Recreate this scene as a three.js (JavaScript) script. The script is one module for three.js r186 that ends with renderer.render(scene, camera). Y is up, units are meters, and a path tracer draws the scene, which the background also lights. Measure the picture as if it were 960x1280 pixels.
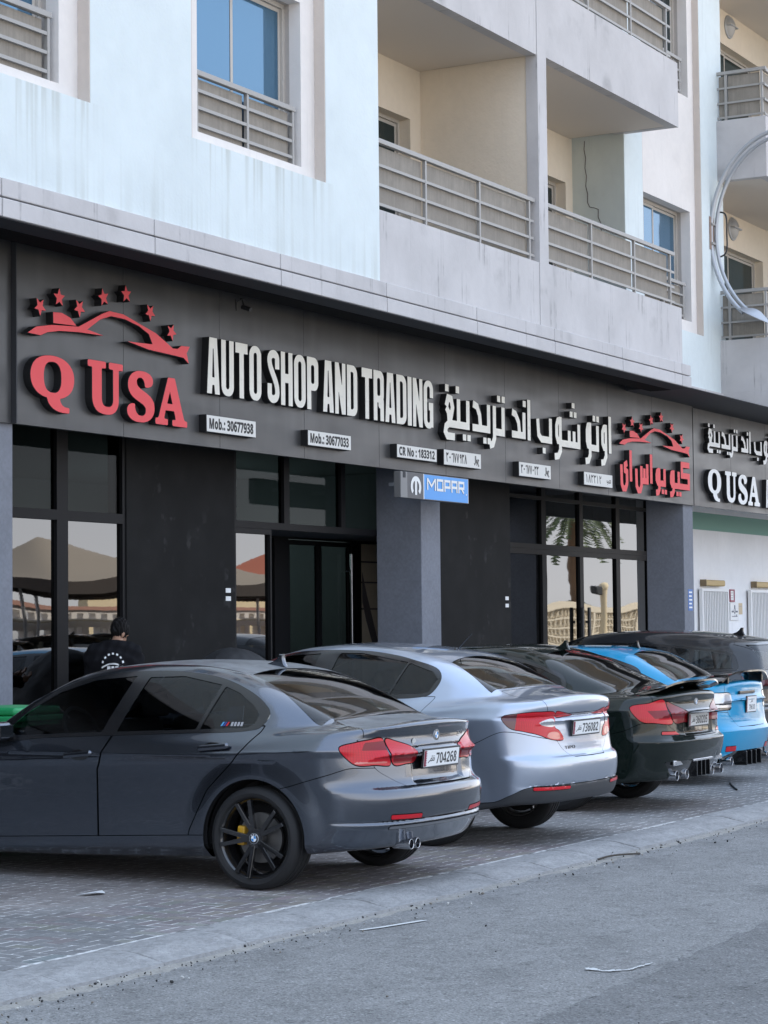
import * as THREE from 'three';
import { mergeGeometries, toCreasedNormals } from 'three/addons/utils/BufferGeometryUtils.js';
import { RoundedBoxGeometry } from 'three/addons/geometries/RoundedBoxGeometry.js';

// ---------------------------------------------------------------- camera, sky, sun, exposure
const scene = new THREE.Scene();
const camera = new THREE.PerspectiveCamera(26.32, 0.75, 0.1, 600);
{
  const yaw = 29.0556 * Math.PI / 180, pitch = 3.0231 * Math.PI / 180, roll = -0.58366 * Math.PI / 180;
  const f = new THREE.Vector3(Math.cos(yaw) * Math.cos(pitch), Math.sin(pitch), -Math.sin(yaw) * Math.cos(pitch));
  const r0 = new THREE.Vector3(Math.sin(yaw), 0, Math.cos(yaw)), u0 = r0.clone().cross(f);
  camera.up.copy(u0.multiplyScalar(Math.cos(roll)).addScaledVector(r0, -Math.sin(roll)));
  camera.position.set(0, 1.66, 0);
  camera.lookAt(f.add(camera.position));
}
const SUN = new THREE.Vector3(0.42, 0.80, -0.62).normalize();
{
  const W = 512, H = 256, d = new Float32Array(W * H * 4);
  for (let j = 0; j < H; j++) for (let i = 0; i < W; i++) {
    const el = ((j + 0.5) / H - 0.5) * Math.PI, az = ((i + 0.5) / W - 0.5) * 2 * Math.PI;
    const y = Math.sin(el), x = Math.cos(az) * Math.cos(el), z = Math.sin(az) * Math.cos(el);
    const h = Math.pow(1 - Math.max(0, y), 3.2), c = Math.max(0, x * SUN.x + y * SUN.y + z * SUN.z);
    const g = Math.pow(c, 6) * 0.35 + Math.pow(c, 40) * 0.8;
    const k = (j * W + i) * 4, low = y < 0 ? Math.max(0, 1 + y * 8) : 1;
    d[k] = (0.46 * (1 - h) + 0.90 * h + g) * (0.45 + 0.55 * low);
    d[k + 1] = (0.58 * (1 - h) + 0.90 * h + g * 0.97) * (0.45 + 0.55 * low);
    d[k + 2] = (0.79 * (1 - h) + 0.92 * h + g * 0.9) * (0.42 + 0.58 * low);
    d[k + 3] = 1;
  }
  const t = new THREE.DataTexture(d, W, H, THREE.RGBAFormat, THREE.FloatType);
  t.mapping = THREE.EquirectangularReflectionMapping; t.magFilter = THREE.LinearFilter; t.needsUpdate = true;
  scene.background = t; scene.environment = t;
}
const sun = new THREE.DirectionalLight(new THREE.Color(1, 0.93, 0.82), 5);
sun.position.copy(SUN).multiplyScalar(120); sun.castShadow = true;
Object.assign(sun.shadow.camera, { left: -90, right: 90, top: 90, bottom: -90, near: 1, far: 300 });
sun.shadow.mapSize.set(4096, 4096);
scene.add(sun); scene.add(sun.target);
const renderer = new THREE.WebGLRenderer({ antialias: true });
renderer.setSize(768, 1024);
renderer.toneMapping = THREE.LinearToneMapping;
renderer.toneMappingExposure = 2.45;
renderer.shadowMap.enabled = true;

// ---------------------------------------------------------------- helpers
function rng(seed) { let s = seed >>> 0; return () => { s = (s + 0x6d2b79f5) | 0; let t = Math.imul(s ^ (s >>> 15), 1 | s); t = (t + Math.imul(t ^ (t >>> 7), 61 | t)) ^ t; return ((t ^ (t >>> 14)) >>> 0) / 4294967296; }; }
const clamp = (x, a, b) => Math.min(b, Math.max(a, x)), lerp = (a, b, t) => a + (b - a) * t;
const sstep = (a, b, x) => { const t = clamp((x - a) / (b - a), 0, 1); return t * t * (3 - 2 * t); };
const taken = new Map();
function numbered(name) { const n = taken.get(name) || 0; taken.set(name, n + 1); return n ? name + '_' + String(n).padStart(3, '0') : name; }
function tag(o, label, category, group, kind) {
  if (label) o.userData.label = label;
  if (category) o.userData.category = category;
  if (group) o.userData.group = group;
  if (kind) o.userData.kind = kind;
  return o;
}
function shadowed(m) { m.castShadow = true; m.receiveShadow = true; return m; }
function thing(name, label, category, pos = [0, 0, 0], group) {
  const o = new THREE.Group(); o.name = numbered(name); o.position.set(...pos); scene.add(o);
  return tag(o, label, category, group);
}
function part(name, geo, mat, parent, label) {
  const m = shadowed(new THREE.Mesh(geo, mat)); m.name = name; parent.add(m);
  if (label) m.userData.label = label;
  return m;
}
function struct(name, geo, mat) { const m = shadowed(new THREE.Mesh(geo, mat)); m.name = numbered(name); scene.add(m); m.userData.kind = 'structure'; return m; }
// planar uv in metres from the dominant axis of every face
function mUV(g) {
  if (g.index) g = g.toNonIndexed();
  const p = g.attributes.position, uv = new Float32Array(p.count * 2);
  const a = new THREE.Vector3(), b = new THREE.Vector3(), c = new THREE.Vector3();
  for (let i = 0; i < p.count; i += 3) {
    a.fromBufferAttribute(p, i); b.fromBufferAttribute(p, i + 1).sub(a); c.fromBufferAttribute(p, i + 2).sub(a); b.cross(c);
    const nx = Math.abs(b.x), ny = Math.abs(b.y), nz = Math.abs(b.z);
    for (let k = i; k < i + 3; k++) {
      const x = p.getX(k), y = p.getY(k), z = p.getZ(k);
      if (ny >= nx && ny >= nz) { uv[2 * k] = x; uv[2 * k + 1] = z; } else if (nx >= nz) { uv[2 * k] = z; uv[2 * k + 1] = y; } else { uv[2 * k] = x; uv[2 * k + 1] = y; }
    }
  }
  g.setAttribute('uv', new THREE.BufferAttribute(uv, 2));
  return g;
}
// box from its limits
function bb(x0, x1, y0, y1, z0, z1) { const g = new THREE.BoxGeometry(x1 - x0, y1 - y0, z1 - z0); g.translate((x0 + x1) / 2, (y0 + y1) / 2, (z0 + z1) / 2); return mUV(g); }
// box with rounded edges, from its limits
function rb(x0, x1, y0, y1, z0, z1, r = 0.004, s = 1) { const g = new RoundedBoxGeometry(x1 - x0, y1 - y0, z1 - z0, s, r); g.translate((x0 + x1) / 2, (y0 + y1) / 2, (z0 + z1) / 2); return mUV(g); }
function merge(list) { return mergeGeometries(list.map((g) => { const q = g.index ? g.toNonIndexed() : g; for (const k of Object.keys(q.attributes)) if (!['position', 'normal', 'uv'].includes(k)) q.deleteAttribute(k); return q; })); }
// wall slab in the xy plane with rectangular openings: outline [x0,x1,y0,y1], holes the same, from z0 to z1
function slab(o, holes, z0, z1) {
  const s = new THREE.Shape([[o[0], o[2]], [o[1], o[2]], [o[1], o[3]], [o[0], o[3]]].map((p) => new THREE.Vector2(...p)));
  for (const h of holes) s.holes.push(new THREE.Path([[h[0], h[2]], [h[0], h[3]], [h[1], h[3]], [h[1], h[2]]].map((p) => new THREE.Vector2(...p))));
  const g = new THREE.ExtrudeGeometry(s, { depth: z1 - z0, bevelEnabled: false }); g.translate(0, 0, z0);
  return mUV(g);
}
function tube(pts, r, seg = 24, rad = 8, closed = false) { return new THREE.TubeGeometry(new THREE.CatmullRomCurve3(pts.map((p) => new THREE.Vector3(...p)), closed), seg, r, rad, closed); }
function bar(a, b, r, rad = 8) { // straight round bar
  const A = new THREE.Vector3(...a), B = new THREE.Vector3(...b), d = B.clone().sub(A), g = new THREE.CylinderGeometry(r, r, d.length(), rad);
  g.applyQuaternion(new THREE.Quaternion().setFromUnitVectors(new THREE.Vector3(0, 1, 0), d.normalize())); g.translate((A.x + B.x) / 2, (A.y + B.y) / 2, (A.z + B.z) / 2); return g;
}

// ---------------------------------------------------------------- procedural textures
function valueNoise(px, seed) { // tileable value noise with period px cells
  const r = rng(seed), g = new Float32Array(px * px); for (let i = 0; i < g.length; i++) g[i] = r();
  return (u, v) => {
    const x = u * px, y = v * px, xi = Math.floor(x), yi = Math.floor(y), fx = x - xi, fy = y - yi, sx = fx * fx * (3 - 2 * fx), sy = fy * fy * (3 - 2 * fy);
    const m = (a) => ((a % px) + px) % px, A = m(xi), B = m(xi + 1), C = m(yi) * px, D = m(yi + 1) * px;
    return lerp(lerp(g[C + A], g[C + B], sx), lerp(g[D + A], g[D + B], sx), sy);
  };
}
function fbm(base, seed, oct = 4, gain = 0.5) {
  const ns = []; for (let i = 0; i < oct; i++) ns.push(valueNoise(base << i, seed + i * 17));
  return (u, v) => { let s = 0, a = 1, t = 0; for (const n of ns) { s += a * n(u, v); t += a; a *= gain; } return s / t; };
}
function bake(fn, n = 1024) { const d = new Float32Array(n * n); for (let j = 0; j < n; j++) for (let i = 0; i < n; i++) d[j * n + i] = fn((i + 0.5) / n, (j + 0.5) / n); return (u, v) => d[(((v - Math.floor(v)) * n) | 0) * n + (((u - Math.floor(u)) * n) | 0)]; }
function stretched(bx, by, seed) { // noise with different cell counts across and along
  const r = rng(seed), g = new Float32Array(bx * by); for (let i = 0; i < g.length; i++) g[i] = r();
  return (u, v) => {
    const x = u * bx, y = v * by, xi = Math.floor(x), yi = Math.floor(y), fx = x - xi, fy = y - yi, sx = fx * fx * (3 - 2 * fx), sy = fy * fy * (3 - 2 * fy);
    const mx = (a) => ((a % bx) + bx) % bx, my = (a) => ((a % by) + by) % by;
    const q = (a, b) => g[my(b) * bx + mx(a)];
    return lerp(lerp(q(xi, yi), q(xi + 1, yi), sx), lerp(q(xi, yi + 1), q(xi + 1, yi + 1), sx), sy);
  };
}
function tex(n, m, fn, metres, srgb = true) { // fn(u, v) -> grey or [r, g, b] in 0..1 (linear values when srgb is true)
  const d = new Uint8Array(n * m * 4), enc = (c) => Math.round(255 * clamp(srgb ? (c <= 0.0031308 ? 12.92 * c : 1.055 * Math.pow(Math.max(c, 0), 1 / 2.4) - 0.055) : c, 0, 1));
  for (let j = 0; j < m; j++) for (let i = 0; i < n; i++) {
    const c = fn((i + 0.5) / n, (j + 0.5) / m), k = (j * n + i) * 4;
    if (typeof c === 'number') d[k] = d[k + 1] = d[k + 2] = enc(c); else { d[k] = enc(c[0]); d[k + 1] = enc(c[1]); d[k + 2] = enc(c[2]); }
    d[k + 3] = 255;
  }
  const t = new THREE.DataTexture(d, n, m); t.wrapS = t.wrapT = THREE.RepeatWrapping; t.magFilter = THREE.LinearFilter; t.minFilter = THREE.LinearMipmapLinearFilter; t.generateMipmaps = true;
  if (srgb) t.colorSpace = THREE.SRGBColorSpace;
  if (metres) t.repeat.set(1 / metres[0], 1 / metres[1]);
  t.needsUpdate = true; return t;
}
const std = (o) => new THREE.MeshStandardMaterial(o), phy = (o) => new THREE.MeshPhysicalMaterial(o);
const rgb = (r, g, b) => new THREE.Color().setRGB(r, g, b);
// ---------------------------------------------------------------- lettering: drawn on a canvas, traced to outlines, extruded
function trace(w, h, ppm, draw) { // w x h metres drawn at ppm pixels per metre, y up from the lower left; returns THREE.Shape list
  const W = Math.ceil(w * ppm) + 24, H = Math.ceil(h * ppm) + 24, cv = document.createElement('canvas'); cv.width = W; cv.height = H;
  const c = cv.getContext('2d'); c.fillStyle = '#000'; c.fillRect(0, 0, W, H); c.fillStyle = c.strokeStyle = '#fff'; c.translate(12, H - 12); c.scale(ppm, -ppm);
  draw(c);
  const px = c.getImageData(0, 0, W, H).data, A = (i, j) => px[(j * W + i) * 4] / 255 - 0.5, next = new Map(), pos = new Map();
  const key = (i, j, e) => (j * W + i) * 2 + e;
  const pt = (i, j, e) => { const k = key(i, j, e); if (!pos.has(k)) { const a = A(i, j), b = e ? A(i, j + 1) : A(i + 1, j), t = a / (a - b); pos.set(k, [(i + (e ? 0 : t) - 12 + 0.5) / ppm, (H - 12 - (j + (e ? t : 0)) - 0.5) / ppm]); } return k; };
  for (let j = 0; j < H - 1; j++) for (let i = 0; i < W - 1; i++) {
    const a = A(i, j) > 0, b = A(i + 1, j) > 0, d = A(i, j + 1) > 0, e = A(i + 1, j + 1) > 0, n = (a ? 1 : 0) | (b ? 2 : 0) | (e ? 4 : 0) | (d ? 8 : 0);
    if (n === 0 || n === 15) continue;
    const T = () => pt(i, j, 0), R = () => pt(i + 1, j, 1), B = () => pt(i, j + 1, 0), L = () => pt(i, j, 1), seg = (p, q) => next.set(p, q);
    switch (n) { // solid on the right of the direction of travel (y up)
      case 1: seg(T(), L()); break; case 2: seg(R(), T()); break; case 4: seg(B(), R()); break; case 8: seg(L(), B()); break;
      case 3: seg(R(), L()); break; case 6: seg(B(), T()); break; case 12: seg(L(), R()); break; case 9: seg(T(), B()); break;
      case 7: seg(B(), L()); break; case 14: seg(L(), T()); break; case 13: seg(T(), R()); break; case 11: seg(R(), B()); break;
      case 5: seg(T(), R()); seg(B(), L()); break; case 10: seg(R(), B()); seg(L(), T()); break;
    }
  }
  const loops = [], eps = 0.35 / ppm;
  while (next.size) {
    const s = next.keys().next().value, L = []; let k = s; do { L.push(pos.get(k)); const q = next.get(k); next.delete(k); k = q; } while (k !== undefined && k !== s && next.has(k));
    if (L.length > 8) loops.push(simplify(L, eps));
  }
  const area = (P) => { let a = 0; for (let i = 0, j = P.length - 1; i < P.length; j = i++) a += P[j][0] * P[i][1] - P[i][0] * P[j][1]; return a / 2; };
  const sh = [], holes = [];
  for (const L of loops) { const a = area(L); if (Math.abs(a) < 6 / ppm / ppm) continue; (a < 0 ? sh : holes).push(L); }
  return sh.map((L) => { const s = new THREE.Shape(L.map((p) => new THREE.Vector2(...p))), f = poly2(L); for (const q of holes) if (f(...q[0]) > 0) s.holes.push(new THREE.Path(q.map((p) => new THREE.Vector2(...p)))); return s; });
}
function simplify(P, eps) { // Douglas-Peucker on a closed loop
  const n = P.length, keep = new Uint8Array(n); let far = 0, fd = -1; for (let i = 0; i < n; i++) { const d = Math.hypot(P[i][0] - P[0][0], P[i][1] - P[0][1]); if (d > fd) { fd = d; far = i; } }
  keep[0] = keep[far] = 1; const st = [[0, far], [far, n]];
  while (st.length) { const [a, b] = st.pop(), A = P[a], B = P[b % n]; let m = -1, md = eps; for (let i = a + 1; i < b; i++) { const ex = B[0] - A[0], ey = B[1] - A[1], l = Math.hypot(ex, ey) || 1e-9, d = Math.abs((P[i][0] - A[0]) * ey - (P[i][1] - A[1]) * ex) / l; if (d > md) { md = d; m = i; } } if (m > 0) { keep[m] = 1; st.push([a, m], [m, b]); } }
  return P.filter((_, i) => keep[i]);
}
// text fitted into the box x0..x1, y0..y1 (metres); bold thickens the strokes by that many metres
function fitText(c, text, font, x0, x1, y0, y1, bold = 0) {
  c.save(); c.font = font.replace(/^(bold )?/, '$1200px '); const m = c.measureText(text), w = m.actualBoundingBoxRight + m.actualBoundingBoxLeft, h = m.actualBoundingBoxAscent + m.actualBoundingBoxDescent;
  const sx = (x1 - x0 - bold) / w, sy = (y1 - y0 - bold) / h;
  c.translate(x0 + bold / 2, y0 + bold / 2); c.scale(sx, -sy); c.translate(m.actualBoundingBoxLeft, -m.actualBoundingBoxDescent); c.fillText(text, 0, 0);
  if (bold) { c.lineJoin = 'round'; c.lineWidth = bold / Math.sqrt(sx * sy); c.strokeText(text, 0, 0); }
  c.restore();
}
function strokes(c, lists, width, cap = 'butt', join = 'round') { c.lineWidth = width; c.lineCap = cap; c.lineJoin = join; for (const L of lists) { c.beginPath(); L.forEach((p, i) => (i ? c.lineTo(...p) : c.moveTo(...p))); c.stroke(); } }
function canvasTex(w, h, draw) { const cv = document.createElement('canvas'); cv.width = w; cv.height = h; draw(cv.getContext('2d'), w, h); const t = new THREE.CanvasTexture(cv); t.colorSpace = THREE.SRGBColorSpace; return t; }

// ---------------------------------------------------------------- materials
const n4 = bake(fbm(4, 11, 5)), n8 = bake(fbm(8, 23, 5)), n16 = bake(fbm(16, 37, 4)), n64 = bake(fbm(64, 51, 3));
const streak = bake(stretched(96, 5, 71)), streak2 = bake(stretched(40, 3, 73)), streakFine = bake(stretched(220, 9, 77));
const M = {};
{
  const stucco = (r, g, b, amt, drips) => tex(768, 768, (u, v) => {
    let k = 1 + amt * (n8(u, v) - 0.5) + 0.06 * (n64(u, v) - 0.5);
    if (drips) k -= drips * (0.8 * sstep(0.58, 0.95, 0.45 * streak(u + 0.012 * n16(u, v), v) + 0.35 * streakFine(u, v) + 0.2 * n64(u, v)) * sstep(0.40, 0.68, n8(u * 2, v)) + 0.3 * sstep(0.55, 0.9, n16(u, v)) * sstep(0.45, 0.65, n4(v, u)));
    return [r * k, g * k * (1 - 0.0 * k), b * k];
  }, [5, 5]);
  const rough = tex(512, 512, (u, v) => 0.5 * n64(u, v) + 0.5 * n16(u * 1, v), [1.6, 1.6], false);
  M.cyan = std({ map: stucco(0.64, 0.705, 0.715, 0.12, 0.16), roughness: 0.92, bumpMap: rough, bumpScale: 0.003 });
  // the wall under the windows carries rain streaks running down from the sills
  M.cyanStained = std({ map: tex(1024, 1024, (u, v) => {
    const x = 11 + 11 * u, y = 11.14 * v, under = Math.max(sstep(12.9, 13.4, x) * sstep(16.0, 15.4, x), sstep(17.1, 17.6, x) * sstep(20.1, 19.5, x)), s = 0.55 * streakFine(u * 1.7, 0.37) + 0.45 * streak(u * 1.3, 0.61), len = 0.25 + 0.75 * streakFine(u * 2.3, 0.8);
    let k = 1 + 0.12 * (n8(u * 2, v * 2) - 0.5) + 0.06 * (n64(u, v) - 0.5) + 0.05 * (n16(u, v) - 0.5);
    const d = (6.37 - y) / (0.9 * len); let st = d > 0 && d < 1 ? under * (1 - d) * sstep(0.42, 0.75, s) : 0; const e = (y - 5.46) / (0.30 + 0.5 * len); if (e > 0 && e < 1) st = Math.max(st, 0.8 * (1 - e) * sstep(0.45, 0.8, n64(u * 1.5, 0.2) * 0.5 + s * 0.5));
    st *= 0.6 + 0.7 * n64(u, v); return [0.64 * k * (1 - 0.20 * st), 0.705 * k * (1 - 0.22 * st), 0.715 * k * (1 - 0.26 * st)]; }, [11, 11.14]), roughness: 0.92, bumpMap: rough, bumpScale: 0.003 });
  M.cyanStained.map.offset.set(0, 0);
  M.white = std({ map: stucco(0.72, 0.685, 0.655, 0.12, 0.12), roughness: 0.92, bumpMap: rough, bumpScale: 0.003 });
  M.cream = std({ map: stucco(0.70, 0.62, 0.51, 0.12, 0.07), roughness: 0.92, bumpMap: rough, bumpScale: 0.003 });
  M.beige = std({ map: stucco(0.56, 0.50, 0.45, 0.14, 0.1), roughness: 0.92, bumpMap: rough, bumpScale: 0.003 });
  M.reveal = std({ map: stucco(0.42, 0.39, 0.365, 0.12, 0.1), roughness: 0.92, bumpMap: rough, bumpScale: 0.003 });  // darkened white, paints in the shade of the window reveals
  M.band = std({ map: stucco(0.51, 0.497, 0.497, 0.24, 0.75), roughness: 0.9, bumpMap: rough, bumpScale: 0.002 });
  M.sage = std({ map: stucco(0.50, 0.545, 0.525, 0.16, 0.1), roughness: 0.92, bumpMap: rough, bumpScale: 0.003 });
  M.soffit = std({ color: rgb(0.66, 0.60, 0.53), roughness: 0.95 });
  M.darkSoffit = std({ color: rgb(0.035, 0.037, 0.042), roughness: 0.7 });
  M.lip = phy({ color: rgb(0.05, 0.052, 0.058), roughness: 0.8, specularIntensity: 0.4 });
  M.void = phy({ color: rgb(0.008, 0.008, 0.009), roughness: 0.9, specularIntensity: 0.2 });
  M.groove = std({ color: rgb(0.12, 0.10, 0.10), roughness: 0.9 });
  M.black = phy({ specularIntensity: 0.35, map: tex(512, 512, (u, v) => 0.007 + 0.009 * Math.pow(n8(u, v), 2) + 0.03 * sstep(0.62, 0.8, n16(u, v)) * sstep(0.5, 0.7, n4(u, v)), [2.4, 2.4]), roughness: 0.75 });
  M.pillar = std({ map: tex(512, 512, (u, v) => { const k = 1 + 0.16 * (n8(u, v) - 0.5) + 0.25 * (n64(u, v) - 0.5); return [0.19 * k, 0.20 * k, 0.228 * k]; }, [1.6, 1.6]), roughness: 0.85, bumpMap: rough, bumpScale: 0.002 });
  M.fascia = phy({ map: tex(1024, 512, (u, v) => { const k = 0.028 + 0.020 * n4(u, v) + 0.018 * Math.pow(streak2(u, v), 2) + 0.012 * streak(u, v) * n8(u, v); return [k * 1.0, k * 1.0, k * 1.02]; }, [6, 1.5]), roughness: 0.5, roughnessMap: tex(512, 256, (u, v) => 0.75 + 0.5 * (n8(u, v) - 0.5), [6, 1.5], false) });
  M.frame = phy({ color: rgb(0.009, 0.009, 0.010), roughness: 0.5, specularIntensity: 0.3 });
  M.mirrorGlass = phy({ color: rgb(0.04, 0.042, 0.044), roughness: 0.01, transmission: 1, thickness: 0, ior: 2.33, bumpMap: tex(256, 256, (u, v) => 0.7 * valueWave(u, v) , [3.1, 2.3], false), bumpScale: 0.0016 });
  M.clearGlass = phy({ color: rgb(0.50, 0.54, 0.54), roughness: 0.02, transmission: 1, thickness: 0, ior: 1.45, specularIntensity: 0.25 });
  M.gloss = phy({ color: rgb(0.008, 0.009, 0.010), roughness: 0.25 });
  M.greyMirror = std({ color: rgb(0.16, 0.18, 0.18), roughness: 0.06, metalness: 1 });
  M.blueGlass = phy({ color: rgb(0.10, 0.21, 0.32), roughness: 0.05, metalness: 0.6 });
  M.tealGlass = phy({ color: rgb(0.012, 0.026, 0.030), roughness: 0.08, specularIntensity: 0.6 });
  M.winFrame = std({ color: rgb(0.46, 0.43, 0.39), roughness: 0.6 });
  M.rail = std({ color: rgb(0.34, 0.33, 0.315), roughness: 0.5, metalness: 0.25 });
  M.infill = std({ map: tex(512, 512, (u, v) => { const k = 1 + 0.3 * (n8(u, v) - 0.5) + 0.18 * (streak(u, v) - 0.5) + 0.12 * (n64(u, v) - 0.5); return [0.245 * k, 0.222 * k, 0.19 * k]; }, [1.3, 1.3]), roughness: 0.8 });
  M.steel = std({ color: rgb(0.42, 0.42, 0.43), roughness: 0.3, metalness: 1 });
  M.galv = std({ color: rgb(0.42, 0.44, 0.47), roughness: 0.45, metalness: 0.5 });
  M.rubber = std({ color: rgb(0.012, 0.012, 0.013), roughness: 0.75 });
  M.plastic = std({ color: rgb(0.016, 0.017, 0.019), roughness: 0.5 });
  M.whitePaint = std({ color: rgb(0.78, 0.78, 0.77), roughness: 0.55 });
  M.chrome = std({ color: rgb(0.50, 0.51, 0.53), roughness: 0.16, metalness: 1 });
}
function valueWave(u, v) { return 0.5 + 0.25 * Math.sin(6.2832 * (u + 0.3 * Math.sin(6.2832 * v))) + 0.25 * Math.sin(6.2832 * (2 * v + 0.25 * Math.sin(6.2832 * u))); }
// ---------------------------------------------------------------- car bodies
// A body is the zero set of a field built from side, top, rear and plan profiles; it is meshed, then cut along shut lines into its panels.
function prof(pts) { // monotone cubic through [x, y] points, as a lookup table
  const n = pts.length, d = [], m = new Array(n).fill(0);
  for (let i = 0; i < n - 1; i++) d.push((pts[i + 1][1] - pts[i][1]) / (pts[i + 1][0] - pts[i][0]));
  m[0] = d[0]; m[n - 1] = d[n - 2];
  for (let i = 1; i < n - 1; i++) m[i] = d[i - 1] * d[i] <= 0 ? 0 : 2 * d[i - 1] * d[i] / (d[i - 1] + d[i]);
  const N = 800, x0 = pts[0][0], x1 = pts[n - 1][0], L = new Float32Array(N + 1);
  for (let k = 0, i = 0; k <= N; k++) {
    const x = x0 + (x1 - x0) * k / N; while (i < n - 2 && x > pts[i + 1][0]) i++;
    const h = pts[i + 1][0] - pts[i][0], t = (x - pts[i][0]) / h, t2 = t * t, t3 = t2 * t;
    L[k] = (2 * t3 - 3 * t2 + 1) * pts[i][1] + (t3 - 2 * t2 + t) * h * m[i] + (3 * t2 - 2 * t3) * pts[i + 1][1] + (t3 - t2) * h * m[i + 1];
  }
  const s = N / (x1 - x0);
  return (x) => { const q = (x - x0) * s; if (q <= 0) return L[0]; if (q >= N) return L[N]; const i = q | 0, f = q - i; return L[i] + (L[i + 1] - L[i]) * f; };
}
const smax = (a, b, k) => { const h = Math.max(k - Math.abs(a - b), 0) / k; return Math.max(a, b) + h * h * k * 0.25; };
const smin = (a, b, k) => { const h = Math.max(k - Math.abs(a - b), 0) / k; return Math.min(a, b) - h * h * k * 0.25; };
function field(S) {
  return (x, y, z) => {
    const u = Math.abs(x), q = u / 0.9, q2 = q * q, q6 = q2 * q2 * q2;
    let flare = 0;
    for (const wz of S.axles) { const d = Math.hypot(z - wz, y - S.wheelY); flare += S.flare * sstep(S.arch + 0.17, S.arch + 0.01, d); }
    const side = u - (S.plan(z) + S.section(y - S.slope * z) + flare);
    const top = y - (S.deck(z) - S.crown * u * u);
    const rear = z - (S.rear(y) - S.rc[0] * q2 - S.rc[1] * q6 - (S.recess ? S.recess(u, y) : 0));
    const front = S.front(y) + S.fc[0] * q2 + S.fc[1] * q6 - z;
    let f = smax(side, rear, S.kr); f = smax(f, front, 0.14); f = smax(f, top, S.kt(z)); f = smax(f, S.bottom(z) - y, 0.03);
    if (y > S.ghY - 0.2) {
      const v = y - S.ghY, gs = u - (S.gh(z) - S.tum * v - S.tum2 * v * v), gr = (y - (S.roof(z) - S.ghCrown * u * u)) * S.roofN(z);
      const g = Math.max(smax(gs, gr, S.kg), S.ghY - 0.15 - y);
      f = smin(f, g, S.kj);
    }
    return f;
  };
}
function meshField(f, x1, y0, y1, z0, z1, h, asym) { // surface nets, then every vertex moved onto the surface; the field is even in x
  const nx = 2 * Math.ceil(x1 / h) + 1, ny = Math.ceil((y1 - y0) / h) + 1, nz = Math.ceil((z1 - z0) / h) + 1, X0 = -(nx - 1) / 2 * h;
  const V = new Float32Array(nx * ny * nz), mid = (nx - 1) / 2, id = (i, j, k) => (k * ny + j) * nx + i;
  V.fill(1);
  const B = 4, R = B * h * 1.25; // blocks far from the surface are filled from their centre alone
  for (let k = 0; k < nz; k += B) for (let j = 0; j < ny; j += B) for (let i = asym ? 0 : mid; i < nx; i += B) {
    const c = f(X0 + (i + 1.5) * h, y0 + (j + 1.5) * h, z0 + (k + 1.5) * h), near = Math.abs(c) < R;
    for (let kk = k; kk < Math.min(k + B, nz); kk++) for (let jj = j; jj < Math.min(j + B, ny); jj++) for (let ii = i; ii < Math.min(i + B, nx); ii++) { const v = near ? f(X0 + ii * h, y0 + jj * h, z0 + kk * h) : c; V[id(ii, jj, kk)] = v; if (!asym) V[id(2 * mid - ii, jj, kk)] = v; }
  }
  const cell = new Int32Array(nx * ny * nz).fill(-1), P = [], I = [];
  const C = [0, 1, nx, nx + 1, nx * ny, nx * ny + 1, nx * ny + nx, nx * ny + nx + 1];
  for (let k = 0; k < nz - 1; k++) for (let j = 0; j < ny - 1; j++) for (let i = 0; i < nx - 1; i++) {
    const o = id(i, j, k); let neg = 0; for (let c = 0; c < 8; c++) if (V[o + C[c]] < 0) neg++;
    if (neg === 0 || neg === 8) continue;
    let sx = 0, sy = 0, sz = 0, n = 0;
    for (let a = 0; a < 8; a++) for (let bit = 1; bit < 8; bit <<= 1) if (!(a & bit)) {
      const b = a | bit, va = V[o + C[a]], vb = V[o + C[b]]; if ((va < 0) === (vb < 0)) continue;
      const t = va / (va - vb); sx += (a & 1) + (bit === 1 ? t : 0); sy += ((a >> 1) & 1) + (bit === 2 ? t : 0); sz += ((a >> 2) & 1) + (bit === 4 ? t : 0); n++;
    }
    cell[o] = P.length / 3; P.push(X0 + (i + sx / n) * h, y0 + (j + sy / n) * h, z0 + (k + sz / n) * h);
  }
  const quad = (a, b, c, d, flip) => { if (flip) I.push(a, c, b, a, d, c); else I.push(a, b, c, a, c, d); };
  for (let k = 1; k < nz - 1; k++) for (let j = 1; j < ny - 1; j++) for (let i = 1; i < nx - 1; i++) {
    const o = id(i, j, k), v = V[o] < 0;
    if (v !== V[o + 1] < 0) quad(cell[o - nx - nx * ny], cell[o - nx * ny], cell[o], cell[o - nx], !v);
    if (v !== V[o + nx] < 0) quad(cell[o - 1 - nx * ny], cell[o - 1], cell[o], cell[o - nx * ny], !v);
    if (v !== V[o + nx * ny] < 0) quad(cell[o - 1 - nx], cell[o - nx], cell[o], cell[o - 1], !v);
  }
  const nV = P.length / 3, p = new Float32Array(P), N = new Float32Array(P.length), e = 0.0015;
  for (let v = 0; v < nV; v++) {
    let x = p[3 * v], y = p[3 * v + 1], z = p[3 * v + 2], gx, gy, gz, L;
    for (let it = 0; it < 3; it++) {
      const w = f(x, y, z); gx = (f(x + e, y, z) - f(x - e, y, z)) / (2 * e); gy = (f(x, y + e, z) - f(x, y - e, z)) / (2 * e); gz = (f(x, y, z + e) - f(x, y, z - e)) / (2 * e);
      L = gx * gx + gy * gy + gz * gz + 1e-9; const s = clamp(w / L, -h * 0.7, h * 0.7); if (it < 2) { x -= s * gx; y -= s * gy; z -= s * gz; }
    }
    L = Math.sqrt(L); p[3 * v] = x; p[3 * v + 1] = y; p[3 * v + 2] = z; N[3 * v] = gx / L; N[3 * v + 1] = gy / L; N[3 * v + 2] = gz / L;
  }
  return { p, n: N, i: new Uint32Array(I) };
}
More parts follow.
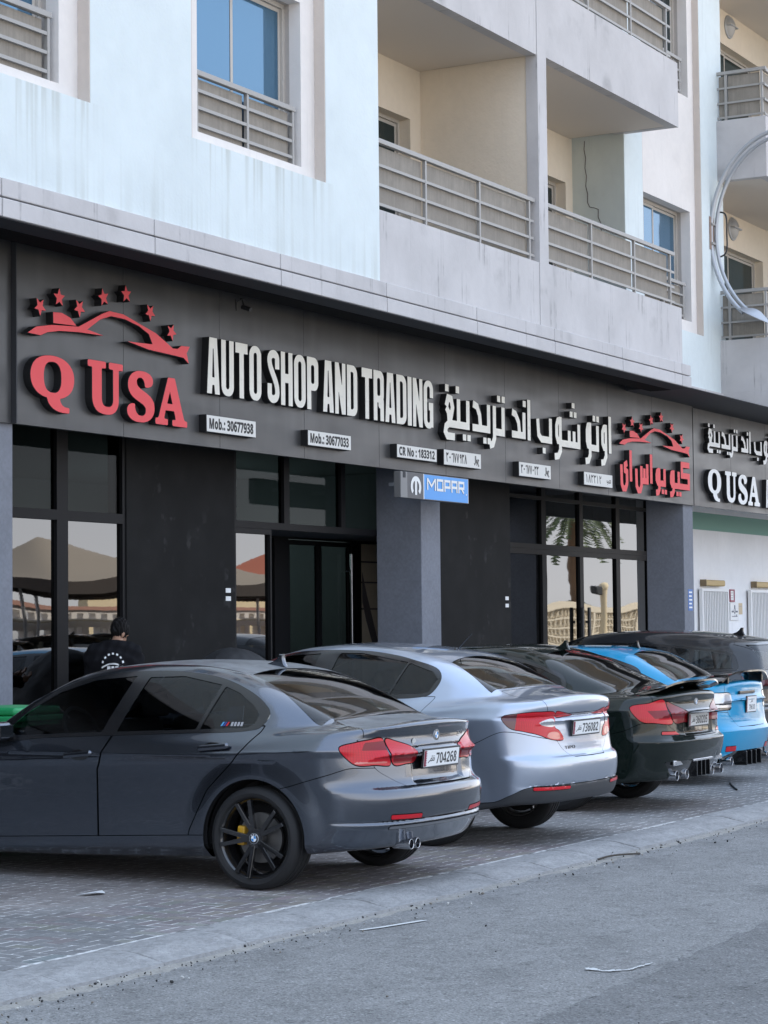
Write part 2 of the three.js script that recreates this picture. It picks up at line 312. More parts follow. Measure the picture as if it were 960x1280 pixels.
function cutMesh(m, g) { // the part of the mesh where g > 0
  const nv = m.p.length / 3, G = new Float32Array(nv);
  for (let v = 0; v < nv; v++) G[v] = g(m.p[3 * v], m.p[3 * v + 1], m.p[3 * v + 2], m.n[3 * v], m.n[3 * v + 1], m.n[3 * v + 2]);
  const map = new Int32Array(nv).fill(-1), P = [], N = [], I = [], E = new Map();
  const old = (v) => { if (map[v] < 0) { map[v] = P.length / 3; P.push(m.p[3 * v], m.p[3 * v + 1], m.p[3 * v + 2]); N.push(m.n[3 * v], m.n[3 * v + 1], m.n[3 * v + 2]); } return map[v]; };
  const mid = (a, b) => {
    if (a > b) { const t = a; a = b; b = t; } const key = a * nv + b; let r = E.get(key); if (r !== undefined) return r;
    const t = G[a] / (G[a] - G[b]); r = P.length / 3; E.set(key, r);
    for (let c = 0; c < 3; c++) { P.push(lerp(m.p[3 * a + c], m.p[3 * b + c], t)); N.push(lerp(m.n[3 * a + c], m.n[3 * b + c], t)); } return r;
  };
  for (let t = 0; t < m.i.length; t += 3) {
    const a = m.i[t], b = m.i[t + 1], c = m.i[t + 2], k = (G[a] > 0 ? 1 : 0) + (G[b] > 0 ? 2 : 0) + (G[c] > 0 ? 4 : 0);
    if (k === 0) continue;
    if (k === 7) { I.push(old(a), old(b), old(c)); continue; }
    const one = (q, r, s) => I.push(old(q), mid(q, r), mid(q, s)), two = (q, r, s) => { const u = mid(r, s), w = mid(q, s); I.push(old(q), old(r), u, old(q), u, w); };
    if (k === 1) one(a, b, c); else if (k === 2) one(b, c, a); else if (k === 4) one(c, a, b); else if (k === 3) two(a, b, c); else if (k === 6) two(b, c, a); else two(c, a, b);
  }
  return { p: new Float32Array(P), n: new Float32Array(N), i: new Uint32Array(I) };
}
function geoOf(m, off = 0) {
  const g = new THREE.BufferGeometry(), n = m.p.length / 3, p = new Float32Array(m.p), uv = new Float32Array(n * 2);
  for (let v = 0; v < n; v++) {
    const nx = Math.abs(m.n[3 * v]), ny = Math.abs(m.n[3 * v + 1]), nz = Math.abs(m.n[3 * v + 2]);
    if (ny > nx && ny > nz) { uv[2 * v] = p[3 * v]; uv[2 * v + 1] = p[3 * v + 2]; } else if (nx > nz) { uv[2 * v] = p[3 * v + 2]; uv[2 * v + 1] = p[3 * v + 1]; } else { uv[2 * v] = p[3 * v]; uv[2 * v + 1] = p[3 * v + 1]; }
    for (let c = 0; c < 3; c++) p[3 * v + c] += off * m.n[3 * v + c];
  }
  g.setAttribute('position', new THREE.BufferAttribute(p, 3)); g.setAttribute('normal', new THREE.BufferAttribute(new Float32Array(m.n), 3));
  g.setAttribute('uv', new THREE.BufferAttribute(uv, 2)); g.setIndex(new THREE.BufferAttribute(m.i, 1)); return g;
}
function poly2(pts) { // signed distance to a polygon, positive inside
  const n = pts.length;
  return (x, y) => {
    let d = Infinity, s = -1;
    for (let i = 0, j = n - 1; i < n; j = i++) {
      const ax = pts[i][0], ay = pts[i][1], ex = pts[j][0] - ax, ey = pts[j][1] - ay, wx = x - ax, wy = y - ay, t = clamp((wx * ex + wy * ey) / (ex * ex + ey * ey), 0, 1), bx = wx - ex * t, by = wy - ey * t;
      d = Math.min(d, bx * bx + by * by);
      const c1 = y >= ay, c2 = y < pts[j][1], c3 = ex * wy > ey * wx; if ((c1 && c2 && c3) || (!c1 && !c2 && !c3)) s = -s;
    }
    return s * Math.sqrt(d);
  };
}
function smoothPoly(pts, per = 6) { const c = new THREE.CatmullRomCurve3(pts.map((p) => new THREE.Vector3(p[0], p[1], 0)), true, 'centripetal'); return c.getPoints(pts.length * per).slice(0, -1).map((p) => [p.x, p.y]); }
function cutter(mesh) { // hands out panels; what is left stays in .rest
  const o = { rest: mesh };
  o.take = (g, gap = 0.005) => { const a = cutMesh(o.rest, (...q) => g(...q) - gap / 2); o.rest = cutMesh(o.rest, (...q) => -g(...q) - gap / 2); return a; };
  o.drop = (g) => { o.rest = cutMesh(o.rest, (...q) => -g(...q)); };
  return o;
}
// ---------------------------------------------------------------- ground, road, kerb, pavers
{
  const g = new THREE.PlaneGeometry(700, 700); g.rotateX(-Math.PI / 2); g.translate(40, -0.12, 0);
  struct('ground', mUV(g), std({ map: tex(512, 512, (u, v) => { const k = 0.75 + 0.5 * n8(u, v); return [0.40 * k, 0.34 * k, 0.26 * k]; }, [9, 9]), roughness: 0.95 }));
  // asphalt: pale worn strip by the kerb, darker lane beyond it with a ragged edge
  const n256 = bake(fbm(128, 301, 2)), agg = (r, dark) => tex(1024, 1024, (u, v) => { const s = n256(u, v), w = n64(u, v); const k = r * (1 + 0.35 * (n4(u, v) - 0.5) + 0.22 * (n16(u, v) - 0.5)) * (0.66 + 0.66 * s + 0.25 * (w - 0.5)) + 0.12 * sstep(0.74, 0.88, s) - 0.05 * sstep(0.32, 0.2, s) - 0.035 * sstep(0.62, 0.74, n16(u * 0.5, v)) ; return [k, k * 1.0, k * 0.985]; }, [1.3, 1.3]);
  const bump = tex(512, 512, (u, v) => n256(u * 1.0, v * 1.0), [1.05, 1.05], false);
  const asphalt = std({ map: agg(0.215), roughness: 0.9, bumpMap: bump, bumpScale: 0.006 }), lane = std({ map: agg(0.16), roughness: 0.9, bumpMap: bump, bumpScale: 0.006 });
  const roadTop = new THREE.PlaneGeometry(34, 12.05, 340, 120); roadTop.rotateX(-Math.PI / 2); roadTop.translate(22, -0.06, -0.525);
  { const p = roadTop.attributes.position, col = new Float32Array(p.count * 3), q = rng(404), spots = []; for (let i = 0; i < 26; i++) spots.push([6 + 18 * q(), -6.2 + 5 * q(), 0.06 + 0.22 * q() * q(), 0.10 + 0.25 * q()]);
    for (let i = 0; i < p.count; i++) { const x = p.getX(i), z = p.getZ(i); let k = 1 + 0.22 * (n8(x * 0.06, z * 0.12) - 0.5) + 0.16 * (n16(x * 0.08, z * 0.3) - 0.5) - 0.10 * Math.exp(-(((z + 5.25 + 0.1 * Math.sin(x * 0.4)) / 0.16) ** 2)) * n8(x * 0.1, 0.4) - 0.08 * Math.exp(-(((z + 4.75) / 0.15) ** 2)) * n8(x * 0.13, 0.8);
      for (const s of spots) { const d = Math.hypot((x - s[0]) * 0.7, z - s[1]) / s[2] + 0.5 * (n64(x * 0.2, z * 0.4) - 0.5); if (d < 1) k *= 1 - s[3] * (1 - d); } col[3 * i] = k; col[3 * i + 1] = k * 0.995; col[3 * i + 2] = k * 0.985; }
    roadTop.setAttribute('color', new THREE.BufferAttribute(col, 3)); const uv = roadTop.attributes.uv; for (let i = 0; i < p.count; i++) uv.setXY(i, p.getX(i), p.getZ(i)); }
  asphalt.vertexColors = true; const plain = asphalt.clone(); plain.vertexColors = false;
  const road = struct('road', roadTop, asphalt); part('carriageway', merge([bb(-60, 5, -0.11, -0.06, -6.55, 5.5), bb(39, 160, -0.11, -0.06, -6.55, 5.5), bb(5, 39, -0.11, -0.075, -6.55, 5.5)]), plain, road);
  const r = rng(5), sh = new THREE.Shape(); sh.moveTo(-60, 5.5); let x = -60; sh.lineTo(-60, -4.2);
  const edge = (x) => -4.13 - 0.045 * (x - 9) * (x > 0 ? 1 : 0) + 0; while (x < 60) { x += x > 5 && x < 22 ? 0.05 + 0.12 * r() : 2; sh.lineTo(x, edge(Math.min(x, 18)) + (x > 5 && x < 22 ? (r() - 0.5) * 0.05 : 0)); } sh.lineTo(60, 5.5);
  const lg = new THREE.ShapeGeometry(sh); lg.rotateX(Math.PI / 2); lg.translate(0, -0.056, 0); { const n = lg.attributes.normal; for (let i = 0; i < n.count; i++) n.setXYZ(i, 0, 1, 0); const q = lg.index.array; for (let i = 0; i < q.length; i += 3) { const t = q[i]; q[i] = q[i + 1]; q[i + 1] = t; } }
  part('asphalt_patch', mUV(lg), lane, road, 'darker asphalt surface with a ragged edge');
  // sprayed paint marks, worn
  const mark = (pts, seed, name, n) => { // blotches along a line
    const q = rng(seed), list = [];
    for (let k = 0; k < n; k++) { const t = (k + 0.5 * q()) / n, i = Math.min(pts.length - 2, Math.floor(t * (pts.length - 1))), f = t * (pts.length - 1) - i, cx = lerp(pts[i][0], pts[i + 1][0], f), cz = lerp(pts[i][1], pts[i + 1][1], f), rr = pts[i][2] * (0.16 + 0.6 * q() * q()), sh = new THREE.Shape();
      for (let a = 0; a < 11; a++) { const ang = a / 11 * 6.2832, R = rr * (0.6 + 0.6 * q()), X = cx + 1.6 * R * Math.cos(ang), Z = cz + R * Math.sin(ang); a ? sh.lineTo(X, -Z) : sh.moveTo(X, -Z); }
      const g = new THREE.ShapeGeometry(sh); g.rotateX(-Math.PI / 2); g.translate(0, -0.0535 + k * 0.00002, 0); list.push(g.toNonIndexed()); }
    return part(name, mUV(merge(list)), std({ color: rgb(0.55, 0.56, 0.55), roughness: 0.8 }), road);
  };
  mark([[10.17, -4.52, 0.035], [10.12, -4.40, 0.03], [10.22, -4.30, 0.022], [10.30, -4.30, 0.025], [10.47, -4.28, 0.03]], 3, 'paint_mark', 60);
  { const g = new THREE.BufferGeometry(), A = [[10.90, -6.235], [11.05, -6.185], [11.42, -6.10]], P = []; for (let i = 0; i < 2; i++) { const [a, b] = [A[i], A[i + 1]], w = 0.018; P.push(a[0], -0.054, a[1] + w, b[0], -0.054, b[1] + w, b[0], -0.054, b[1] - w, a[0], -0.054, a[1] + w, b[0], -0.054, b[1] - w, a[0], -0.054, a[1] - w); }
    g.setAttribute('position', new THREE.Float32BufferAttribute(P, 3)); g.computeVertexNormals(); part('paint_mark', mUV(g), std({ color: rgb(0.62, 0.63, 0.62), roughness: 0.8 }), road); }
  // sand swept against the kerb
  { const g = new THREE.PlaneGeometry(60, 0.52, 900, 10); g.rotateX(-Math.PI / 2); g.translate(32, 0, -6.33); const p = g.attributes.position, keep = [];
    for (let i = 0; i < p.count; i++) { const X = p.getX(i), Z = p.getZ(i), d = Z + 6.6, w = 0.05 + 0.07 * n8(X * 0.09, 0.3) + 0.08 * n16(X * 0.13, 0.7) + 0.08 * n64(X * 0.07, Z) + 0.08 * (n64(X * 0.41, Z * 0.9) - 0.5), h = 0.014 * (1 - d / w) - 0.012 * sstep(0.04, 0.0, d - 0.075) + 0.006 * (n64(X * 0.11, Z * 0.4) - 0.5); p.setY(i, -0.0585 + Math.max(-0.004, h)); }
    g.computeVertexNormals(); const s = struct('kerb_sand', mUV(g), std({ map: tex(512, 512, (u, v) => { const k = 0.7 + 0.35 * n16(u, v) + 0.5 * (n256(u, v) - 0.5); return [0.34 * k, 0.325 * k, 0.295 * k]; }, [1.3, 1.3]), roughness: 0.95 })); tag(s, 'line of pale sand along the kerb', null, null, 'stuff'); s.userData.category = 'sand'; }
  { const q = rng(77), geo = new THREE.DodecahedronGeometry(1, 0), m = new THREE.InstancedMesh(geo, std({ roughness: 0.9, color: 0xffffff }), 520), M4 = new THREE.Matrix4(), col = new THREE.Color(); m.name = 'pebble';
    for (let i = 0; i < 520; i++) { const near = i < 400, X = 7 + 24 * q() * q(), Z = near ? -6.48 + 0.42 * q() * q() : -6.2 + 4.5 * q(), s = (0.0035 + 0.008 * q() * q() * q()) * (near ? 1 : 0.7); M4.makeRotationFromEuler(new THREE.Euler(q() * 6, q() * 6, q() * 6)); M4.scale(new THREE.Vector3(s * 1.3, s * 0.8, s)); M4.setPosition(X, -0.052 + s * 0.3, Z); m.setMatrixAt(i, M4); const c = q(); m.setColorAt(i, c < 0.45 ? col.setRGB(0.03, 0.03, 0.03) : c < 0.8 ? col.setRGB(0.22, 0.2, 0.17) : col.setRGB(0.5, 0.5, 0.48)); }
    shadowed(m); scene.add(m); tag(m, 'scattered pebbles and grit on the road by the kerb', 'gravel', null, 'stuff'); }
  // kerb stones
  { const kerb = new THREE.Group(); kerb.name = 'kerb'; kerb.userData.kind = 'structure'; scene.add(kerb);
    const mats = [0, 1, 2].map((k) => std({ map: tex(512, 256, (u, v) => { const c = 0.285 * (1 + 0.4 * (n8(u + k * 0.3, v) - 0.5) + 0.45 * (n64(u, v + k * 0.2) - 0.5)) - 0.06 * sstep(0.56, 0.8, n16(u + k * 0.4, v)) + 0.03 * sstep(0.6, 0.75, n16(u, v + 0.3 * k)); return [c, c * 0.995, c * 0.985]; }, [1.7, 0.9]), roughness: 0.9, bumpMap: bump, bumpScale: 0.004 })), q = rng(9);
    const L = 0.79, geos = [0, 1, 2].map((k) => { const s = new THREE.Shape(); s.moveTo(-0.02, -0.14); s.lineTo(0.40, -0.14); s.lineTo(0.40, -0.066); s.lineTo(0.392, -0.040); s.lineTo(0.25, -0.012 + 0.003 * k); s.quadraticCurveTo(0.20, 0.002, 0.14, 0.003); s.lineTo(0.0, 0.002); s.lineTo(-0.02, -0.004);
      const g = new THREE.ExtrudeGeometry(s, { depth: L - 0.014, bevelEnabled: true, bevelSize: 0.004, bevelThickness: 0.005, bevelSegments: 1, curveSegments: 6 }); g.rotateY(Math.PI / 2); const p = g.attributes.position; g.scale(1, 1, -1); const a = p.array, n = g.attributes.normal.array; for (let i = 0; i < a.length; i += 9) for (let c = 0; c < 3; c++) { const t = a[i + 3 + c]; a[i + 3 + c] = a[i + 6 + c]; a[i + 6 + c] = t; const t2 = n[i + 3 + c]; n[i + 3 + c] = n[i + 6 + c]; n[i + 6 + c] = t2; } g.computeVertexNormals(); return mUV(g); });
    for (let i = 0; i < 75; i++) { const m = part(i ? 'kerb_stone_' + String(i).padStart(3, '0') : 'kerb_stone', geos[i % 3], mats[Math.floor(q() * 3)], kerb); m.position.set(3 + i * L, (q() - 0.5) * 0.010, -6.88 + (q() - 0.5) * 0.010); m.rotation.set((q() - 0.5) * 0.02, (q() - 0.5) * 0.008, (q() - 0.5) * 0.006); } }
  // parking bay pavers: herringbone on a sand bed, the nearest 300 as pieces of their own
  { const bed = struct('parking_pavement', bb(-40, 75, -0.10, -0.0009, -14.6, -6.9), std({ map: tex(512, 512, (u, v) => { const k = 0.30 + 1.15 * sstep(0.34, 0.66, n64(u, v) * 0.6 + n16(u, v) * 0.4); return [0.46 * k, 0.455 * k, 0.445 * k]; }, [3, 3]), roughness: 0.95 }));
    const q = rng(21), U = 0.1, all = [], x0 = 5.2, z0 = -12.725, NX = 330, NZ = 58;
    for (let r = 0; r < NZ; r++) for (let m = -60; m < NX; m++) { const k = ((m - r) % 4 + 4) % 4, X = x0 + m * U, Z = z0 + r * U; if (X < x0 || X > 38) continue;
      if (k === 0) all.push([X + U, Z + U / 2, 0]); else if (k === 3 && r < NZ - 1) all.push([X + U / 2, Z + U, 1]); else if (k === 3) all.push([X + U / 2, Z + U / 2, 2]); }
    const geo = (w, d) => { const b = 0.004, h = 0.004, P = [], push = (...v) => v.forEach((p) => P.push(...p)), W = w / 2, D = d / 2, top = [[-W + b, 0, -D + b], [W - b, 0, -D + b], [W - b, 0, D - b], [-W + b, 0, D - b]], rim = [[-W, -h, -D], [W, -h, -D], [W, -h, D], [-W, -h, D]], low = rim.map((p) => [p[0], -0.05, p[2]]);
      push(top[0], top[2], top[1], top[0], top[3], top[2]); for (let i = 0; i < 4; i++) { const j = (i + 1) % 4; push(top[i], top[j], rim[j], top[i], rim[j], rim[i], rim[i], rim[j], low[j], rim[i], low[j], low[i]); }
      const g = new THREE.BufferGeometry(); g.setAttribute('position', new THREE.Float32BufferAttribute(P, 3)); g.computeVertexNormals(); return mUV(g); };
    const G = [geo(0.191, 0.091), geo(0.091, 0.191), geo(0.091, 0.091)];
    const tone = (x, z) => { const a = n8(x * 0.045, z * 0.045), red = sstep(0.42, 0.6, n4(x * 0.06 + 0.2, z * 0.10)), d = sstep(0.52, 0.72, n16(x * 0.04, z * 0.06)) * 0.08, k = (0.8 + 0.4 * a) * (0.88 + 0.24 * q()); return [k * lerp(0.185, 0.208, red) + d, k * lerp(0.186, 0.186, red) + d * 0.98, k * lerp(0.186, 0.176, red) + d * 0.95]; };
    const grain = tex(256, 256, (u, v) => 0.72 + 0.5 * n64(u, v) , [0.5, 0.5]);
    const mats = []; for (let i = 0; i < 12; i++) mats.push(null);
    const cam = new THREE.Vector3(0, 1.66, 0), P = new THREE.Vector3(); camera.updateMatrixWorld(); camera.updateProjectionMatrix();
    for (const a of all) { P.set(a[0], 0, a[1]).project(camera); a.d = (Math.abs(P.x) < 1.02 && Math.abs(P.y) < 1.02 ? 0 : 1000) + Math.hypot(a[0], a[1]) + (a[1] < -7.9 ? 500 : 0); }
    all.sort((a, b) => a.d - b.d);
    const key = new Map();
    all.slice(0, 300).forEach((a, i) => { const c = tone(a[0], a[1]).map((v) => Math.round(v * 45) / 45), k = c.join(); if (!key.has(k)) key.set(k, std({ map: grain, color: rgb(...c), roughness: 0.92, bumpMap: bump, bumpScale: 0.003 })); const m = part(i ? 'paver_' + String(i).padStart(3, '0') : 'paver', G[a[2]], key.get(k), bed); m.position.set(a[0], q() * 0.0012, a[1]); m.rotation.set((q() - 0.5) * 0.006, (q() - 0.5) * 0.03, (q() - 0.5) * 0.006); });
    const rest = all.slice(300), mt = std({ map: grain, roughness: 0.92, bumpMap: bump, bumpScale: 0.003 });
    for (const o of [0, 1, 2]) { const L = rest.filter((a) => a[2] === o), im = new THREE.InstancedMesh(G[o], mt, L.length), M4 = new THREE.Matrix4(), col = new THREE.Color(); im.name = 'paver_field'; L.forEach((a, i) => { M4.makeRotationFromEuler(new THREE.Euler((q() - 0.5) * 0.006, (q() - 0.5) * 0.03, (q() - 0.5) * 0.006)); M4.setPosition(a[0], q() * 0.0012, a[1]); im.setMatrixAt(i, M4); im.setColorAt(i, col.setRGB(...tone(a[0], a[1]))); }); shadowed(im); im.userData.kind = 'stuff'; bed.add(im); }
  }
}
// ---------------------------------------------------------------- apartment building with shops below
const ST = 3.65, TOP = 16.6;
const B = thing('apartment_building', 'pale blue apartment building with grey balconies above the shopfronts', 'building');
const floors = [0, 1, 2];
// flat bar railing with sheet infill: x0..x1 at depth z, or turned along z
function railing(parent, x0, x1, posts, top, rails, z, y0, low, alongZ) {
  const put = (g) => { if (alongZ !== undefined) { g.rotateY(-Math.PI / 2); g.translate(alongZ, 0, 0); } return g; };
  const t = part('railing', put(rb(x0, x1, top - 0.055, top, z - 0.03, z + 0.03, 0.006)), M.rail, parent);
  for (const p of posts) part('post', put(bb(p - 0.018, p + 0.018, y0, top - 0.055, z - 0.02, z + 0.02)), M.rail, t);
  for (const r of rails) part('rail', put(bb(x0 + 0.01, x1 - 0.02, r - 0.016, r + 0.016, z - 0.005, z + 0.017)), M.rail, t);
  const e = [x0, ...posts.filter((p) => p > x0 + 0.15 && p < x1 - 0.15), posts[posts.length - 1]].filter((p, i, a) => i === 0 || p - a[i - 1] > 0.1);
  for (let i = 0; i + 1 < e.length; i++) part('infill_panel', put(bb(e[i] + 0.03, e[i + 1] - 0.045, low, top - 0.075, z - 0.032, z - 0.024)), M.infill, t);
  return t;
}
// two-light sliding window with frame and sashes
function slider(x0, x1, y0, y1, z, split, glass, dz = 0.05) {
  const w = part('window', slab([x0, x1, y0, y1], [[x0 + 0.045, x1 - 0.045, y0 + 0.045, y1 - 0.045]], z - 0.05, z), M.winFrame, B);
  part('sash', slab([x0 + 0.048, split + 0.025, y0 + 0.048, y1 - 0.048], [[x0 + 0.085, split - 0.02, y0 + 0.09, y1 - 0.09]], z - 0.025, z - 0.008), M.winFrame, w);
  part('sash', slab([split - 0.025, x1 - 0.048, y0 + 0.048, y1 - 0.048], [[split + 0.02, x1 - 0.085, y0 + 0.09, y1 - 0.09]], z - 0.046, z - 0.029), M.winFrame, w);
  part('pane', bb(x0 + 0.08, split - 0.015, y0 + 0.085, y1 - 0.085, z - 0.02, z - 0.014), glass, w);
  part('pane', bb(split + 0.015, x1 - 0.08, y0 + 0.085, y1 - 0.085, z - 0.041, z - 0.035), glass, w);
  return w;
}
{
  // left wall, recessed window strips
  part('wall', slab([-30, 20.95, 5.46, TOP], [[13.13, 15.66, 6.37, TOP - 1], [17.27, 19.8, 6.37, TOP - 1]], -11.9, -11.66), M.cyanStained, B);
  for (const c of [13.42, 17.56]) {
    for (const x of [c - 0.29, c + 2.225]) part('recess_side', bb(x, x + 0.014, 6.371, TOP - 1.01, -11.789, -11.663), M.beige, B);
    const h = floors.map((f) => [c, c + 1.95, 6.5 + f * ST, 8.25 + f * ST]);
    part('wall_panel', slab([c - 0.35, c + 2.3, 6.3, TOP - 0.9], h, -11.93, -11.79), M.white, B);
    part('window_reveal', slab([c - 0.3, c + 2.25, 6.3, TOP - 0.9], h, -12.10, -11.932), M.reveal, B);  // deep part of the reveal, its shade put into the darker colour
    for (const f of [0, 1]) {
      const y = f * ST, w = slider(c, c + 1.95, 6.5 + y, 8.25 + y, -11.985, c + 0.93, M.blueGlass);
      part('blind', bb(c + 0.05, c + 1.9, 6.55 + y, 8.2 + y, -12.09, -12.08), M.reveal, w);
      railing(B, c + 0.03, c + 1.9, [c + 0.06, c + 0.98, c + 1.86], 7.13 + y, [6.93 + y, 6.76 + y, 6.59 + y], -11.85, 6.5 + y, 6.51 + y);
    }
  }
  part('wall', bb(-30, 20.94, 5.6, TOP, -35, -12.101), M.cyan, B);
  // balconies between the two walls
  for (const f of floors) {
    const y = f * ST, lo = f ? 8.97 + (f - 1) * ST : 5.47;
    part('balcony_parapet', bb(20.952, 25.2, f ? lo : 5.44, 6.29 + y, -11.85, -11.70), M.band, B);
    part('balcony_parapet', bb(25.475, 30.14, f ? lo + 0.03 : 5.44, 6.31 + y, -11.85, -11.70), M.band, B);
    part('parapet_return', bb(30.0, 30.138, f ? lo + 0.03 : 5.47, 6.31 + y, -12.70, -11.852), M.band, B);
    part('balcony_slab', bb(20.952, 25.2, 8.975 + y, 9.12 + y, -13.4, -11.852), M.soffit, B);
    part('balcony_slab', bb(25.475, 30.0, 9.005 + y, 9.12 + y, -13.4, -11.852), M.soffit, B);
    if (f > 2) continue;
    railing(B, 20.96, 25.17, [21.0, 22.215, 23.61, 25.02], 7.11 + y, [6.81 + y, 6.59 + y, 6.37 + y], -11.76, 6.29 + y, 6.385 + y);
    railing(B, 25.5, 30.0, [26.975, 28.48, 29.83], 7.12 + y, [6.82 + y, 6.60 + y, 6.38 + y], -11.76, 6.31 + y, 6.395 + y);
    slider(22.6, 24.93, 5.75 + y, 8.29 + y, -13.56, 23.75, M.tealGlass); slider(27.5, 29.84, 5.75 + y, 8.31 + y, -13.56, 28.6, M.tealGlass);
  }
  part('wall', bb(25.215, 25.455, 5.47, TOP, -13.4, -11.712), M.cream, B, 'beige wall between the two balconies');
  part('column', bb(25.203, 25.472, 5.44, TOP, -11.855, -11.69), M.band, B);
  const dh = []; for (const f of floors) dh.push([22.6, 24.93, 5.75 + f * ST, 8.29 + f * ST], [27.5, 29.84, 5.75 + f * ST, 8.31 + f * ST]);
  part('wall', slab([20.9, 30.3, 5.47, TOP], dh, -13.56, -13.40), M.cream, B, 'cream wall at the back of the balconies');
  part('wall', bb(20.945, 60, 5.47, TOP, -35, -13.75), M.cream, B);
  part('wall', bb(20.951, 20.97, 5.47, TOP, -13.4, -11.9), M.cream, B);
  // block to the right of the balconies
  part('wall', bb(30.09, 30.3, 5.47, TOP, -13.40, -12.56), M.sage, B, 'grey green side wall with a crack');
  part('wall', slab([30.092, 34.3, 5.42, TOP], [[30.80, 33.3, 6.31, TOP - 0.5]], -12.72, -12.55), M.cyan, B);
  for (const x of [30.802, 33.284]) part('recess_side', bb(x, x + 0.014, 6.311, TOP - 0.51, -12.659, -12.553), M.beige, B);
  const rh = floors.map((f) => [31.0, 33.05, 6.52 + f * ST, 8.31 + f * ST]);
  part('wall_panel', slab([30.7, 33.4, 6.2, TOP - 0.4], rh, -12.82, -12.66), M.white, B);
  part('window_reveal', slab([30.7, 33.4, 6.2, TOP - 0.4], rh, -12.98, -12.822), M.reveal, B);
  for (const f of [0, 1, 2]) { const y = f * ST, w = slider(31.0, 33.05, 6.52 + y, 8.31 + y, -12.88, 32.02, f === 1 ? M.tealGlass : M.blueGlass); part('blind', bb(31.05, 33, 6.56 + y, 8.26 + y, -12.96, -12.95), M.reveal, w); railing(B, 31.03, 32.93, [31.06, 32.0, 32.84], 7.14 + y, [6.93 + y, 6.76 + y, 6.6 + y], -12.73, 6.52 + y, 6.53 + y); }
  part('wall', bb(30.3, 34.3, 5.47, TOP, -13.75, -12.985), M.cyan, B);
  // far wing with balconies open to the side
  for (const f of floors) {
    const y = f * ST, lo = f ? 8.97 + (f - 1) * ST : 5.45;
    part('balcony_parapet', bb(34.05, 34.2, lo, 6.32 + y - (f ? 0 : 0), -12.548, -11.70), M.band, B);
    part('balcony_parapet', bb(34.202, 39.5, lo, 6.31 + y, -11.85, -11.702), M.band, B);
    part('balcony_slab', bb(34.202, 39.5, 8.975 + y, 9.12 + y, -13.4, -11.852), M.soffit, B);
    if (f > 2) continue;
    railing(B, -12.56, -11.70, [-12.40, -11.78], 7.15 + y, [6.87 + y, 6.62 + y, 6.38 + y], 0, 6.32 + y, 6.40 + y, 34.12);
    railing(B, 34.15, 39.5, [35.5, 37, 38.5], 7.15 + y, [6.87 + y, 6.62 + y, 6.38 + y], -11.76, 6.32 + y, 6.40 + y);
    slider(36.2, 38.66, 5.75 + y, 8.36 + y, -13.55, 37.25, M.tealGlass);
  }
  part('wall', slab([34.3, 45, 5.47, TOP], floors.map((f) => [36.2, 38.66, 5.75 + f * ST, 8.36 + f * ST]), -13.56, -13.39), M.cream, B);
  part('wall', bb(39.5, 60, 5.45, TOP, -13.4, -11.66), M.cyan, B);
  // moulded band of joined lengths along the first floor, with its dark lip and the recess shade painted black below
  const joints = []; for (let x = -30 + 0.0; x < 30; x += 2.22) joints.push(x); const off = 14.37 - joints.find((x) => x + 2.22 > 14.37);
  for (let i = -1; i < joints.length; i++) { const a = Math.max(-30, (joints[i] ?? -32.22) + off + 0.006), b = Math.min(30.27, (joints[i + 1] ?? 31) + off - 0.006); if (b - a < 0.1) continue; part('band_stone', rb(a, b, 5.312, 5.47, -11.9, -11.62, 0.01), M.band, B); part('band_stone', rb(a, b, 5.137, 5.298, -11.9, -11.612, 0.01), M.band, B); }
  part('band_backing', bb(-30, 30.25, 5.14, 5.46, -11.92, -11.66), M.groove, B);
  part('band_lip', bb(-30, 30.255, 5.128, 5.1362, -11.93, -11.63), M.lip, B); part('band_lip', bb(-30, 30.25, 5.124, 5.16, -12.26, -11.931), M.void, B);  // rear piece: near-black colour stands in for the shade of the recess
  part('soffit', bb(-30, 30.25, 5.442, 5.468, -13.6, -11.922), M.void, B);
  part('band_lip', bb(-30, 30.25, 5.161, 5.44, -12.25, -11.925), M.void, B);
  part('band_end', bb(30.0, 30.265, 5.137, 5.44, -12.54, -11.921), M.darkSoffit, B);
  part('band_stone', rb(30.28, 33.2, 5.17, 5.44, -12.9, -12.50, 0.01), M.band, B);
  part('band_stone', rb(33.212, 34.04, 5.17, 5.44, -12.9, -12.50, 0.01), M.band, B);
  part('band_stone', rb(34.035, 45, 5.165, 5.448, -12.6, -11.66, 0.01), M.band, B);
  part('soffit', bb(30.26, 45, 5.155, 5.164, -13.6, -11.69), M.darkSoffit, B);
  part('roof', bb(-30, 60, TOP, TOP + 0.3, -35, -11.6), M.band, B);
  // cracks in the render of the side wall
  for (const pts of [[[7.95, -13.12], [8.02, -13.155], [8.15, -13.15], [8.27, -13.18], [8.42, -13.165], [8.55, -13.19], [8.7, -13.175], [8.83, -13.2], [8.96, -13.19]], [[7.2, -12.92], [7.32, -12.885], [7.45, -12.90], [7.55, -12.94], [7.66, -12.93], [7.78, -12.985], [7.9, -12.98], [7.93, -13.05], [7.95, -13.12]]]) { const L = []; for (let i = 0; i + 1 < pts.length; i++) L.push(bar([30.088, pts[i][0], pts[i][1]], [30.088, pts[i + 1][0], pts[i + 1][1]], 0.006, 5).toNonIndexed()); part('crack', merge(L), M.groove, B); }
}
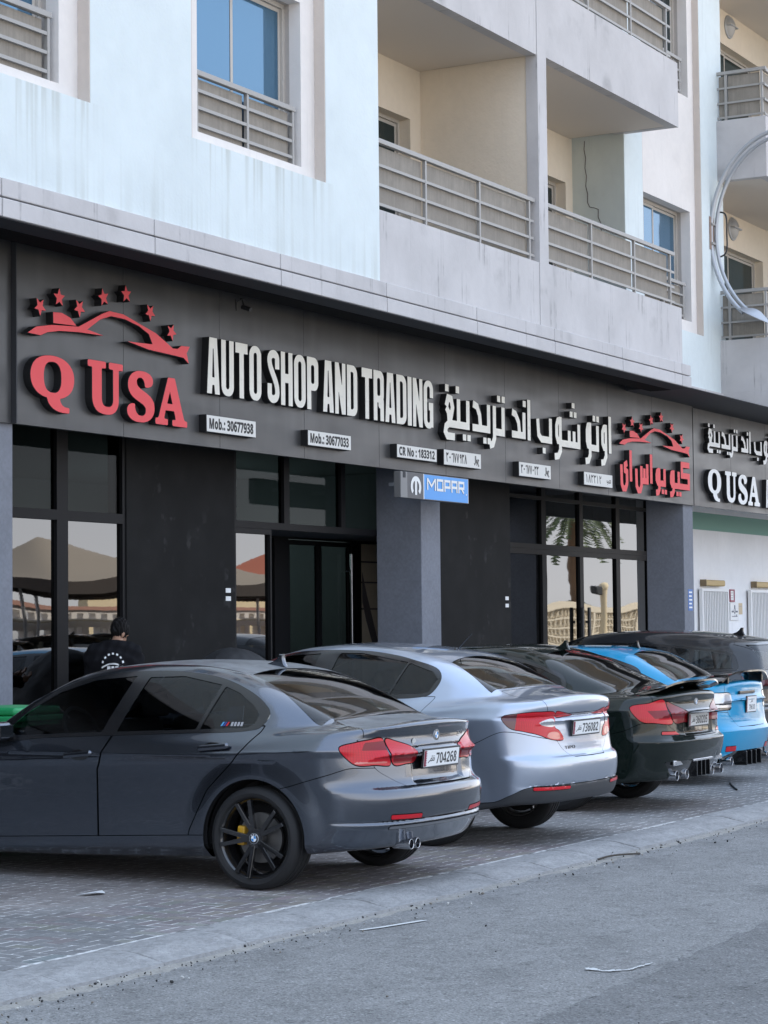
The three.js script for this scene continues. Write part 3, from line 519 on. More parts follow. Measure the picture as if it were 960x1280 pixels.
// ---------------------------------------------------------------- ground floor: pillars, black walls, shopfronts with recessed entrances
{
  const ZA = -13.38, ZD = -14.3;
  for (const [a, b] of [[15.3, 15.86], [23.8, 24.31], [32.63, 33.05]]) part('pillar', rb(a, b, 0, 3.84, -13.335, -12.7, 0.012), M.pillar, B);
  part('wall', rb(18.51, 20.57, 0, 3.84, -13.58, ZA + 0.045, 0.01), M.black, B, 'black rendered wall between the shop windows'); part('wall', rb(24.315, 27.64, 0, 3.84, -13.58, ZA + 0.045, 0.01), M.black, B, 'black rendered wall beside the grey pillar');
  part('soffit', bb(-30, 33.2, 3.84, 3.88, -14.5, -12.72), M.darkSoffit, B);
  part('lobby_wall', bb(21.362, 21.42, 0, 2.83, -14.25, -13.44), M.frame, B); part('lobby_wall', bb(26.5, 26.6, 0, 3.84, -14.25, -13.59), M.black, B); part('lobby_soffit', bb(21.362, 26.5, 2.80, 2.835, -14.25, -13.44), M.darkSoffit, B); part('lobby_wall', bb(27.55, 27.638, 0, 3.84, -14.25, -13.59), M.black, B);
  function front(name, Z, x0, x1, y0, y1, cols, rows, panes, dz = 0) { // aluminium frame with its panes
    const holes = []; for (const c of cols) for (const r of rows) holes.push([c[0], c[1], r[0], r[1]]);
    const w = part(name, slab([x0, x1, y0, y1], holes, Z - 0.05 + dz, Z + 0.03 + dz), M.frame, B);
    cols.forEach((c, i) => rows.forEach((r, j) => { const g = panes(i, j); if (g) part('pane', bb(c[0] - 0.01, c[1] + 0.01, r[0] - 0.01, r[1] + 0.01, Z - 0.016, Z - 0.008), g, w); }));
    return w;
  }
  front('shop_window', ZA, 15.6, 18.508, 0, 3.838, [[15.7, 17.36], [17.54, 18.46]], [[0.12, 2.76], [2.86, 3.78]], (i, j) => (j ? M.clearGlass : M.mirrorGlass));
  front('shop_window', ZA, 20.572, 21.36, 0, 2.80, [[20.61, 21.33]], [[0.1, 2.74]], () => M.mirrorGlass);
  front('transom_window', ZA, 20.572, 24.2, 2.802, 3.838, [[20.62, 21.64], [21.76, 22.96], [23.06, 24.1]], [[2.88, 3.78]], () => M.clearGlass, 0.002);
  front('entrance_window', ZD, 21.43, 26.49, 0, 2.83, [[21.5, 22.9], [23.22, 24.80], [25.05, 26.4]], [[0.1, 2.78]], (i) => (i === 0 ? M.gloss : i === 2 ? M.tealGlass : null));
  { const sp = part('side_panel', bb(25.06, 26.39, 0.12, 2.77, ZD + 0.0, ZD + 0.012), std({ color: rgb(0.66, 0.56, 0.42), roughness: 0.6 }), B, 'cream panel painted as the reflection in the pane beside the entrance door'); for (const y of [0.7, 1.3, 1.9, 2.25, 2.52]) part('reflection_line', bb(25.07, 26.38, y, y + 0.02, ZD + 0.012, ZD + 0.014), M.groove, sp);  // cream colour, lines and dark shape paint the reflection in the side pane
    const sh = new THREE.Shape([[25.1, 2.4], [25.22, 2.1], [25.5, 1.5], [25.62, 1.2], [25.45, 1.28], [25.2, 1.75], [25.1, 2.0]].map((p) => new THREE.Vector2(...p))), g = new THREE.ExtrudeGeometry(sh, { depth: 0.002, bevelEnabled: false }); g.translate(0, 0, ZD + 0.0145); part('reflection_shape', g, M.groove, sp); }
  for (const [a, b, hx] of [[23.23, 24.0, 0], [24.01, 24.79, 24.70]]) {
    const d = part('door', slab([a, b, 0.02, 2.77], [[a + 0.05, b - 0.05, 0.12, 2.71]], ZD - 0.03, ZD + 0.015), M.frame, B); part('pane', bb(a + 0.04, b - 0.04, 0.11, 2.72, ZD - 0.012, ZD - 0.004), M.clearGlass, d);
    if (!hx) continue;
    part('handle', bar([hx, 0.75, ZD + 0.09], [hx, 2.62, ZD + 0.09], 0.024, 10), M.steel, d); for (const y of [0.9, 2.4]) part('handle_mount', bar([hx, y, ZD], [hx, y, ZD + 0.09], 0.012, 8), M.steel, d);
  }
  front('shop_window', ZD, 27.7, 35.1, 0, 2.84, [[27.8, 30.70], [30.86, 32.12], [32.26, 33.60], [33.76, 35.0]], [[0.1, 2.76]], () => M.mirrorGlass);
  front('transom_window', ZD, 27.7, 35.1, 2.842, 3.838, [[27.8, 30.68], [30.84, 32.12], [32.26, 33.60], [33.76, 35.0]], [[2.92, 3.60], [3.66, 3.79]], () => M.mirrorGlass, 0.002);
  for (const hx of [32.06, 32.32]) { const h = part('handle', rb(hx - 0.035, hx + 0.035, 0.8, 1.95, ZD + 0.07, ZD + 0.11, 0.01), M.plastic, B); part('handle_mount', bb(hx - 0.015, hx + 0.015, 1.0, 1.04, ZD + 0.03, ZD + 0.07), M.plastic, h); part('handle_mount', bb(hx - 0.015, hx + 0.015, 1.7, 1.74, ZD + 0.03, ZD + 0.07), M.plastic, h); }
  // dim shop interior behind the clear panes
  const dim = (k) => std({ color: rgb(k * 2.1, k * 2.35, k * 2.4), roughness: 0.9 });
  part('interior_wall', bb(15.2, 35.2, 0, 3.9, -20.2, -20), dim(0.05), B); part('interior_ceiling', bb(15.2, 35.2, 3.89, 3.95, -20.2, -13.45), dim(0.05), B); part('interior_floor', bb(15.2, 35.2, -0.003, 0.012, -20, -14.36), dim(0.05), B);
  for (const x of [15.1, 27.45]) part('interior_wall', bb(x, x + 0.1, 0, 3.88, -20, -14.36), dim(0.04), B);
  part('wall', bb(-30, 15.3, 0, 5.43, -14.9, -13.4), M.black, B); part('fascia', bb(-30, 15.78, 3.56, 5.43, -12.72, -12.655), M.fascia, B);
  for (const x of [2, 9]) part('pillar', rb(x, x + 0.5, 0, 3.84, -13.335, -12.7, 0.012), M.pillar, B);
  // white painted wall of the next unit
  part('wall', bb(35.2, 60, 0, 5.16, -14.4, -14.05), std({ map: M.white.map, color: rgb(1.16, 1.22, 1.28), roughness: 0.85, bumpMap: M.white.bumpMap, bumpScale: 0.002 }), B, 'white painted wall of the next unit');
  part('painted_stripe', bb(35.2, 60, 3.35, 3.66, -14.052, -14.046), std({ color: rgb(0.22, 0.40, 0.33), roughness: 0.8 }), B, 'green stripe on the white wall');
  // small stickers by the wall edge and on the far pillar
  for (const [x, y] of [[20.42, 2.0], [20.42, 2.09], [27.5, 1.95], [27.5, 2.05]]) part('sticker', bb(x - 0.05, x + 0.05, y - 0.025, y + 0.025, ZA + 0.045, ZA + 0.049), M.whitePaint, B);
  const st = part('sticker', bb(32.78, 32.97, 1.88, 2.22, -12.70, -12.695), std({ color: rgb(0.06, 0.16, 0.42), roughness: 0.5 }), B, 'blue sticker on the far pillar');
  for (let k = 0; k < 5; k++) part('sticker_print', bb(32.81, 32.94 - 0.02 * (k % 2), 1.92 + k * 0.06, 1.945 + k * 0.06, -12.695, -12.693), M.whitePaint, st);
}
{ // lit round lamp in the shop, seen through the door
  const t = thing('ceiling_lamp', 'lit round white lamp hanging inside the shop behind the door', 'ceiling lamp', [25.6, 2.95, -17.2]); const g = new THREE.SphereGeometry(0.2, 20, 12); g.scale(1, 0.35, 1);
  part('lamp_globe', g, std({ color: rgb(0.6, 0.65, 0.65), emissive: rgb(0.5, 0.6, 0.62), emissiveIntensity: 1 }), t); part('stem', bar([0, 0.07, 0], [0, 0.93, 0], 0.012, 8), M.plastic, t);
  const l = new THREE.PointLight(rgb(0.85, 1, 1), 3.0); l.position.set(25.6, 2.78, -17.2); l.shadow.radius = 8; l.castShadow = true; scene.add(l);
}
// inside: hanging lamps seen through the panes over the door
for (const [i, x, z, l] of [[0, 22.2, -14.9, 'black hanging lamp in the shop, nearer the window over the door'], [1, 23.6, -16.2, 'black hanging lamp deeper in the shop behind the first one']]) {
  const t = thing('pendant_lamp', l, 'pendant lamp', [x, 3.22, z], 'lamps hanging in the shop'); part('shade', new THREE.LatheGeometry([[0.03, 0.16], [0.1, 0.13], [0.22, 0.02], [0.225, 0], [0.21, 0.015], [0.09, 0.12], [0.0, 0.14]].map((p) => new THREE.Vector2(...p)), 24), M.galv, t); part('cord', bar([0, 0.16, 0], [0, 0.52, 0], 0.008, 6), M.plastic, t);
}
// ---------------------------------------------------------------- shop signs
const letterSide = std({ color: rgb(0.012, 0.012, 0.013), roughness: 0.5 });
const letterFace = std({ map: tex(512, 256, (u, v) => { const k = 1 + 0.12 * (n8(u, v) - 0.5) - 0.10 * sstep(0.55, 0.8, n16(u, v)); return [0.80 * k, 0.775 * k, 0.69 * k]; }, [2.2, 1.1]), roughness: 0.6 });
const redFace = std({ map: tex(512, 256, (u, v) => { const k = 1 + 0.10 * (n8(u, v) - 0.5); return [0.76 * k, 0.062 * k, 0.072 * k]; }, [2.2, 1.1]), roughness: 0.55 });
const whiteFace = std({ color: rgb(0.78, 0.78, 0.76), roughness: 0.6 });
function letters(parent, shapes, x, y, face, depth = 0.085, name = 'letter', z = -12.65) {
  for (const s of shapes) { const g = new THREE.ExtrudeGeometry(s, { depth: depth - (depth > 0.02 ? 0.004 : 0), bevelEnabled: depth > 0.02, bevelThickness: 0.004, bevelSize: 0.003, bevelOffset: -0.003, bevelSegments: 1 }); g.translate(x, y, z); part(name, g, [face, letterSide], parent); }
}
// condensed heavy capitals in a cell w x h with stroke t
const caps = {
  rr(c, x, y, w, h, r) { c.beginPath(); c.moveTo(x + r, y); c.arcTo(x + w, y, x + w, y + h, r); c.arcTo(x + w, y + h, x, y + h, r); c.arcTo(x, y + h, x, y, r); c.arcTo(x, y, x + w, y, r); c.fill(); },
  cut(c, f) { c.fillStyle = '#000'; f(); c.fillStyle = '#fff'; },
  poly(c, p) { c.beginPath(); p.forEach((q, i) => (i ? c.lineTo(...q) : c.moveTo(...q))); c.fill(); },
  O(c, w, h, t) { caps.rr(c, 0, 0, w, h, w * 0.46); caps.cut(c, () => caps.rr(c, t, t * 0.85, w - 2 * t, h - 1.7 * t, (w - 2 * t) * 0.48)); },
  U(c, w, h, t) { caps.rr(c, 0, 0, w, h, w * 0.44); c.fillRect(0, h * 0.5, w, h * 0.5); caps.cut(c, () => { caps.rr(c, t, t * 0.85, w - 2 * t, h * 0.7, (w - 2 * t) * 0.48); c.fillRect(t, h * 0.5, w - 2 * t, h); }); },
  A(c, w, h, t) { caps.poly(c, [[0, 0], [w * 0.2, h], [w * 0.8, h], [w, 0]]); caps.cut(c, () => { caps.poly(c, [[t * 1.02, -0.01], [t * 1.14, h * 0.16], [w - t * 1.14, h * 0.16], [w - t * 1.02, -0.01]]); caps.poly(c, [[t * 1.12, h * 0.30], [w * 0.5 - 0.004, h * 0.80], [w * 0.5 + 0.004, h * 0.80], [w - t * 1.12, h * 0.30]]); }); },
  T(c, w, h, t) { c.fillRect(0, h - t * 1.25, w, t * 1.25); c.fillRect(w / 2 - t / 2, 0, t, h); },
  H(c, w, h, t) { c.fillRect(0, 0, t, h); c.fillRect(w - t, 0, t, h); c.fillRect(0, h * 0.42, w, t * 1.15); },
  I(c, w, h) { c.fillRect(0, 0, w, h); },
  N(c, w, h, t) { c.fillRect(0, 0, t * 0.92, h); c.fillRect(w - t * 0.92, 0, t * 0.92, h); caps.poly(c, [[0, h], [t * 1.0, h], [w, 0], [w - t * 1.0, 0]]); },
  P(c, w, h, t) { caps.rr(c, 0, h * 0.36, w, h * 0.64, w * 0.38); c.fillRect(0, 0, t, h); c.fillRect(0, h * 0.36, w * 0.5, h * 0.64); caps.cut(c, () => caps.rr(c, t, h * 0.36 + t * 0.9, w - 2 * t, h * 0.64 - 1.9 * t, (w - 2 * t) * 0.4)); },
  R(c, w, h, t) { caps.P(c, w, h, t); c.fillRect(w - t * 1.02, 0, t, h * 0.36); caps.rr(c, w * 0.45, h * 0.24, w * 0.54, h * 0.24, w * 0.2); },
  D(c, w, h, t) { caps.rr(c, 0, 0, w, h, w * 0.44); c.fillRect(0, 0, w * 0.5, h); caps.cut(c, () => { caps.rr(c, t, t * 0.9, w - 2 * t, h - 1.8 * t, (w - 2 * t) * 0.46); c.fillRect(t, t * 0.9, (w - 2 * t) * 0.5, h - 1.8 * t); }); },
  S(c, w, h, t) { c.lineWidth = t; c.lineCap = 'butt'; c.lineJoin = 'round'; const a = t / 2, r = w - a; c.beginPath(); c.moveTo(r, h * 0.64); c.lineTo(r, h * 0.82); c.bezierCurveTo(r, h - a * 0.6, a, h - a * 0.6, a, h * 0.80); c.bezierCurveTo(a, h * 0.60, r, h * 0.46, r, h * 0.22); c.bezierCurveTo(r, a * 0.6, a, a * 0.6, a, h * 0.18); c.lineTo(a, h * 0.37); c.stroke(); },
  G(c, w, h, t) { caps.O(c, w, h, t); caps.cut(c, () => c.fillRect(w * 0.5, h * 0.50, w, h * 0.14)); c.fillRect(w * 0.52, h * 0.38, w * 0.48, t * 1.1); c.fillRect(w - t, 0.02, t, h * 0.45); },
};
function capLine(parent, text, x0, x1, y0, y1, t, face, gap, z) {
  const wI = 0.42, n = [...text].reduce((s, ch) => s + (ch === 'I' ? wI : 1), 0), cell = (x1 - x0 - gap * (text.length - 1)) / n; let x = x0;
  for (const ch of text) { const w = ch === 'I' ? cell * wI : cell; letters(parent, trace(w, y1 - y0, 260, (c) => caps[ch](c, w, y1 - y0, Math.min(t, w * 0.42))), x, y0, face, 0.085, 'letter', z); x += w + gap; }
}
function serif(parent, list, face, bold) { for (const [ch, x0, x1, y0, y1] of list) letters(parent, trace(x1 - x0, y1 - y0, 260, (c) => fitText(c, ch, 'bold serif', 0, x1 - x0, 0, y1 - y0, bold)), x0, y0, face); }
const star = (r, turn, sx) => { const s = new THREE.Shape(); for (let i = 0; i < 10; i++) { const a = Math.PI / 2 + turn + i * Math.PI / 5, q = i % 2 ? r * 0.46 : r; i ? s.lineTo(Math.cos(a) * q * sx, Math.sin(a) * q) : s.moveTo(Math.cos(a) * q * sx, Math.sin(a) * q); } s.closePath(); return s; };
function carLogo(parent, x0, y0, s, sy) { // swoosh car with seven stars; measured from the lower left tip of the first one
  const at = (p) => [(p[0] - 15.895) * s, (p[1] - 4.386) * sy];
  const A = [[15.905, 4.402], [16.033, 4.475], [16.272, 4.518], [16.68, 4.548], [17.05, 4.715], [17.17, 4.757], [17.40, 4.752], [17.70, 4.685], [17.957, 4.628], [18.16, 4.545], [18.25, 4.508], [18.33, 4.512], [18.40, 4.55], [18.555, 4.555], [18.50, 4.48], [18.535, 4.375], [18.44, 4.425], [18.3, 4.432], [17.83, 4.445], [17.47, 4.492], [17.75, 4.505], [17.89, 4.510], [17.83, 4.60], [17.66, 4.662], [17.42, 4.703], [17.2, 4.705], [17.03, 4.655], [16.82, 4.535], [17.075, 4.503], [16.682, 4.490], [16.38, 4.468], [16.2, 4.435], [16.10, 4.395]];
  const W = [[16.285, 4.64], [16.42, 4.648], [16.55, 4.618], [16.65, 4.548], [16.29, 4.532]];
  for (const P of [A, W]) letters(parent, [new THREE.Shape(P.map((p) => new THREE.Vector2(...at(p))))], x0, y0, redFace, 0.085, 'emblem');
  [[16.093, 4.665, Math.PI], [16.382, 4.785, 0], [16.695, 4.725, Math.PI], [17.078, 4.875, 0.25], [17.451, 4.955, 0.1], [17.857, 4.825, Math.PI], [18.228, 4.668, Math.PI + 0.2]].forEach(([X, Y, t]) => { const [a, b] = at([X, Y]); letters(parent, [star(0.092 * sy, t, s / sy)], x0 + a, y0 + b, redFace, 0.085, 'star'); });
}
// heavy square Arabic lettering, as strokes
const AR = {
  auto: [[[29.42, 4.70], [29.42, 4.155]], [[29.27, 4.525], [29.2, 4.515], [29.15, 4.45], [29.15, 4.29], [29.2, 4.23], [29.27, 4.225]], [[29.27, 4.57], [29.27, 4.11], [29.2, 4.02], [29.09, 4.005]],
    [[28.97, 4.53], [28.97, 4.20], [28.70, 4.20]], [[28.70, 4.515], [28.63, 4.505], [28.6, 4.44], [28.6, 4.29], [28.63, 4.225], [28.7, 4.22]], [[28.70, 4.56], [28.70, 4.09], [28.64, 4.01], [28.53, 3.995]], [[28.85, 4.58], [28.85, 4.67]], [[28.98, 4.58], [28.98, 4.67]]],
  shop: [[[28.31, 4.50], [28.31, 4.195], [27.70, 4.195]], [[27.98, 4.39], [27.98, 4.2]], [[28.145, 4.39], [28.145, 4.2]], [[27.68, 4.515], [27.6, 4.5], [27.56, 4.43], [27.56, 4.29], [27.6, 4.22], [27.68, 4.215]], [[27.68, 4.56], [27.68, 4.09], [27.61, 4.01], [27.48, 3.995]], [[28.055, 4.58], [28.055, 4.665]], [[28.19, 4.58], [28.19, 4.665]], [[28.125, 4.71], [28.125, 4.79]],
    [[27.355, 4.51], [27.355, 4.205], [27.06, 4.205], [26.97, 4.26], [26.945, 4.48]], [[27.14, 4.01], [27.14, 4.095]]],
  and: [[[26.665, 4.71], [26.665, 4.155]], [[26.51, 4.525], [26.51, 4.21], [26.13, 4.21]], [[26.14, 4.505], [26.25, 4.48], [26.34, 4.38], [26.37, 4.21]], [[26.525, 4.595], [26.525, 4.685]]],
  trading: [[[25.87, 4.54], [25.87, 4.20], [25.60, 4.20]], [[25.61, 4.54], [25.61, 4.12], [25.56, 4.035], [25.46, 4.01]], [[25.745, 4.595], [25.745, 4.685]], [[25.88, 4.595], [25.88, 4.685]],
    [[25.44, 4.54], [25.44, 4.21], [24.97, 4.21]], [[24.99, 4.515], [25.11, 4.485], [25.18, 4.38], [25.205, 4.21]], [[25.325, 4.02], [25.325, 4.105]], [[25.45, 4.02], [25.45, 4.105]],
    [[24.845, 4.54], [24.845, 4.21], [24.32, 4.21], [24.24, 4.17], [24.22, 4.1], [24.27, 4.05], [24.48, 4.05]], [[24.585, 4.54], [24.585, 4.21]], [[24.745, 4.02], [24.745, 4.105]], [[24.87, 4.02], [24.87, 4.105]], [[24.56, 4.605], [24.56, 4.70]], [[24.27, 4.605], [24.27, 4.70]],
    [[24.25, 4.42], [24.30, 4.53], [24.38, 4.52], [24.42, 4.42], [24.38, 4.31], [24.34, 4.21]], [[24.25, 4.41], [24.31, 4.35], [24.33, 4.21]]],
  red: [[[32.59, 4.17], [32.26, 4.17], [32.26, 3.995], [32.55, 3.995], [32.55, 3.82], [31.88, 3.82]], [[32.12, 4.05], [32.12, 3.82]], [[31.89, 4.02], [31.82, 4.0], [31.8, 3.95], [31.8, 3.87], [31.84, 3.825], [31.9, 3.82]], [[31.9, 4.06], [31.9, 3.735], [31.85, 3.685], [31.75, 3.675]], [[32.06, 3.66], [32.06, 3.735]], [[32.18, 3.66], [32.18, 3.735]],
    [[31.53, 4.06], [31.53, 3.825], [31.30, 3.825]], [[31.30, 4.02], [31.23, 4.0], [31.21, 3.95], [31.21, 3.87], [31.25, 3.83], [31.3, 3.825]], [[31.31, 4.06], [31.31, 3.735], [31.27, 3.685], [31.17, 3.675]], [[31.45, 3.665], [31.45, 3.74]], [[31.57, 3.665], [31.57, 3.74]],
    [[30.99, 4.25], [30.99, 3.80]], [[30.83, 4.09], [30.83, 3.825], [30.60, 3.825]], [[30.715, 4.02], [30.715, 3.83]], [[30.60, 4.05], [30.60, 3.76], [30.55, 3.68], [30.47, 3.675], [30.41, 3.74], [30.40, 4.0]],
    [[30.19, 4.26], [30.19, 3.79]], [[30.06, 4.06], [29.97, 4.03], [29.97, 3.95], [30.04, 3.93], [30.04, 3.76], [29.98, 3.68], [29.89, 3.675], [29.84, 3.74], [29.83, 4.03]]],
};
function arabic(parent, lists, x0, y0, x1, y1, face, w, map) {
  const f = map || ((p) => p), L = lists.map((l) => l.map((p) => { const q = f(p); return [q[0] - x0, q[1] - y0]; }));
  letters(parent, trace(x1 - x0, y1 - y0, 200, (c) => strokes(c, L, w, 'butt', 'miter')), x0, y0, face);
}
function textPlate(parent, label, x0, x1, y0, y1, text, arab) {
  const b = part('number_board', rb(x0, x1, y0, y1, -12.652, -12.56, 0.004), letterSide, parent, label);
  const W = Math.round((x1 - x0) * 420), H = Math.round((y1 - y0) * 420), p = new THREE.PlaneGeometry(x1 - x0 - 0.012, y1 - y0 - 0.012); p.translate((x0 + x1) / 2, (y0 + y1) / 2, -12.557);
  part('board_face', p, std({ roughness: 0.6, map: canvasTex(W, H, (c, w, h) => { c.fillStyle = '#d9d8d3'; c.fillRect(0, 0, w, h); c.fillStyle = '#161616'; c.strokeStyle = '#161616';
    if (!arab) { c.save(); c.scale(1, -1); c.translate(0, -h); fitText(c, text, 'bold sans-serif', w * 0.05, w * 0.95, h * 0.16, h * 0.86, 3); c.restore(); return; }
    // Arabic word and eastern digits as pen strokes
    c.lineWidth = h * 0.075; c.lineJoin = 'round'; c.lineCap = 'round'; const S = h * 0.5, pen = (x, y, ls) => { for (const l of ls) { c.beginPath(); l.forEach((q, i) => (i ? c.lineTo(x + q[0] * S, y - q[1] * S) : c.moveTo(x + q[0] * S, y - q[1] * S))); c.stroke(); } };
    const dg = { 0: [[[0.2, 0.45], [0.26, 0.5], [0.2, 0.55], [0.14, 0.5], [0.2, 0.45]]], 1: [[[0.12, 1], [0.2, 0.7], [0.22, 0]]], 2: [[[0.08, 1], [0.14, 0.75], [0.34, 0.78], [0.36, 1]], [[0.1, 0.95], [0.2, 0]]], 3: [[[0.04, 1], [0.08, 0.78], [0.2, 0.95], [0.24, 0.78], [0.38, 1]], [[0.06, 0.95], [0.16, 0]]], 6: [[[0.06, 0.92], [0.36, 1.0], [0.34, 0]]], 7: [[[0.04, 1], [0.2, 0], [0.36, 1]]], 8: [[[0.04, 0], [0.2, 1], [0.36, 0]]], 9: [[[0.36, 0.7], [0.2, 0.6], [0.12, 0.8], [0.24, 1], [0.34, 0.85], [0.3, 0]]] };
    let x = w * 0.06; c.lineWidth = h * 0.09; const adv = w * 0.56 / text.length; for (const ch of text) { pen(x, h * 0.76, dg[ch].map((l) => l.map((p) => [p[0] * adv / S * 2.0, p[1] * 1.1]))); x += adv; }
    c.lineWidth = h * 0.075; pen(w * 0.95, h * 0.68, arab === 'mob' ? [[[-0.1, 0.5], [-0.35, 0.6], [-0.2, 0.35], [-0.42, 0.1], [-0.3, -0.3], [-0.05, -0.25]], [[-0.5, 0.4], [-0.55, 0.15], [-0.75, 0.1], [-0.75, 0.5], [-0.58, 0.5], [-0.6, 0], [-0.75, -0.2]], [[-0.95, 1], [-0.95, 0.1]], [[-1.15, 1], [-1.15, 0], [-1.3, -0.2], [-1.45, 0]], [[-0.25, -0.02], [-0.22, -0.02]]] : [[[-0.1, 0.1], [-0.2, 0.5], [-0.5, 0.5], [-0.5, 0.1], [-0.1, 0.1]], [[-0.5, 0.3], [-0.6, 0.1], [-0.9, 0], [-0.95, 0.3]], [[-1.15, 0.4], [-1.15, 0.1], [-1.5, 0.1], [-1.55, 0.4]], [[-1.33, -0.15], [-1.31, -0.15]]]);
  }) }), b);
}
{
  const s = thing('shop_sign', 'long dark fascia sign of the auto shop with red emblem and cream lettering', 'shop sign');
  const e = [15.80]; while (e[e.length - 1] < 32.9) e.push(Math.min(32.97, e[e.length - 1] + 1.717));
  for (let i = 0; i + 1 < e.length; i++) part('sign_panel', rb(e[i] + 0.002, e[i + 1] - 0.002, 3.56, 5.42, -12.70, -12.65, 0.003), M.fascia, s);
  part('sign_backing', bb(15.81, 32.96, 3.58, 5.41, -12.716, -12.702), M.darkSoffit, s);
  part('sign_return', bb(15.785, 15.799, 3.56, 5.42, -12.72, -12.6), M.darkSoffit, s);
  serif(s, [['Q', 15.953, 16.608, 3.695, 4.235], ['U', 16.819, 17.394, 3.74, 4.255], ['S', 17.455, 17.926, 3.708, 4.23], ['A', 17.935, 18.501, 3.716, 4.208]], redFace, 0.035);
  carLogo(s, 15.895, 4.386, 1, 1);
  capLine(s, 'AUTO', 18.865, 19.925, 4.105, 4.70, 0.092, letterFace, 0.028); capLine(s, 'SHOP', 20.045, 21.125, 4.105, 4.70, 0.092, letterFace, 0.028);
  capLine(s, 'AND', 21.222, 22.01, 4.105, 4.70, 0.092, letterFace, 0.028); capLine(s, 'TRADING', 22.112, 23.90, 4.10, 4.70, 0.092, letterFace, 0.028);
  arabic(s, [...AR.auto, ...AR.shop, ...AR.and, ...AR.trading], 24.05, 3.85, 29.6, 4.9, letterFace, 0.098);
  carLogo(s, 29.741, 4.315, 1.085, 0.93);
  arabic(s, AR.red, 29.65, 3.55, 32.8, 4.4, redFace, 0.098);
  textPlate(s, 'white number board under the word auto', 18.84, 19.795, 3.703, 3.885, 'Mob.: 30677938'); textPlate(s, 'white number board under the word shop', 20.87, 21.838, 3.70, 3.875, 'Mob.: 30677033'); textPlate(s, 'white registration board left of the blue sign', 22.935, 23.965, 3.695, 3.86, 'CR No : 183312');
  textPlate(s, 'white board with Arabic phone number, leftmost of three', 24.15, 25.19, 3.68, 3.878, '30677938', 'mob'); textPlate(s, 'white board with Arabic phone number, middle of three', 26.315, 27.33, 3.66, 3.856, '30677033', 'mob'); textPlate(s, 'white board with Arabic registration number, rightmost of three', 28.445, 29.47, 3.653, 3.846, '183312', 'cr');
}
{
  const s = thing('shop_sign', 'dark fascia sign of the next unit with white Arabic and Latin lettering', 'shop sign');
  const e = [32.985]; while (e[e.length - 1] < 44) e.push(e[e.length - 1] + 1.717);
  for (let i = 0; i + 1 < e.length; i++) part('sign_panel', rb(e[i] + 0.002, e[i + 1] - 0.002, 3.56, 5.13, -12.70, -12.645, 0.003), M.fascia, s);
  serif(s, [['Q', 33.408, 34.008, 3.65, 4.19], ['U', 34.2, 34.75, 3.67, 4.185], ['S', 34.81, 35.28, 3.662, 4.178], ['A', 35.295, 35.89, 3.664, 4.165]], whiteFace, 0.035);
  capLine(s, 'AUTO', 36.2, 37.2, 3.66, 4.15, 0.085, whiteFace, 0.028);
  arabic(s, [...AR.shop, ...AR.and, ...AR.trading], 33.3, 4.35, 37.2, 5.05, whiteFace, 0.075, (p) => [33.406 + (p[0] - 24.17) * 0.815, 4.44 + (p[1] - 4.0) * 0.68]);
}
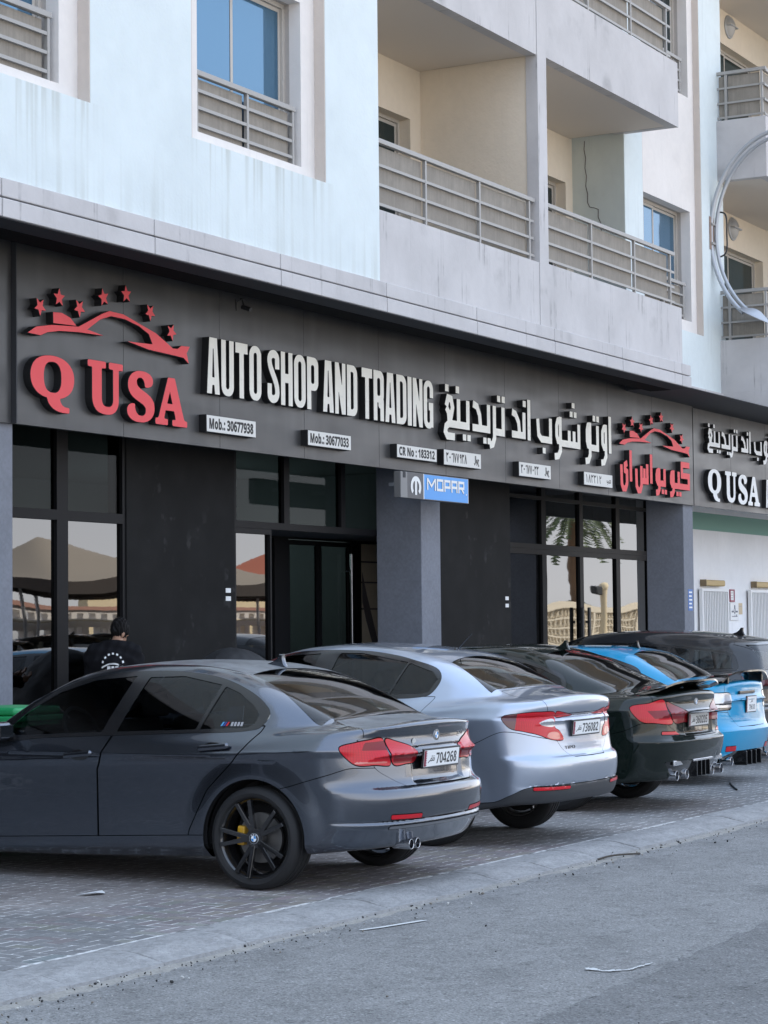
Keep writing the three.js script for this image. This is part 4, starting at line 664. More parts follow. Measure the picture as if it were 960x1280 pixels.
// blue parts-brand light box hung under the fascia
{
  const s = thing('light_box_sign', 'grey and blue box sign with white wheel emblem hanging at the pillar top', 'box sign');
  const z0 = -12.42, z1 = -12.33; part('sign_case', rb(22.60, 24.36, 3.19, 3.505, z0, z1 - 0.002, 0.006), std({ color: rgb(0.16, 0.16, 0.16), roughness: 0.5 }), s);
  part('mount', bb(23.0, 23.05, 3.36, 3.40, -12.71, z0), M.galv, s); part('mount', bb(23.95, 24.0, 3.36, 3.40, -12.71, z0), M.galv, s); part('clip', bb(22.66, 22.72, 3.43, 3.51, z1 - 0.004, z1 + 0.006), M.darkSoffit, s);
  part('end_cap', bb(22.603, 22.77, 3.195, 3.50, z1 - 0.006, z1 + 0.002), std({ color: rgb(0.2, 0.2, 0.2), roughness: 0.5 }), s);
  part('emblem_panel', bb(22.774, 23.17, 3.195, 3.50, z1 - 0.006, z1 + 0.0015), std({ color: rgb(0.085, 0.085, 0.09), roughness: 0.5 }), s);
  part('blue_panel', bb(23.19, 24.35, 3.20, 3.495, z1 - 0.006, z1 + 0.002), std({ color: rgb(0.05, 0.30, 0.72), roughness: 0.4 }), s);
  for (const [a, b, c, d] of [[23.172, 23.188, 3.195, 3.5], [24.352, 24.36, 3.195, 3.5]]) part('edge_strip', bb(a, b, c, d, z1 - 0.006, z1 + 0.003), whiteFace, s);
  const em = trace(0.3, 0.25, 420, (c) => { c.lineWidth = 0.052; c.beginPath(); c.ellipse(0.145, 0.11, 0.105, 0.10, 0, -0.75, Math.PI + 0.75); c.stroke(); c.fillRect(0.12, 0.012, 0.05, 0.2); });
  letters(s, em, 22.83, 3.225, whiteFace, 0.006, 'emblem', z1);
  const rc = { M: [[[0, -0.12], [0, 1.05], [0.5, 0.3], [1, 1.05], [1, -0.12]]], O: [[[0, 0], [0, 1], [1, 1], [1, 0], [0, 0], [0, 0.4]]], P: [[[0, -0.12], [0, 1], [1, 1], [1, 0.35], [0.1, 0.35]]], A: [[[0, -0.12], [0, 1], [1, 1], [1, -0.12]], [[0, 0.4], [1, 0.4]]], R: [[[0, -0.12], [0, 1], [1, 1], [1, 0.4], [0.1, 0.4]], [[0.55, 0.4], [1, -0.1]]] };
  let x = 23.27; for (const [ch, w] of [['M', 0.20], ['O', 0.145], ['P', 0.135], ['A', 0.135], ['R', 0.135]]) { const W = w + 0.06, sh = trace(W, 0.2, 1000, (c) => { c.miterLimit = 2; strokes(c, rc[ch].map((l) => l.map((p) => [0.03 + p[0] * w, 0.045 + p[1] * 0.118])), 0.030, 'butt', 'miter'); }); letters(s, sh, x - 0.03, 3.28, whiteFace, 0.006, 'letter', z1 + 0.001); x += w + 0.052; }
  const dot = new THREE.CylinderGeometry(0.01, 0.01, 0.006, 10); dot.rotateX(Math.PI / 2); dot.translate(24.30, 3.30, z1 + 0.004); part('trademark_dot', dot, whiteFace, s);
}
const dustN = n16;
function paint(r, g, b, o = {}) { return phy({ color: rgb(r, g, b), roughness: 0.38, metalness: 0.35, clearcoat: 1, clearcoatRoughness: 0.03, ...o }); }
const C = {
  cloth: std({ color: rgb(0.030, 0.030, 0.032), roughness: 0.9 }),
  mirrorFace: phy({ color: rgb(0.006, 0.008, 0.010), roughness: 0.03, clearcoat: 0.6, clearcoatRoughness: 0.02 }),
  glass: phy({ color: rgb(0.20, 0.22, 0.23), roughness: 0.015, transmission: 1, thickness: 0, ior: 1.52 }),
  rearGlass: phy({ color: rgb(0.24, 0.26, 0.26), roughness: 0.03, transmission: 1, thickness: 0, ior: 1.6 }),
  trim: phy({ color: rgb(0.010, 0.010, 0.011), roughness: 0.22, clearcoat: 0.5, clearcoatRoughness: 0.1 }),
  under: std({ color: rgb(0.006, 0.006, 0.007), roughness: 0.95 }),
  red: phy({ map: tex(64, 64, (u, v) => 0.72 + 0.28 * sstep(0.1, 0.3, Math.min(u, 1 - u, v, 1 - v)) + 0.15 * n64(u, v), [0.014, 0.010]), color: rgb(0.62, 0.009, 0.022), roughness: 0.3, specularIntensity: 0.5, clearcoat: 0.5, clearcoatRoughness: 0.02 }),
  redDeep: phy({ color: rgb(0.20, 0.003, 0.008), roughness: 0.3, specularIntensity: 0.5, clearcoat: 0.5, clearcoatRoughness: 0.03 }),
  redSmoke: phy({ color: rgb(0.10, 0.012, 0.016), roughness: 0.3, clearcoat: 1, clearcoatRoughness: 0.03 }),
  clear: phy({ color: rgb(0.55, 0.56, 0.58), roughness: 0.2, metalness: 0.6, clearcoat: 1, clearcoatRoughness: 0.03 }),
  rim: phy({ color: rgb(0.012, 0.012, 0.013), roughness: 0.22, clearcoat: 1, clearcoatRoughness: 0.05 }),
  disc: std({ color: rgb(0.20, 0.195, 0.19), roughness: 0.45, metalness: 0.8 }),
  yellow: phy({ color: rgb(0.62, 0.34, 0.02), roughness: 0.35, clearcoat: 0.6 }),
  gloss: phy({ color: rgb(0.008, 0.008, 0.009), roughness: 0.15, clearcoat: 1, clearcoatRoughness: 0.03 }),
  dust: phy({ map: tex(512, 512, (u, v) => { const k = 0.10 + 0.07 * sstep(0.3, 0.75, dustN(u, v)) + 0.05 * n64(u, v) + 0.05 * Math.pow(streak2(u, v), 2); return [k * 0.97, k, k * 1.03]; }, [1.1, 1.1]), roughness: 0.5, clearcoat: 0.35, clearcoatRoughness: 0.3 }),
  silverTrim: phy({ color: rgb(0.22, 0.23, 0.25), roughness: 0.3, metalness: 0.6, clearcoat: 0.6 }),
  valance: std({ color: rgb(0.035, 0.037, 0.041), roughness: 0.5 }),
  redLight: phy({ color: rgb(0.62, 0.16, 0.14), roughness: 0.25, clearcoat: 1 }),
  lampGrey: phy({ color: rgb(0.30, 0.28, 0.28), roughness: 0.25, clearcoat: 1 }),
  rearGlassDark: phy({ color: rgb(0.08, 0.08, 0.08), roughness: 0.02, transmission: 1, thickness: 0, ior: 1.6 }),
};
function roundelTex() {
  return canvasTex(128, 128, (c) => { c.fillStyle = '#c9ccd0'; c.fillRect(0, 0, 128, 128); c.translate(64, 64); c.fillStyle = '#0a0a0c'; c.beginPath(); c.arc(0, 0, 60, 0, 7); c.fill();
    c.fillStyle = '#d9dde2'; c.beginPath(); c.arc(0, 0, 39, 0, 7); c.fill();
    for (const [a, col] of [[0, '#f2f4f6'], [1, '#3f8fd0'], [2, '#f2f4f6'], [3, '#3f8fd0']]) { c.fillStyle = col; c.beginPath(); c.moveTo(0, 0); c.arc(0, 0, 36, a * Math.PI / 2, (a + 1) * Math.PI / 2); c.fill(); }
    c.fillStyle = '#e8eaee'; c.font = 'bold 22px sans-serif'; c.textAlign = 'center'; c.textBaseline = 'middle'; for (const [ch, a] of [['B', -0.7], ['M', 0], ['W', 0.7]]) { c.save(); c.rotate(a); c.fillText(ch, 0, -49); c.restore(); } });
}
const roundelMat = phy({ map: roundelTex(), roughness: 0.25, clearcoat: 1 });
function disc(r, d, seg = 28) { // a small disc facing +z with its print on the face
  const g = new THREE.CylinderGeometry(r, r, d, seg); g.rotateX(Math.PI / 2); const p = g.attributes.position, uv = g.attributes.uv; for (let i = 0; i < p.count; i++) uv.setXY(i, 0.5 + p.getX(i) / r * 0.49, 0.5 + p.getY(i) / r * 0.49); return g;
}
function plateTex(num, two) {
  return canvasTex(416, two ? 240 : 112, (c, w, h) => {
    c.fillStyle = '#e6e7e6'; c.fillRect(0, 0, w, h); c.strokeStyle = '#2a2a2c'; c.lineWidth = 5; c.strokeRect(3, 3, w - 6, h - 6);
    c.fillStyle = '#7d1430'; c.beginPath(); c.moveTo(8, 8); c.lineTo(26, 8); for (let i = 0; i < 9; i++) { c.lineTo(40, 8 + (i + 0.5) * (h - 16) / 9); c.lineTo(26, 8 + (i + 1) * (h - 16) / 9); } c.lineTo(8, h - 8); c.fill();
    c.fillStyle = '#151517'; c.strokeStyle = '#151517'; c.lineCap = 'round'; c.lineJoin = 'round'; c.lineWidth = 6;
    const ar = (x, y, s) => { c.save(); c.translate(x, y); c.scale(s, s); c.beginPath(); c.arc(58, 6, 9, 0, 7); c.moveTo(50, 12); c.lineTo(34, 14); c.moveTo(36, -18); c.lineTo(36, 14); c.arc(28, 8, 8, 0.6, 5); c.moveTo(20, 14); c.lineTo(6, 16); c.quadraticCurveTo(-2, 24, -8, 26); c.stroke(); c.beginPath(); c.arc(52, -14, 3, 0, 7); c.arc(63, -14, 3, 0, 7); c.fill(); c.restore(); };
    c.textAlign = 'center'; c.textBaseline = 'middle';
    if (two) { ar(170, 70, 1.2); c.font = 'bold 110px sans-serif'; c.save(); c.translate(225, 168); c.scale(0.8, 1); c.fillText(num, 0, 0); c.restore(); }
    else { ar(62, 58, 0.95); c.font = 'bold 92px sans-serif'; c.save(); c.translate(265, 60); c.scale(0.80, 1); c.fillText(num, 0, 0); c.restore(); }
  });
}
const spokes = (list) => merge(list);
function tyreGeo(R, r, w) { // outside radius, rim radius, width; axis along x, centred
  const s = w / 2, P = [[r, -s * 0.86], [r + 0.012, -s * 0.98], [r + (R - r) * 0.45, -s * 1.03], [R - 0.022, -s * 0.95], [R - 0.008, -s * 0.86], [R - 0.001, -s * 0.74]];
  for (const t of [-0.42, 0, 0.42]) { P.push([R, s * t - 0.011], [R - 0.008, s * t - 0.007], [R - 0.008, s * t + 0.007], [R, s * t + 0.011]); }
  P.push([R - 0.001, s * 0.74], [R - 0.008, s * 0.86], [R - 0.022, s * 0.95], [r + (R - r) * 0.45, s * 1.03], [r + 0.012, s * 0.98], [r, s * 0.86]);
  const g = new THREE.LatheGeometry(P.map((p) => new THREE.Vector2(...p)), 64); g.rotateZ(Math.PI / 2); return toCreasedNormals(g, 0.5);
}
// wheel in its own frame: outer face towards -x
function makeWheel(parent, x, y, z, style, mats, outSign) {
  const w = new THREE.Group(); w.name = 'wheel'; w.position.set(x, y, z); if (outSign > 0) w.rotation.y = Math.PI; parent.add(w);
  const R = style.R, r = style.r, W = style.w, s = W / 2;
  part('tyre', tyreGeo(R, r, W), M.rubber, w);
  const barrel = new THREE.LatheGeometry([[r - 0.004, -s * 0.9], [r + 0.004, -s * 0.93], [r + 0.001, -s * 0.8], [r - 0.012, -s * 0.72], [r - 0.022, -s * 0.3], [r - 0.03, s * 0.6], [r, s * 0.85]].map((p) => new THREE.Vector2(...p)), 56); barrel.rotateZ(Math.PI / 2);
  const list = [barrel.toNonIndexed()];
  const arm = (a, sp, w0, w1) => { // a spoke at angle a whose tip is turned by sp
    const p0 = new THREE.Vector2(0.045, 0), sh = new THREE.Shape(), L = r - 0.012, c0 = Math.sin(sp * 0.35) * 0.05, c1 = Math.sin(sp) * L, yy = Math.cos(sp) * L;
    sh.moveTo(c0 - w0, p0.x); sh.lineTo(c0 + w0, p0.x); sh.lineTo(c1 + w1, yy); sh.lineTo(c1 - w1, yy);
    const g = new THREE.ExtrudeGeometry(sh, { depth: 0.022, bevelEnabled: true, bevelSize: 0.003, bevelThickness: 0.004, bevelSegments: 2 });
    const p = g.attributes.position; for (let i = 0; i < p.count; i++) { const d = Math.hypot(p.getX(i), p.getY(i)) / r; p.setZ(i, p.getZ(i) + 0.028 * d * d); }
    g.rotateZ(a); g.rotateY(-Math.PI / 2); g.translate(-s * 0.62, 0, 0); g.computeVertexNormals(); return g;
  };
  for (let k = 0; k < 5; k++) { const a = style.turn + k * Math.PI * 2 / 5; for (const q of [-1, 1]) list.push(arm(a, q * 0.2, 0.014, 0.0105)); }
  const hub = new THREE.CylinderGeometry(0.062, 0.066, 0.05, 32); hub.rotateZ(Math.PI / 2); hub.translate(-s * 0.62, 0, 0); list.push(hub.toNonIndexed());
  for (let k = 0; k < 5; k++) { const a = style.turn + (k + 0.5) * Math.PI * 2 / 5, g = new THREE.CylinderGeometry(0.008, 0.008, 0.012, 6); g.rotateZ(Math.PI / 2); g.translate(-s * 0.62 - 0.024, 0.05 * Math.cos(a), 0.05 * Math.sin(a)); list.push(g.toNonIndexed()); }
  part('rim', merge(list), mats.rim, w);
  const d = new THREE.CylinderGeometry(0.16, 0.16, 0.022, 40); d.rotateZ(Math.PI / 2); d.translate(-s * 0.08, 0, 0); part('brake_disc', d, C.disc, w);
  const back = new THREE.CylinderGeometry(r - 0.035, r - 0.035, 0.01, 32); back.rotateZ(Math.PI / 2); back.translate(s * 0.45, 0, 0); part('backing_plate', back, C.under, w);
  if (mats.caliper) { const c = rb(-0.06, 0.0, -0.062, 0.062, -0.03, 0.03, 0.014, 2); c.translate(0, 0, -0.125); c.rotateX(style.calTurn || 0); c.translate(-s * 0.08, 0, 0); part('brake_caliper', c, mats.caliper, w); }
  const cap = disc(0.033, 0.01); cap.rotateY(-Math.PI / 2); cap.translate(-s * 0.62 - 0.028, 0, 0); part('centre_cap', cap, mats.cap || C.gloss, w);
  return w;
}
function makeCar(K) {
  const S = K.S; { const n = []; for (let i = 0; i <= 60; i++) { const z = -4 + i * 0.1, s = (S.roof(z + 0.01) - S.roof(z - 0.01)) / 0.02; n.push([z, 1 / Math.sqrt(1 + s * s)]); } S.roofN = prof(n); }
  const root = thing(K.name, K.label, 'car', [K.x, 0, K.z], K.group);
  const f = field(S), raw = meshField(f, 1.06, 0.05, K.top, K.z0, K.z1, K.h), cut = cutter(raw);
  const inArch = (x, y, z) => { let g = -1; for (const wz of S.axles) g = Math.max(g, Math.min(S.arch - Math.hypot(z - wz, y - S.wheelY), Math.abs(x) - 0.5)); return g; };
  cut.drop(inArch);
  const q = { x: 0, y: 0, z: 0, u: 0, t: 0, nx: 0, ny: 0, nz: 0 }, Q = (fn) => (x, y, z, nx, ny, nz) => { q.x = x; q.y = y; q.z = z; q.u = Math.abs(x); q.t = q.u + (S.zr - z); q.nx = nx; q.ny = ny; q.nz = nz; return fn(q); };
  const api = { root, cut, S, f, Q,
    both: (name, mat, fn, o = {}) => [-1, 1].map((s) => part(name, geoOf(cut.take(Q((c) => Math.min(fn(c), s * c.x - 0.02)), o.gap ?? 0.005), o.off ?? 0), mat, o.parent || root)),
    open: [], one: (name, mat, fn, o = {}) => (/window|windscreen/.test(name) && api.open.push(fn)) && 0 || part(name, geoOf(cut.take(Q(fn), o.gap ?? 0.005), o.off ?? 0), mat, o.parent || root),
    surf: (u, y, z0 = 1.5) => { let z = z0; for (let i = 0; i < 60; i++) { const v = f(u, y, z); z -= v * 0.7; if (Math.abs(v) < 1e-4) break; } return z; },
    side: (y, z) => { let x = 1.2; for (let i = 0; i < 60; i++) { const v = f(x, y, z); x -= v * 0.8; if (Math.abs(v) < 1e-4) break; } return x; },
    height: (x, z) => { let y = 1.9; for (let i = 0; i < 80; i++) { const v = f(x, y, z); y -= v * 0.7; if (Math.abs(v) < 1e-4) break; } return y; } };
  // side windows: one black surround per side with its panes
  const dlo = poly2(smoothPoly(K.dlo));
  for (const s of [-1, 1]) {
    let tr = cut.take(Q((c) => Math.min(dlo(c.z, c.y), s * c.x - 0.2, (Math.abs(c.nx) - 0.25) * 0.3)), 0.002);
    const panes = [];
    for (const w of K.panes) { const pw = poly2(w); panes.push(cutMesh(tr, Q((c) => pw(c.z, c.y)))); tr = cutMesh(tr, Q((c) => -pw(c.z, c.y) )); }
    const t = part('window_surround', geoOf(tr, 0.002), K.mats.trim || C.trim, root); for (const m of panes) part('window_pane', geoOf(m, -0.003), C.glass, t);
  }
  K.panels(api);
  const inner = cutMesh(meshField((x, y, z) => f(x, y, z) + 0.045, 1.06, 0.05, K.top, K.z0, K.z1, 0.036), Q((c) => { let g = -inArch(c.x, c.y, c.z); g = Math.min(g, -Math.min(dlo(c.z, c.y), c.u - 0.35, (Math.abs(c.nx) - 0.2) * 0.3)); for (const w of api.open) g = Math.min(g, -w(c)); return g; })); part('underbody', geoOf(inner), C.under, root);
  cabin(api, K.cab || [0, 0]);
  for (const wz of S.axles) for (const s of [-1, 1]) {
    const liner = new THREE.CylinderGeometry(S.arch + 0.004, S.arch + 0.004, 0.30, 40, 1, true, 0, Math.PI * 2); liner.rotateZ(Math.PI / 2); liner.translate(s * (S.half - 0.24), S.wheelY, wz);
    const cap = new THREE.CircleGeometry(S.arch + 0.004, 32); cap.rotateY(Math.PI / 2); cap.translate(s * (S.half - 0.39), S.wheelY, wz);
    const g = cutGeo(merge([liner.toNonIndexed(), cap.toNonIndexed()]), (y) => y > 0.30); part('wheel_arch_liner', g, C.under, root);
    makeWheel(root, s * (S.half - S.wheel.w / 2 - 0.012), S.wheelY, wz, S.wheel, K.mats, s);
  }
  return api;
}
function cabin(a, [dz, dy]) { // seats, headrests, dashboard and wheel seen through the panes
  const box = (name, x0, x1, y0, y1, z0, z1, r, tilt = 0) => { const g = new RoundedBoxGeometry(x1 - x0, y1 - y0, z1 - z0, 3, r); if (tilt) g.rotateX(tilt); g.translate((x0 + x1) / 2, (y0 + y1) / 2 + dy, (z0 + z1) / 2 + dz); return part(name, g, C.cloth, a.root); };
  for (const s of [-1, 1]) { const c = s * 0.37; box('seat', c - 0.25, c + 0.25, 0.50, 1.06, -1.24, -1.10, 0.06, -0.22); box('headrest', c - 0.13, c + 0.13, 1.07, 1.23, -1.10, -1.02, 0.035, -0.15); box('headrest', c - 0.13, c + 0.13, 1.02, 1.13, -0.06, 0.03, 0.035, -0.2); }
  box('seat', -0.62, 0.62, 0.45, 1.0, -0.30, -0.14, 0.06, -0.35); box('dashboard', -0.68, 0.68, 0.72, 0.93, -2.15, -1.80, 0.06); box('parcel_shelf', -0.58, 0.58, 0.93, 0.955, -0.10, 0.42, 0.01);
  const w = new THREE.TorusGeometry(0.18, 0.014, 8, 32); w.rotateX(-0.45); w.translate(-0.37, 0.96 + dy, -1.68 + dz); part('steering_wheel', w, C.cloth, a.root);
}
function cutGeo(g, keep) { // drops triangles by height
  const p = g.attributes.position, n = g.attributes.normal, u = g.attributes.uv, P = [], N = [], U = [];
  for (let i = 0; i < p.count; i += 3) if (keep((p.getY(i) + p.getY(i + 1) + p.getY(i + 2)) / 3)) for (let k = i; k < i + 3; k++) { P.push(p.getX(k), p.getY(k), p.getZ(k)); N.push(n.getX(k), n.getY(k), n.getZ(k)); U.push(u.getX(k), u.getY(k)); }
  const r = new THREE.BufferGeometry(); r.setAttribute('position', new THREE.Float32BufferAttribute(P, 3)); r.setAttribute('normal', new THREE.Float32BufferAttribute(N, 3)); r.setAttribute('uv', new THREE.Float32BufferAttribute(U, 2)); return r;
}
function plate(api, num, y, w, h, z, mat, two, tilt = 0) {
  const g = rb(-w / 2 - 0.006, w / 2 + 0.006, -h / 2 - 0.006, h / 2 + 0.006, -0.01, 0, 0.004); g.rotateX(tilt); g.translate(0, y, z);
  const b = part('plate_frame', g, C.trim, api.root);
  const p = new THREE.PlaneGeometry(w, h); p.translate(0, 0, 0.003); p.rotateX(tilt); p.translate(0, y, z); part('number_plate', p, phy({ map: plateTex(num, two), roughness: 0.4 }), b);
}
function badgeText(api, text, x0, x1, y0, y1, mat) {
  const sh = trace(x1 - x0, y1 - y0, 1500, (c) => fitText(c, text, 'sans-serif', 0, x1 - x0, 0, y1 - y0));
  const g = new THREE.ExtrudeGeometry(sh, { depth: 0.004, bevelEnabled: false }), p = g.attributes.position;
  for (let i = 0; i < p.count; i++) { const x = p.getX(i) + x0, y = p.getY(i) + y0; p.setXYZ(i, x, y, api.surf(x, y) + p.getZ(i) - 0.001); }
  g.computeVertexNormals(); part('badge', g, mat, api.root);
}
function handle(api, s, y, z, mat, rise = 0.03) {
  const x = api.side(y, z), g = new THREE.CapsuleGeometry(0.019, 0.20, 6, 16); g.rotateX(Math.PI / 2); g.scale(0.55, 1, 1);
  const p = g.attributes.position; for (let i = 0; i < p.count; i++) { const q = p.getZ(i) / 0.116; p.setX(i, p.getX(i) - 0.018 * q * q + 0.034); p.setY(i, p.getY(i) + rise * p.getZ(i)); }
  g.computeVertexNormals(); g.translate(x, y, z); if (s < 0) { g.scale(-1, 1, 1); flip(g); } part('door_handle', g, mat, api.root);
  const c = new THREE.SphereGeometry(1, 20, 12); c.scale(0.008, 0.036, 0.085); c.translate(x - 0.001, y - 0.004, z + 0.0); if (s < 0) { c.scale(-1, 1, 1); flip(c); } part('handle_cup', c, C.gloss, api.root);
}
function flip(g) { const i = g.index; if (!i) return; const a = i.array; for (let k = 0; k < a.length; k += 3) { const t = a[k]; a[k] = a[k + 1]; a[k + 1] = t; } g.computeVertexNormals(); }
function fin(api, z, mat, s = 1) { // shark-fin aerial on the roof
  const y = api.height(0, z), sh = new THREE.Shape(); sh.moveTo(-0.10 * s, -0.012); sh.quadraticCurveTo(0.02 * s, 0.0, 0.055 * s, 0.065 * s); sh.lineTo(0.075 * s, 0.066 * s); sh.quadraticCurveTo(0.07 * s, 0.02, 0.095 * s, -0.015);
  const g = new THREE.ExtrudeGeometry(sh, { depth: 0.012, bevelEnabled: true, bevelSize: 0.008, bevelThickness: 0.014, bevelSegments: 3 }); g.rotateY(-Math.PI / 2); g.translate(0.006, y + 0.008, z); part('roof_aerial', g, mat, api.root);
}
function mirror(api, s, z, mat) {
  const y = 0.985, x = api.side(0.95, z), g = new RoundedBoxGeometry(0.19, 0.125, 0.1, 5, 0.048); g.translate(x + 0.11, y, z);
  const a = rb(x - 0.02, x + 0.05, y - 0.055, y - 0.02, z - 0.03, z + 0.03, 0.012, 2), gl = rb(x + 0.04, x + 0.18, y - 0.04, y + 0.04, z + 0.047, z + 0.053, 0.002);
  for (const q of [g, a, gl]) if (s < 0) { q.scale(-1, 1, 1); if (q.index) flip(q); else { const p = q.attributes.position.array, n = q.attributes.normal.array; for (let i = 0; i < p.length; i += 9) for (let c = 0; c < 3; c++) { let t = p[i + c]; p[i + c] = p[i + 3 + c]; p[i + 3 + c] = t; t = n[i + c]; n[i + c] = n[i + 3 + c]; n[i + 3 + c] = t; } } }
  const m = part('door_mirror', g, mat, api.root); part('mirror_arm', a, C.trim, m); part('mirror_glass', gl, C.mirrorFace, m);
}
function pipe(api, x, y, z, r, len, mat = M.chrome) { const g = new THREE.LatheGeometry([[r - 0.006, -len], [r, -len], [r, 0], [r - 0.003, 0.004], [r - 0.007, 0], [r - 0.008, -len * 0.9], [0, -len * 0.92]].map((p) => new THREE.Vector2(...p)), 28); g.rotateX(Math.PI / 2); g.translate(x, y, z); part('exhaust_tip', g, mat, api.root); }
// ---------------------------------------------------------------- grey sedan in front
const greyPaint = paint(0.115, 0.13, 0.158, { metalness: 0.95, roughness: 0.22, clearcoatRoughness: 0.015 });
{
  const wheel = { R: 0.328, r: 0.256, w: 0.235, turn: 0.30, calTurn: 0.1 };
  const yTop = prof([[0, 0.650], [0.40, 0.652], [0.50, 0.69], [0.64, 0.772], [1.05, 0.782], [1.30, 0.735], [1.62, 0.655], [1.8, 0.62]]);
  const S = {
    half: 0.905, zr: 1.005, wheelY: 0.328, axles: [0.05, -2.76], arch: 0.378, flare: 0.012, slope: 0.04, wheel,
    plan: prof([[-3.6, 0.52], [-3.3, 0.74], [-2.9, 0.865], [-2.2, 0.893], [-1, 0.898], [0, 0.898], [0.4, 0.89], [0.7, 0.858], [0.95, 0.80], [1.1, 0.75]]),
    section: prof([[0.1, -0.16], [0.17, -0.10], [0.235, -0.06], [0.28, -0.022], [0.31, -0.019], [0.45, -0.015], [0.65, -0.010], [0.82, -0.003], [0.866, 0.008], [0.884, -0.001], [0.93, -0.022], [1.0, -0.058], [1.1, -0.13], [1.3, -0.3]]),
    deck: prof([[-3.6, 0.6], [-3.3, 0.74], [-2.9, 0.86], [-2.4, 0.95], [-2, 0.97], [-1, 0.99], [0, 1.03], [0.4, 1.066], [0.7, 1.07], [0.88, 1.062], [0.96, 1.058], [1.1, 1.03]]), crown: 0.09,
    rear: ((base) => (y) => base(y) - 0.035)(prof([[0.1, 0.68], [0.2, 0.81], [0.28, 0.91], [0.385, 0.995], [0.40, 1.01], [0.425, 1.02], [0.44, 1.010], [0.455, 1.022], [0.58, 1.04], [0.63, 1.03], [0.665, 0.985], [0.70, 0.968], [0.8, 0.960], [0.9, 0.948], [0.965, 0.940], [1.0, 0.948], [1.035, 0.970], [1.06, 0.972], [1.1, 0.95]])),
    rc: [0.13, 0.20], recess: (u, y) => 0.02 * sstep(0.35, 0.32, u) * sstep(0.66, 0.685, y) * sstep(0.90, 0.885, y),
    front: prof([[0.1, -3.45], [0.3, -3.55], [0.6, -3.56], [0.8, -3.42], [1, -3.2]]), fc: [0.14, 0.25],
    kr: 0.13, kt: () => 0.045, bottom: prof([[-3.6, 0.2], [-2, 0.155], [-0.36, 0.19], [0.4, 0.235], [0.75, 0.265], [1.1, 0.27]]),
    ghY: 1.0, gh: prof([[-2.7, 0.58], [-2.2, 0.77], [-1.8, 0.835], [-1, 0.857], [-0.3, 0.852], [0.1, 0.812], [0.4, 0.735], [0.6, 0.68], [0.9, 0.6]]), tum: 0.42, tum2: 0.35,
    roof: prof([[-2.6, 0.84], [-2.25, 0.985], [-1.8, 1.25], [-1.5, 1.382], [-1.2, 1.436], [-0.9, 1.452], [-0.6, 1.446], [-0.3, 1.408], [-0.05, 1.34], [0.25, 1.215], [0.5, 1.093], [0.7, 0.99], [0.95, 0.86]]), ghCrown: 0.075, kg: 0.11, kj: 0.05,
  };
  const lampIn = poly2(smoothPoly([[0.742, 0.957], [0.6, 0.937], [0.42, 0.893], [0.37, 0.858], [0.37, 0.822], [0.4, 0.797], [0.5, 0.792], [0.66, 0.792], [0.70, 0.87]], 4));
  const lampOut = poly2(smoothPoly([[1.185, 0.908], [1.04, 0.942], [0.9, 0.957], [0.765, 0.962], [0.72, 0.87], [0.685, 0.795], [0.85, 0.795], [1.03, 0.798], [1.11, 0.835]], 5));
  const lid = prof([[0.6, 0.36], [0.655, 0.44], [0.69, 0.52], [0.775, 0.665], [0.87, 0.71], [0.97, 0.755], [1.02, 0.76], [1.2, 0.76]]);
  const sill = (z) => 0.352 + 0.042 * z, rDoor = poly2([[-1.166, 0.3], [-1.165, 0.743], [-1.115, 0.86], [-1.02, 1.03], [0.09, 1.04], [0.07, 1.0], [-0.066, 0.844], [-0.297, 0.628], [-0.44, 0.37], [-0.46, 0.3]]);
  const fDoor = poly2([[-2.08, 0.26], [-2.16, 0.6], [-2.12, 1.0], [-1.03, 1.03], [-1.12, 0.86], [-1.171, 0.743], [-1.172, 0.3]]);
  const strip = poly2([[0.725, 0.822], [1.07, 0.822], [1.05, 0.807], [0.72, 0.807]]), deep = poly2([[0.70, 0.948], [0.95, 0.938], [0.98, 0.89], [0.70, 0.885]]), low = poly2([[0.2, 0.855], [0.66, 0.855], [0.66, 0.8], [0.2, 0.8]]);
  const car = makeCar({
    name: 'sedan_car', label: 'dark grey sedan nearest the camera with black wheels and red lamps', group: null, x: 12.72, z: -7.6, S, h: 0.0145, top: 1.53, z0: -3.75, z1: 1.12,
    mats: { rim: C.rim, caliper: C.yellow, cap: roundelMat },
    dlo: [[-2.12, 0.918], [-1.6, 0.942], [-1.1, 0.962], [-0.5, 0.986], [-0.02, 1.008], [0.06, 1.03], [0.105, 1.115], [0.02, 1.20], [-0.15, 1.285], [-0.35, 1.345], [-0.65, 1.382], [-0.95, 1.386], [-1.3, 1.356], [-1.62, 1.265], [-1.88, 1.11]],
    panes: [[[-2.02, 0.948], [-1.83, 1.105], [-1.6, 1.24], [-1.33, 1.325], [-1.0, 1.352], [-1.15, 0.985]], [[-1.03, 0.99], [-0.89, 1.345], [-0.62, 1.352], [-0.3, 1.297], [-0.41, 1.012]], [[-0.378, 1.014], [-0.268, 1.287], [-0.15, 1.245], [-0.02, 1.165], [0.035, 1.11], [0.015, 1.05], [-0.04, 1.026]]],
    panels(a) {
      const { one, both, cut, Q, root } = a;
      for (const m of [one('rear_window', C.rearGlass, (c) => Math.min(c.ny * 0.3, 0.50 + 0.2 * sstep(-0.3, 0.5, c.z) - c.u, c.z + 0.22 - 0.16 * c.u * c.u, 0.50 - 0.10 * c.u * c.u - c.z), { off: -0.003 })]) m.userData.label = 'tinted rear window';
      one('windscreen', C.glass, (c) => Math.min(c.ny * 0.3, -1.5 - c.z, c.z + 2.25, 0.72 - 0.1 * (c.z + 2.2) - c.u, c.y - 0.95), { off: -0.003 });
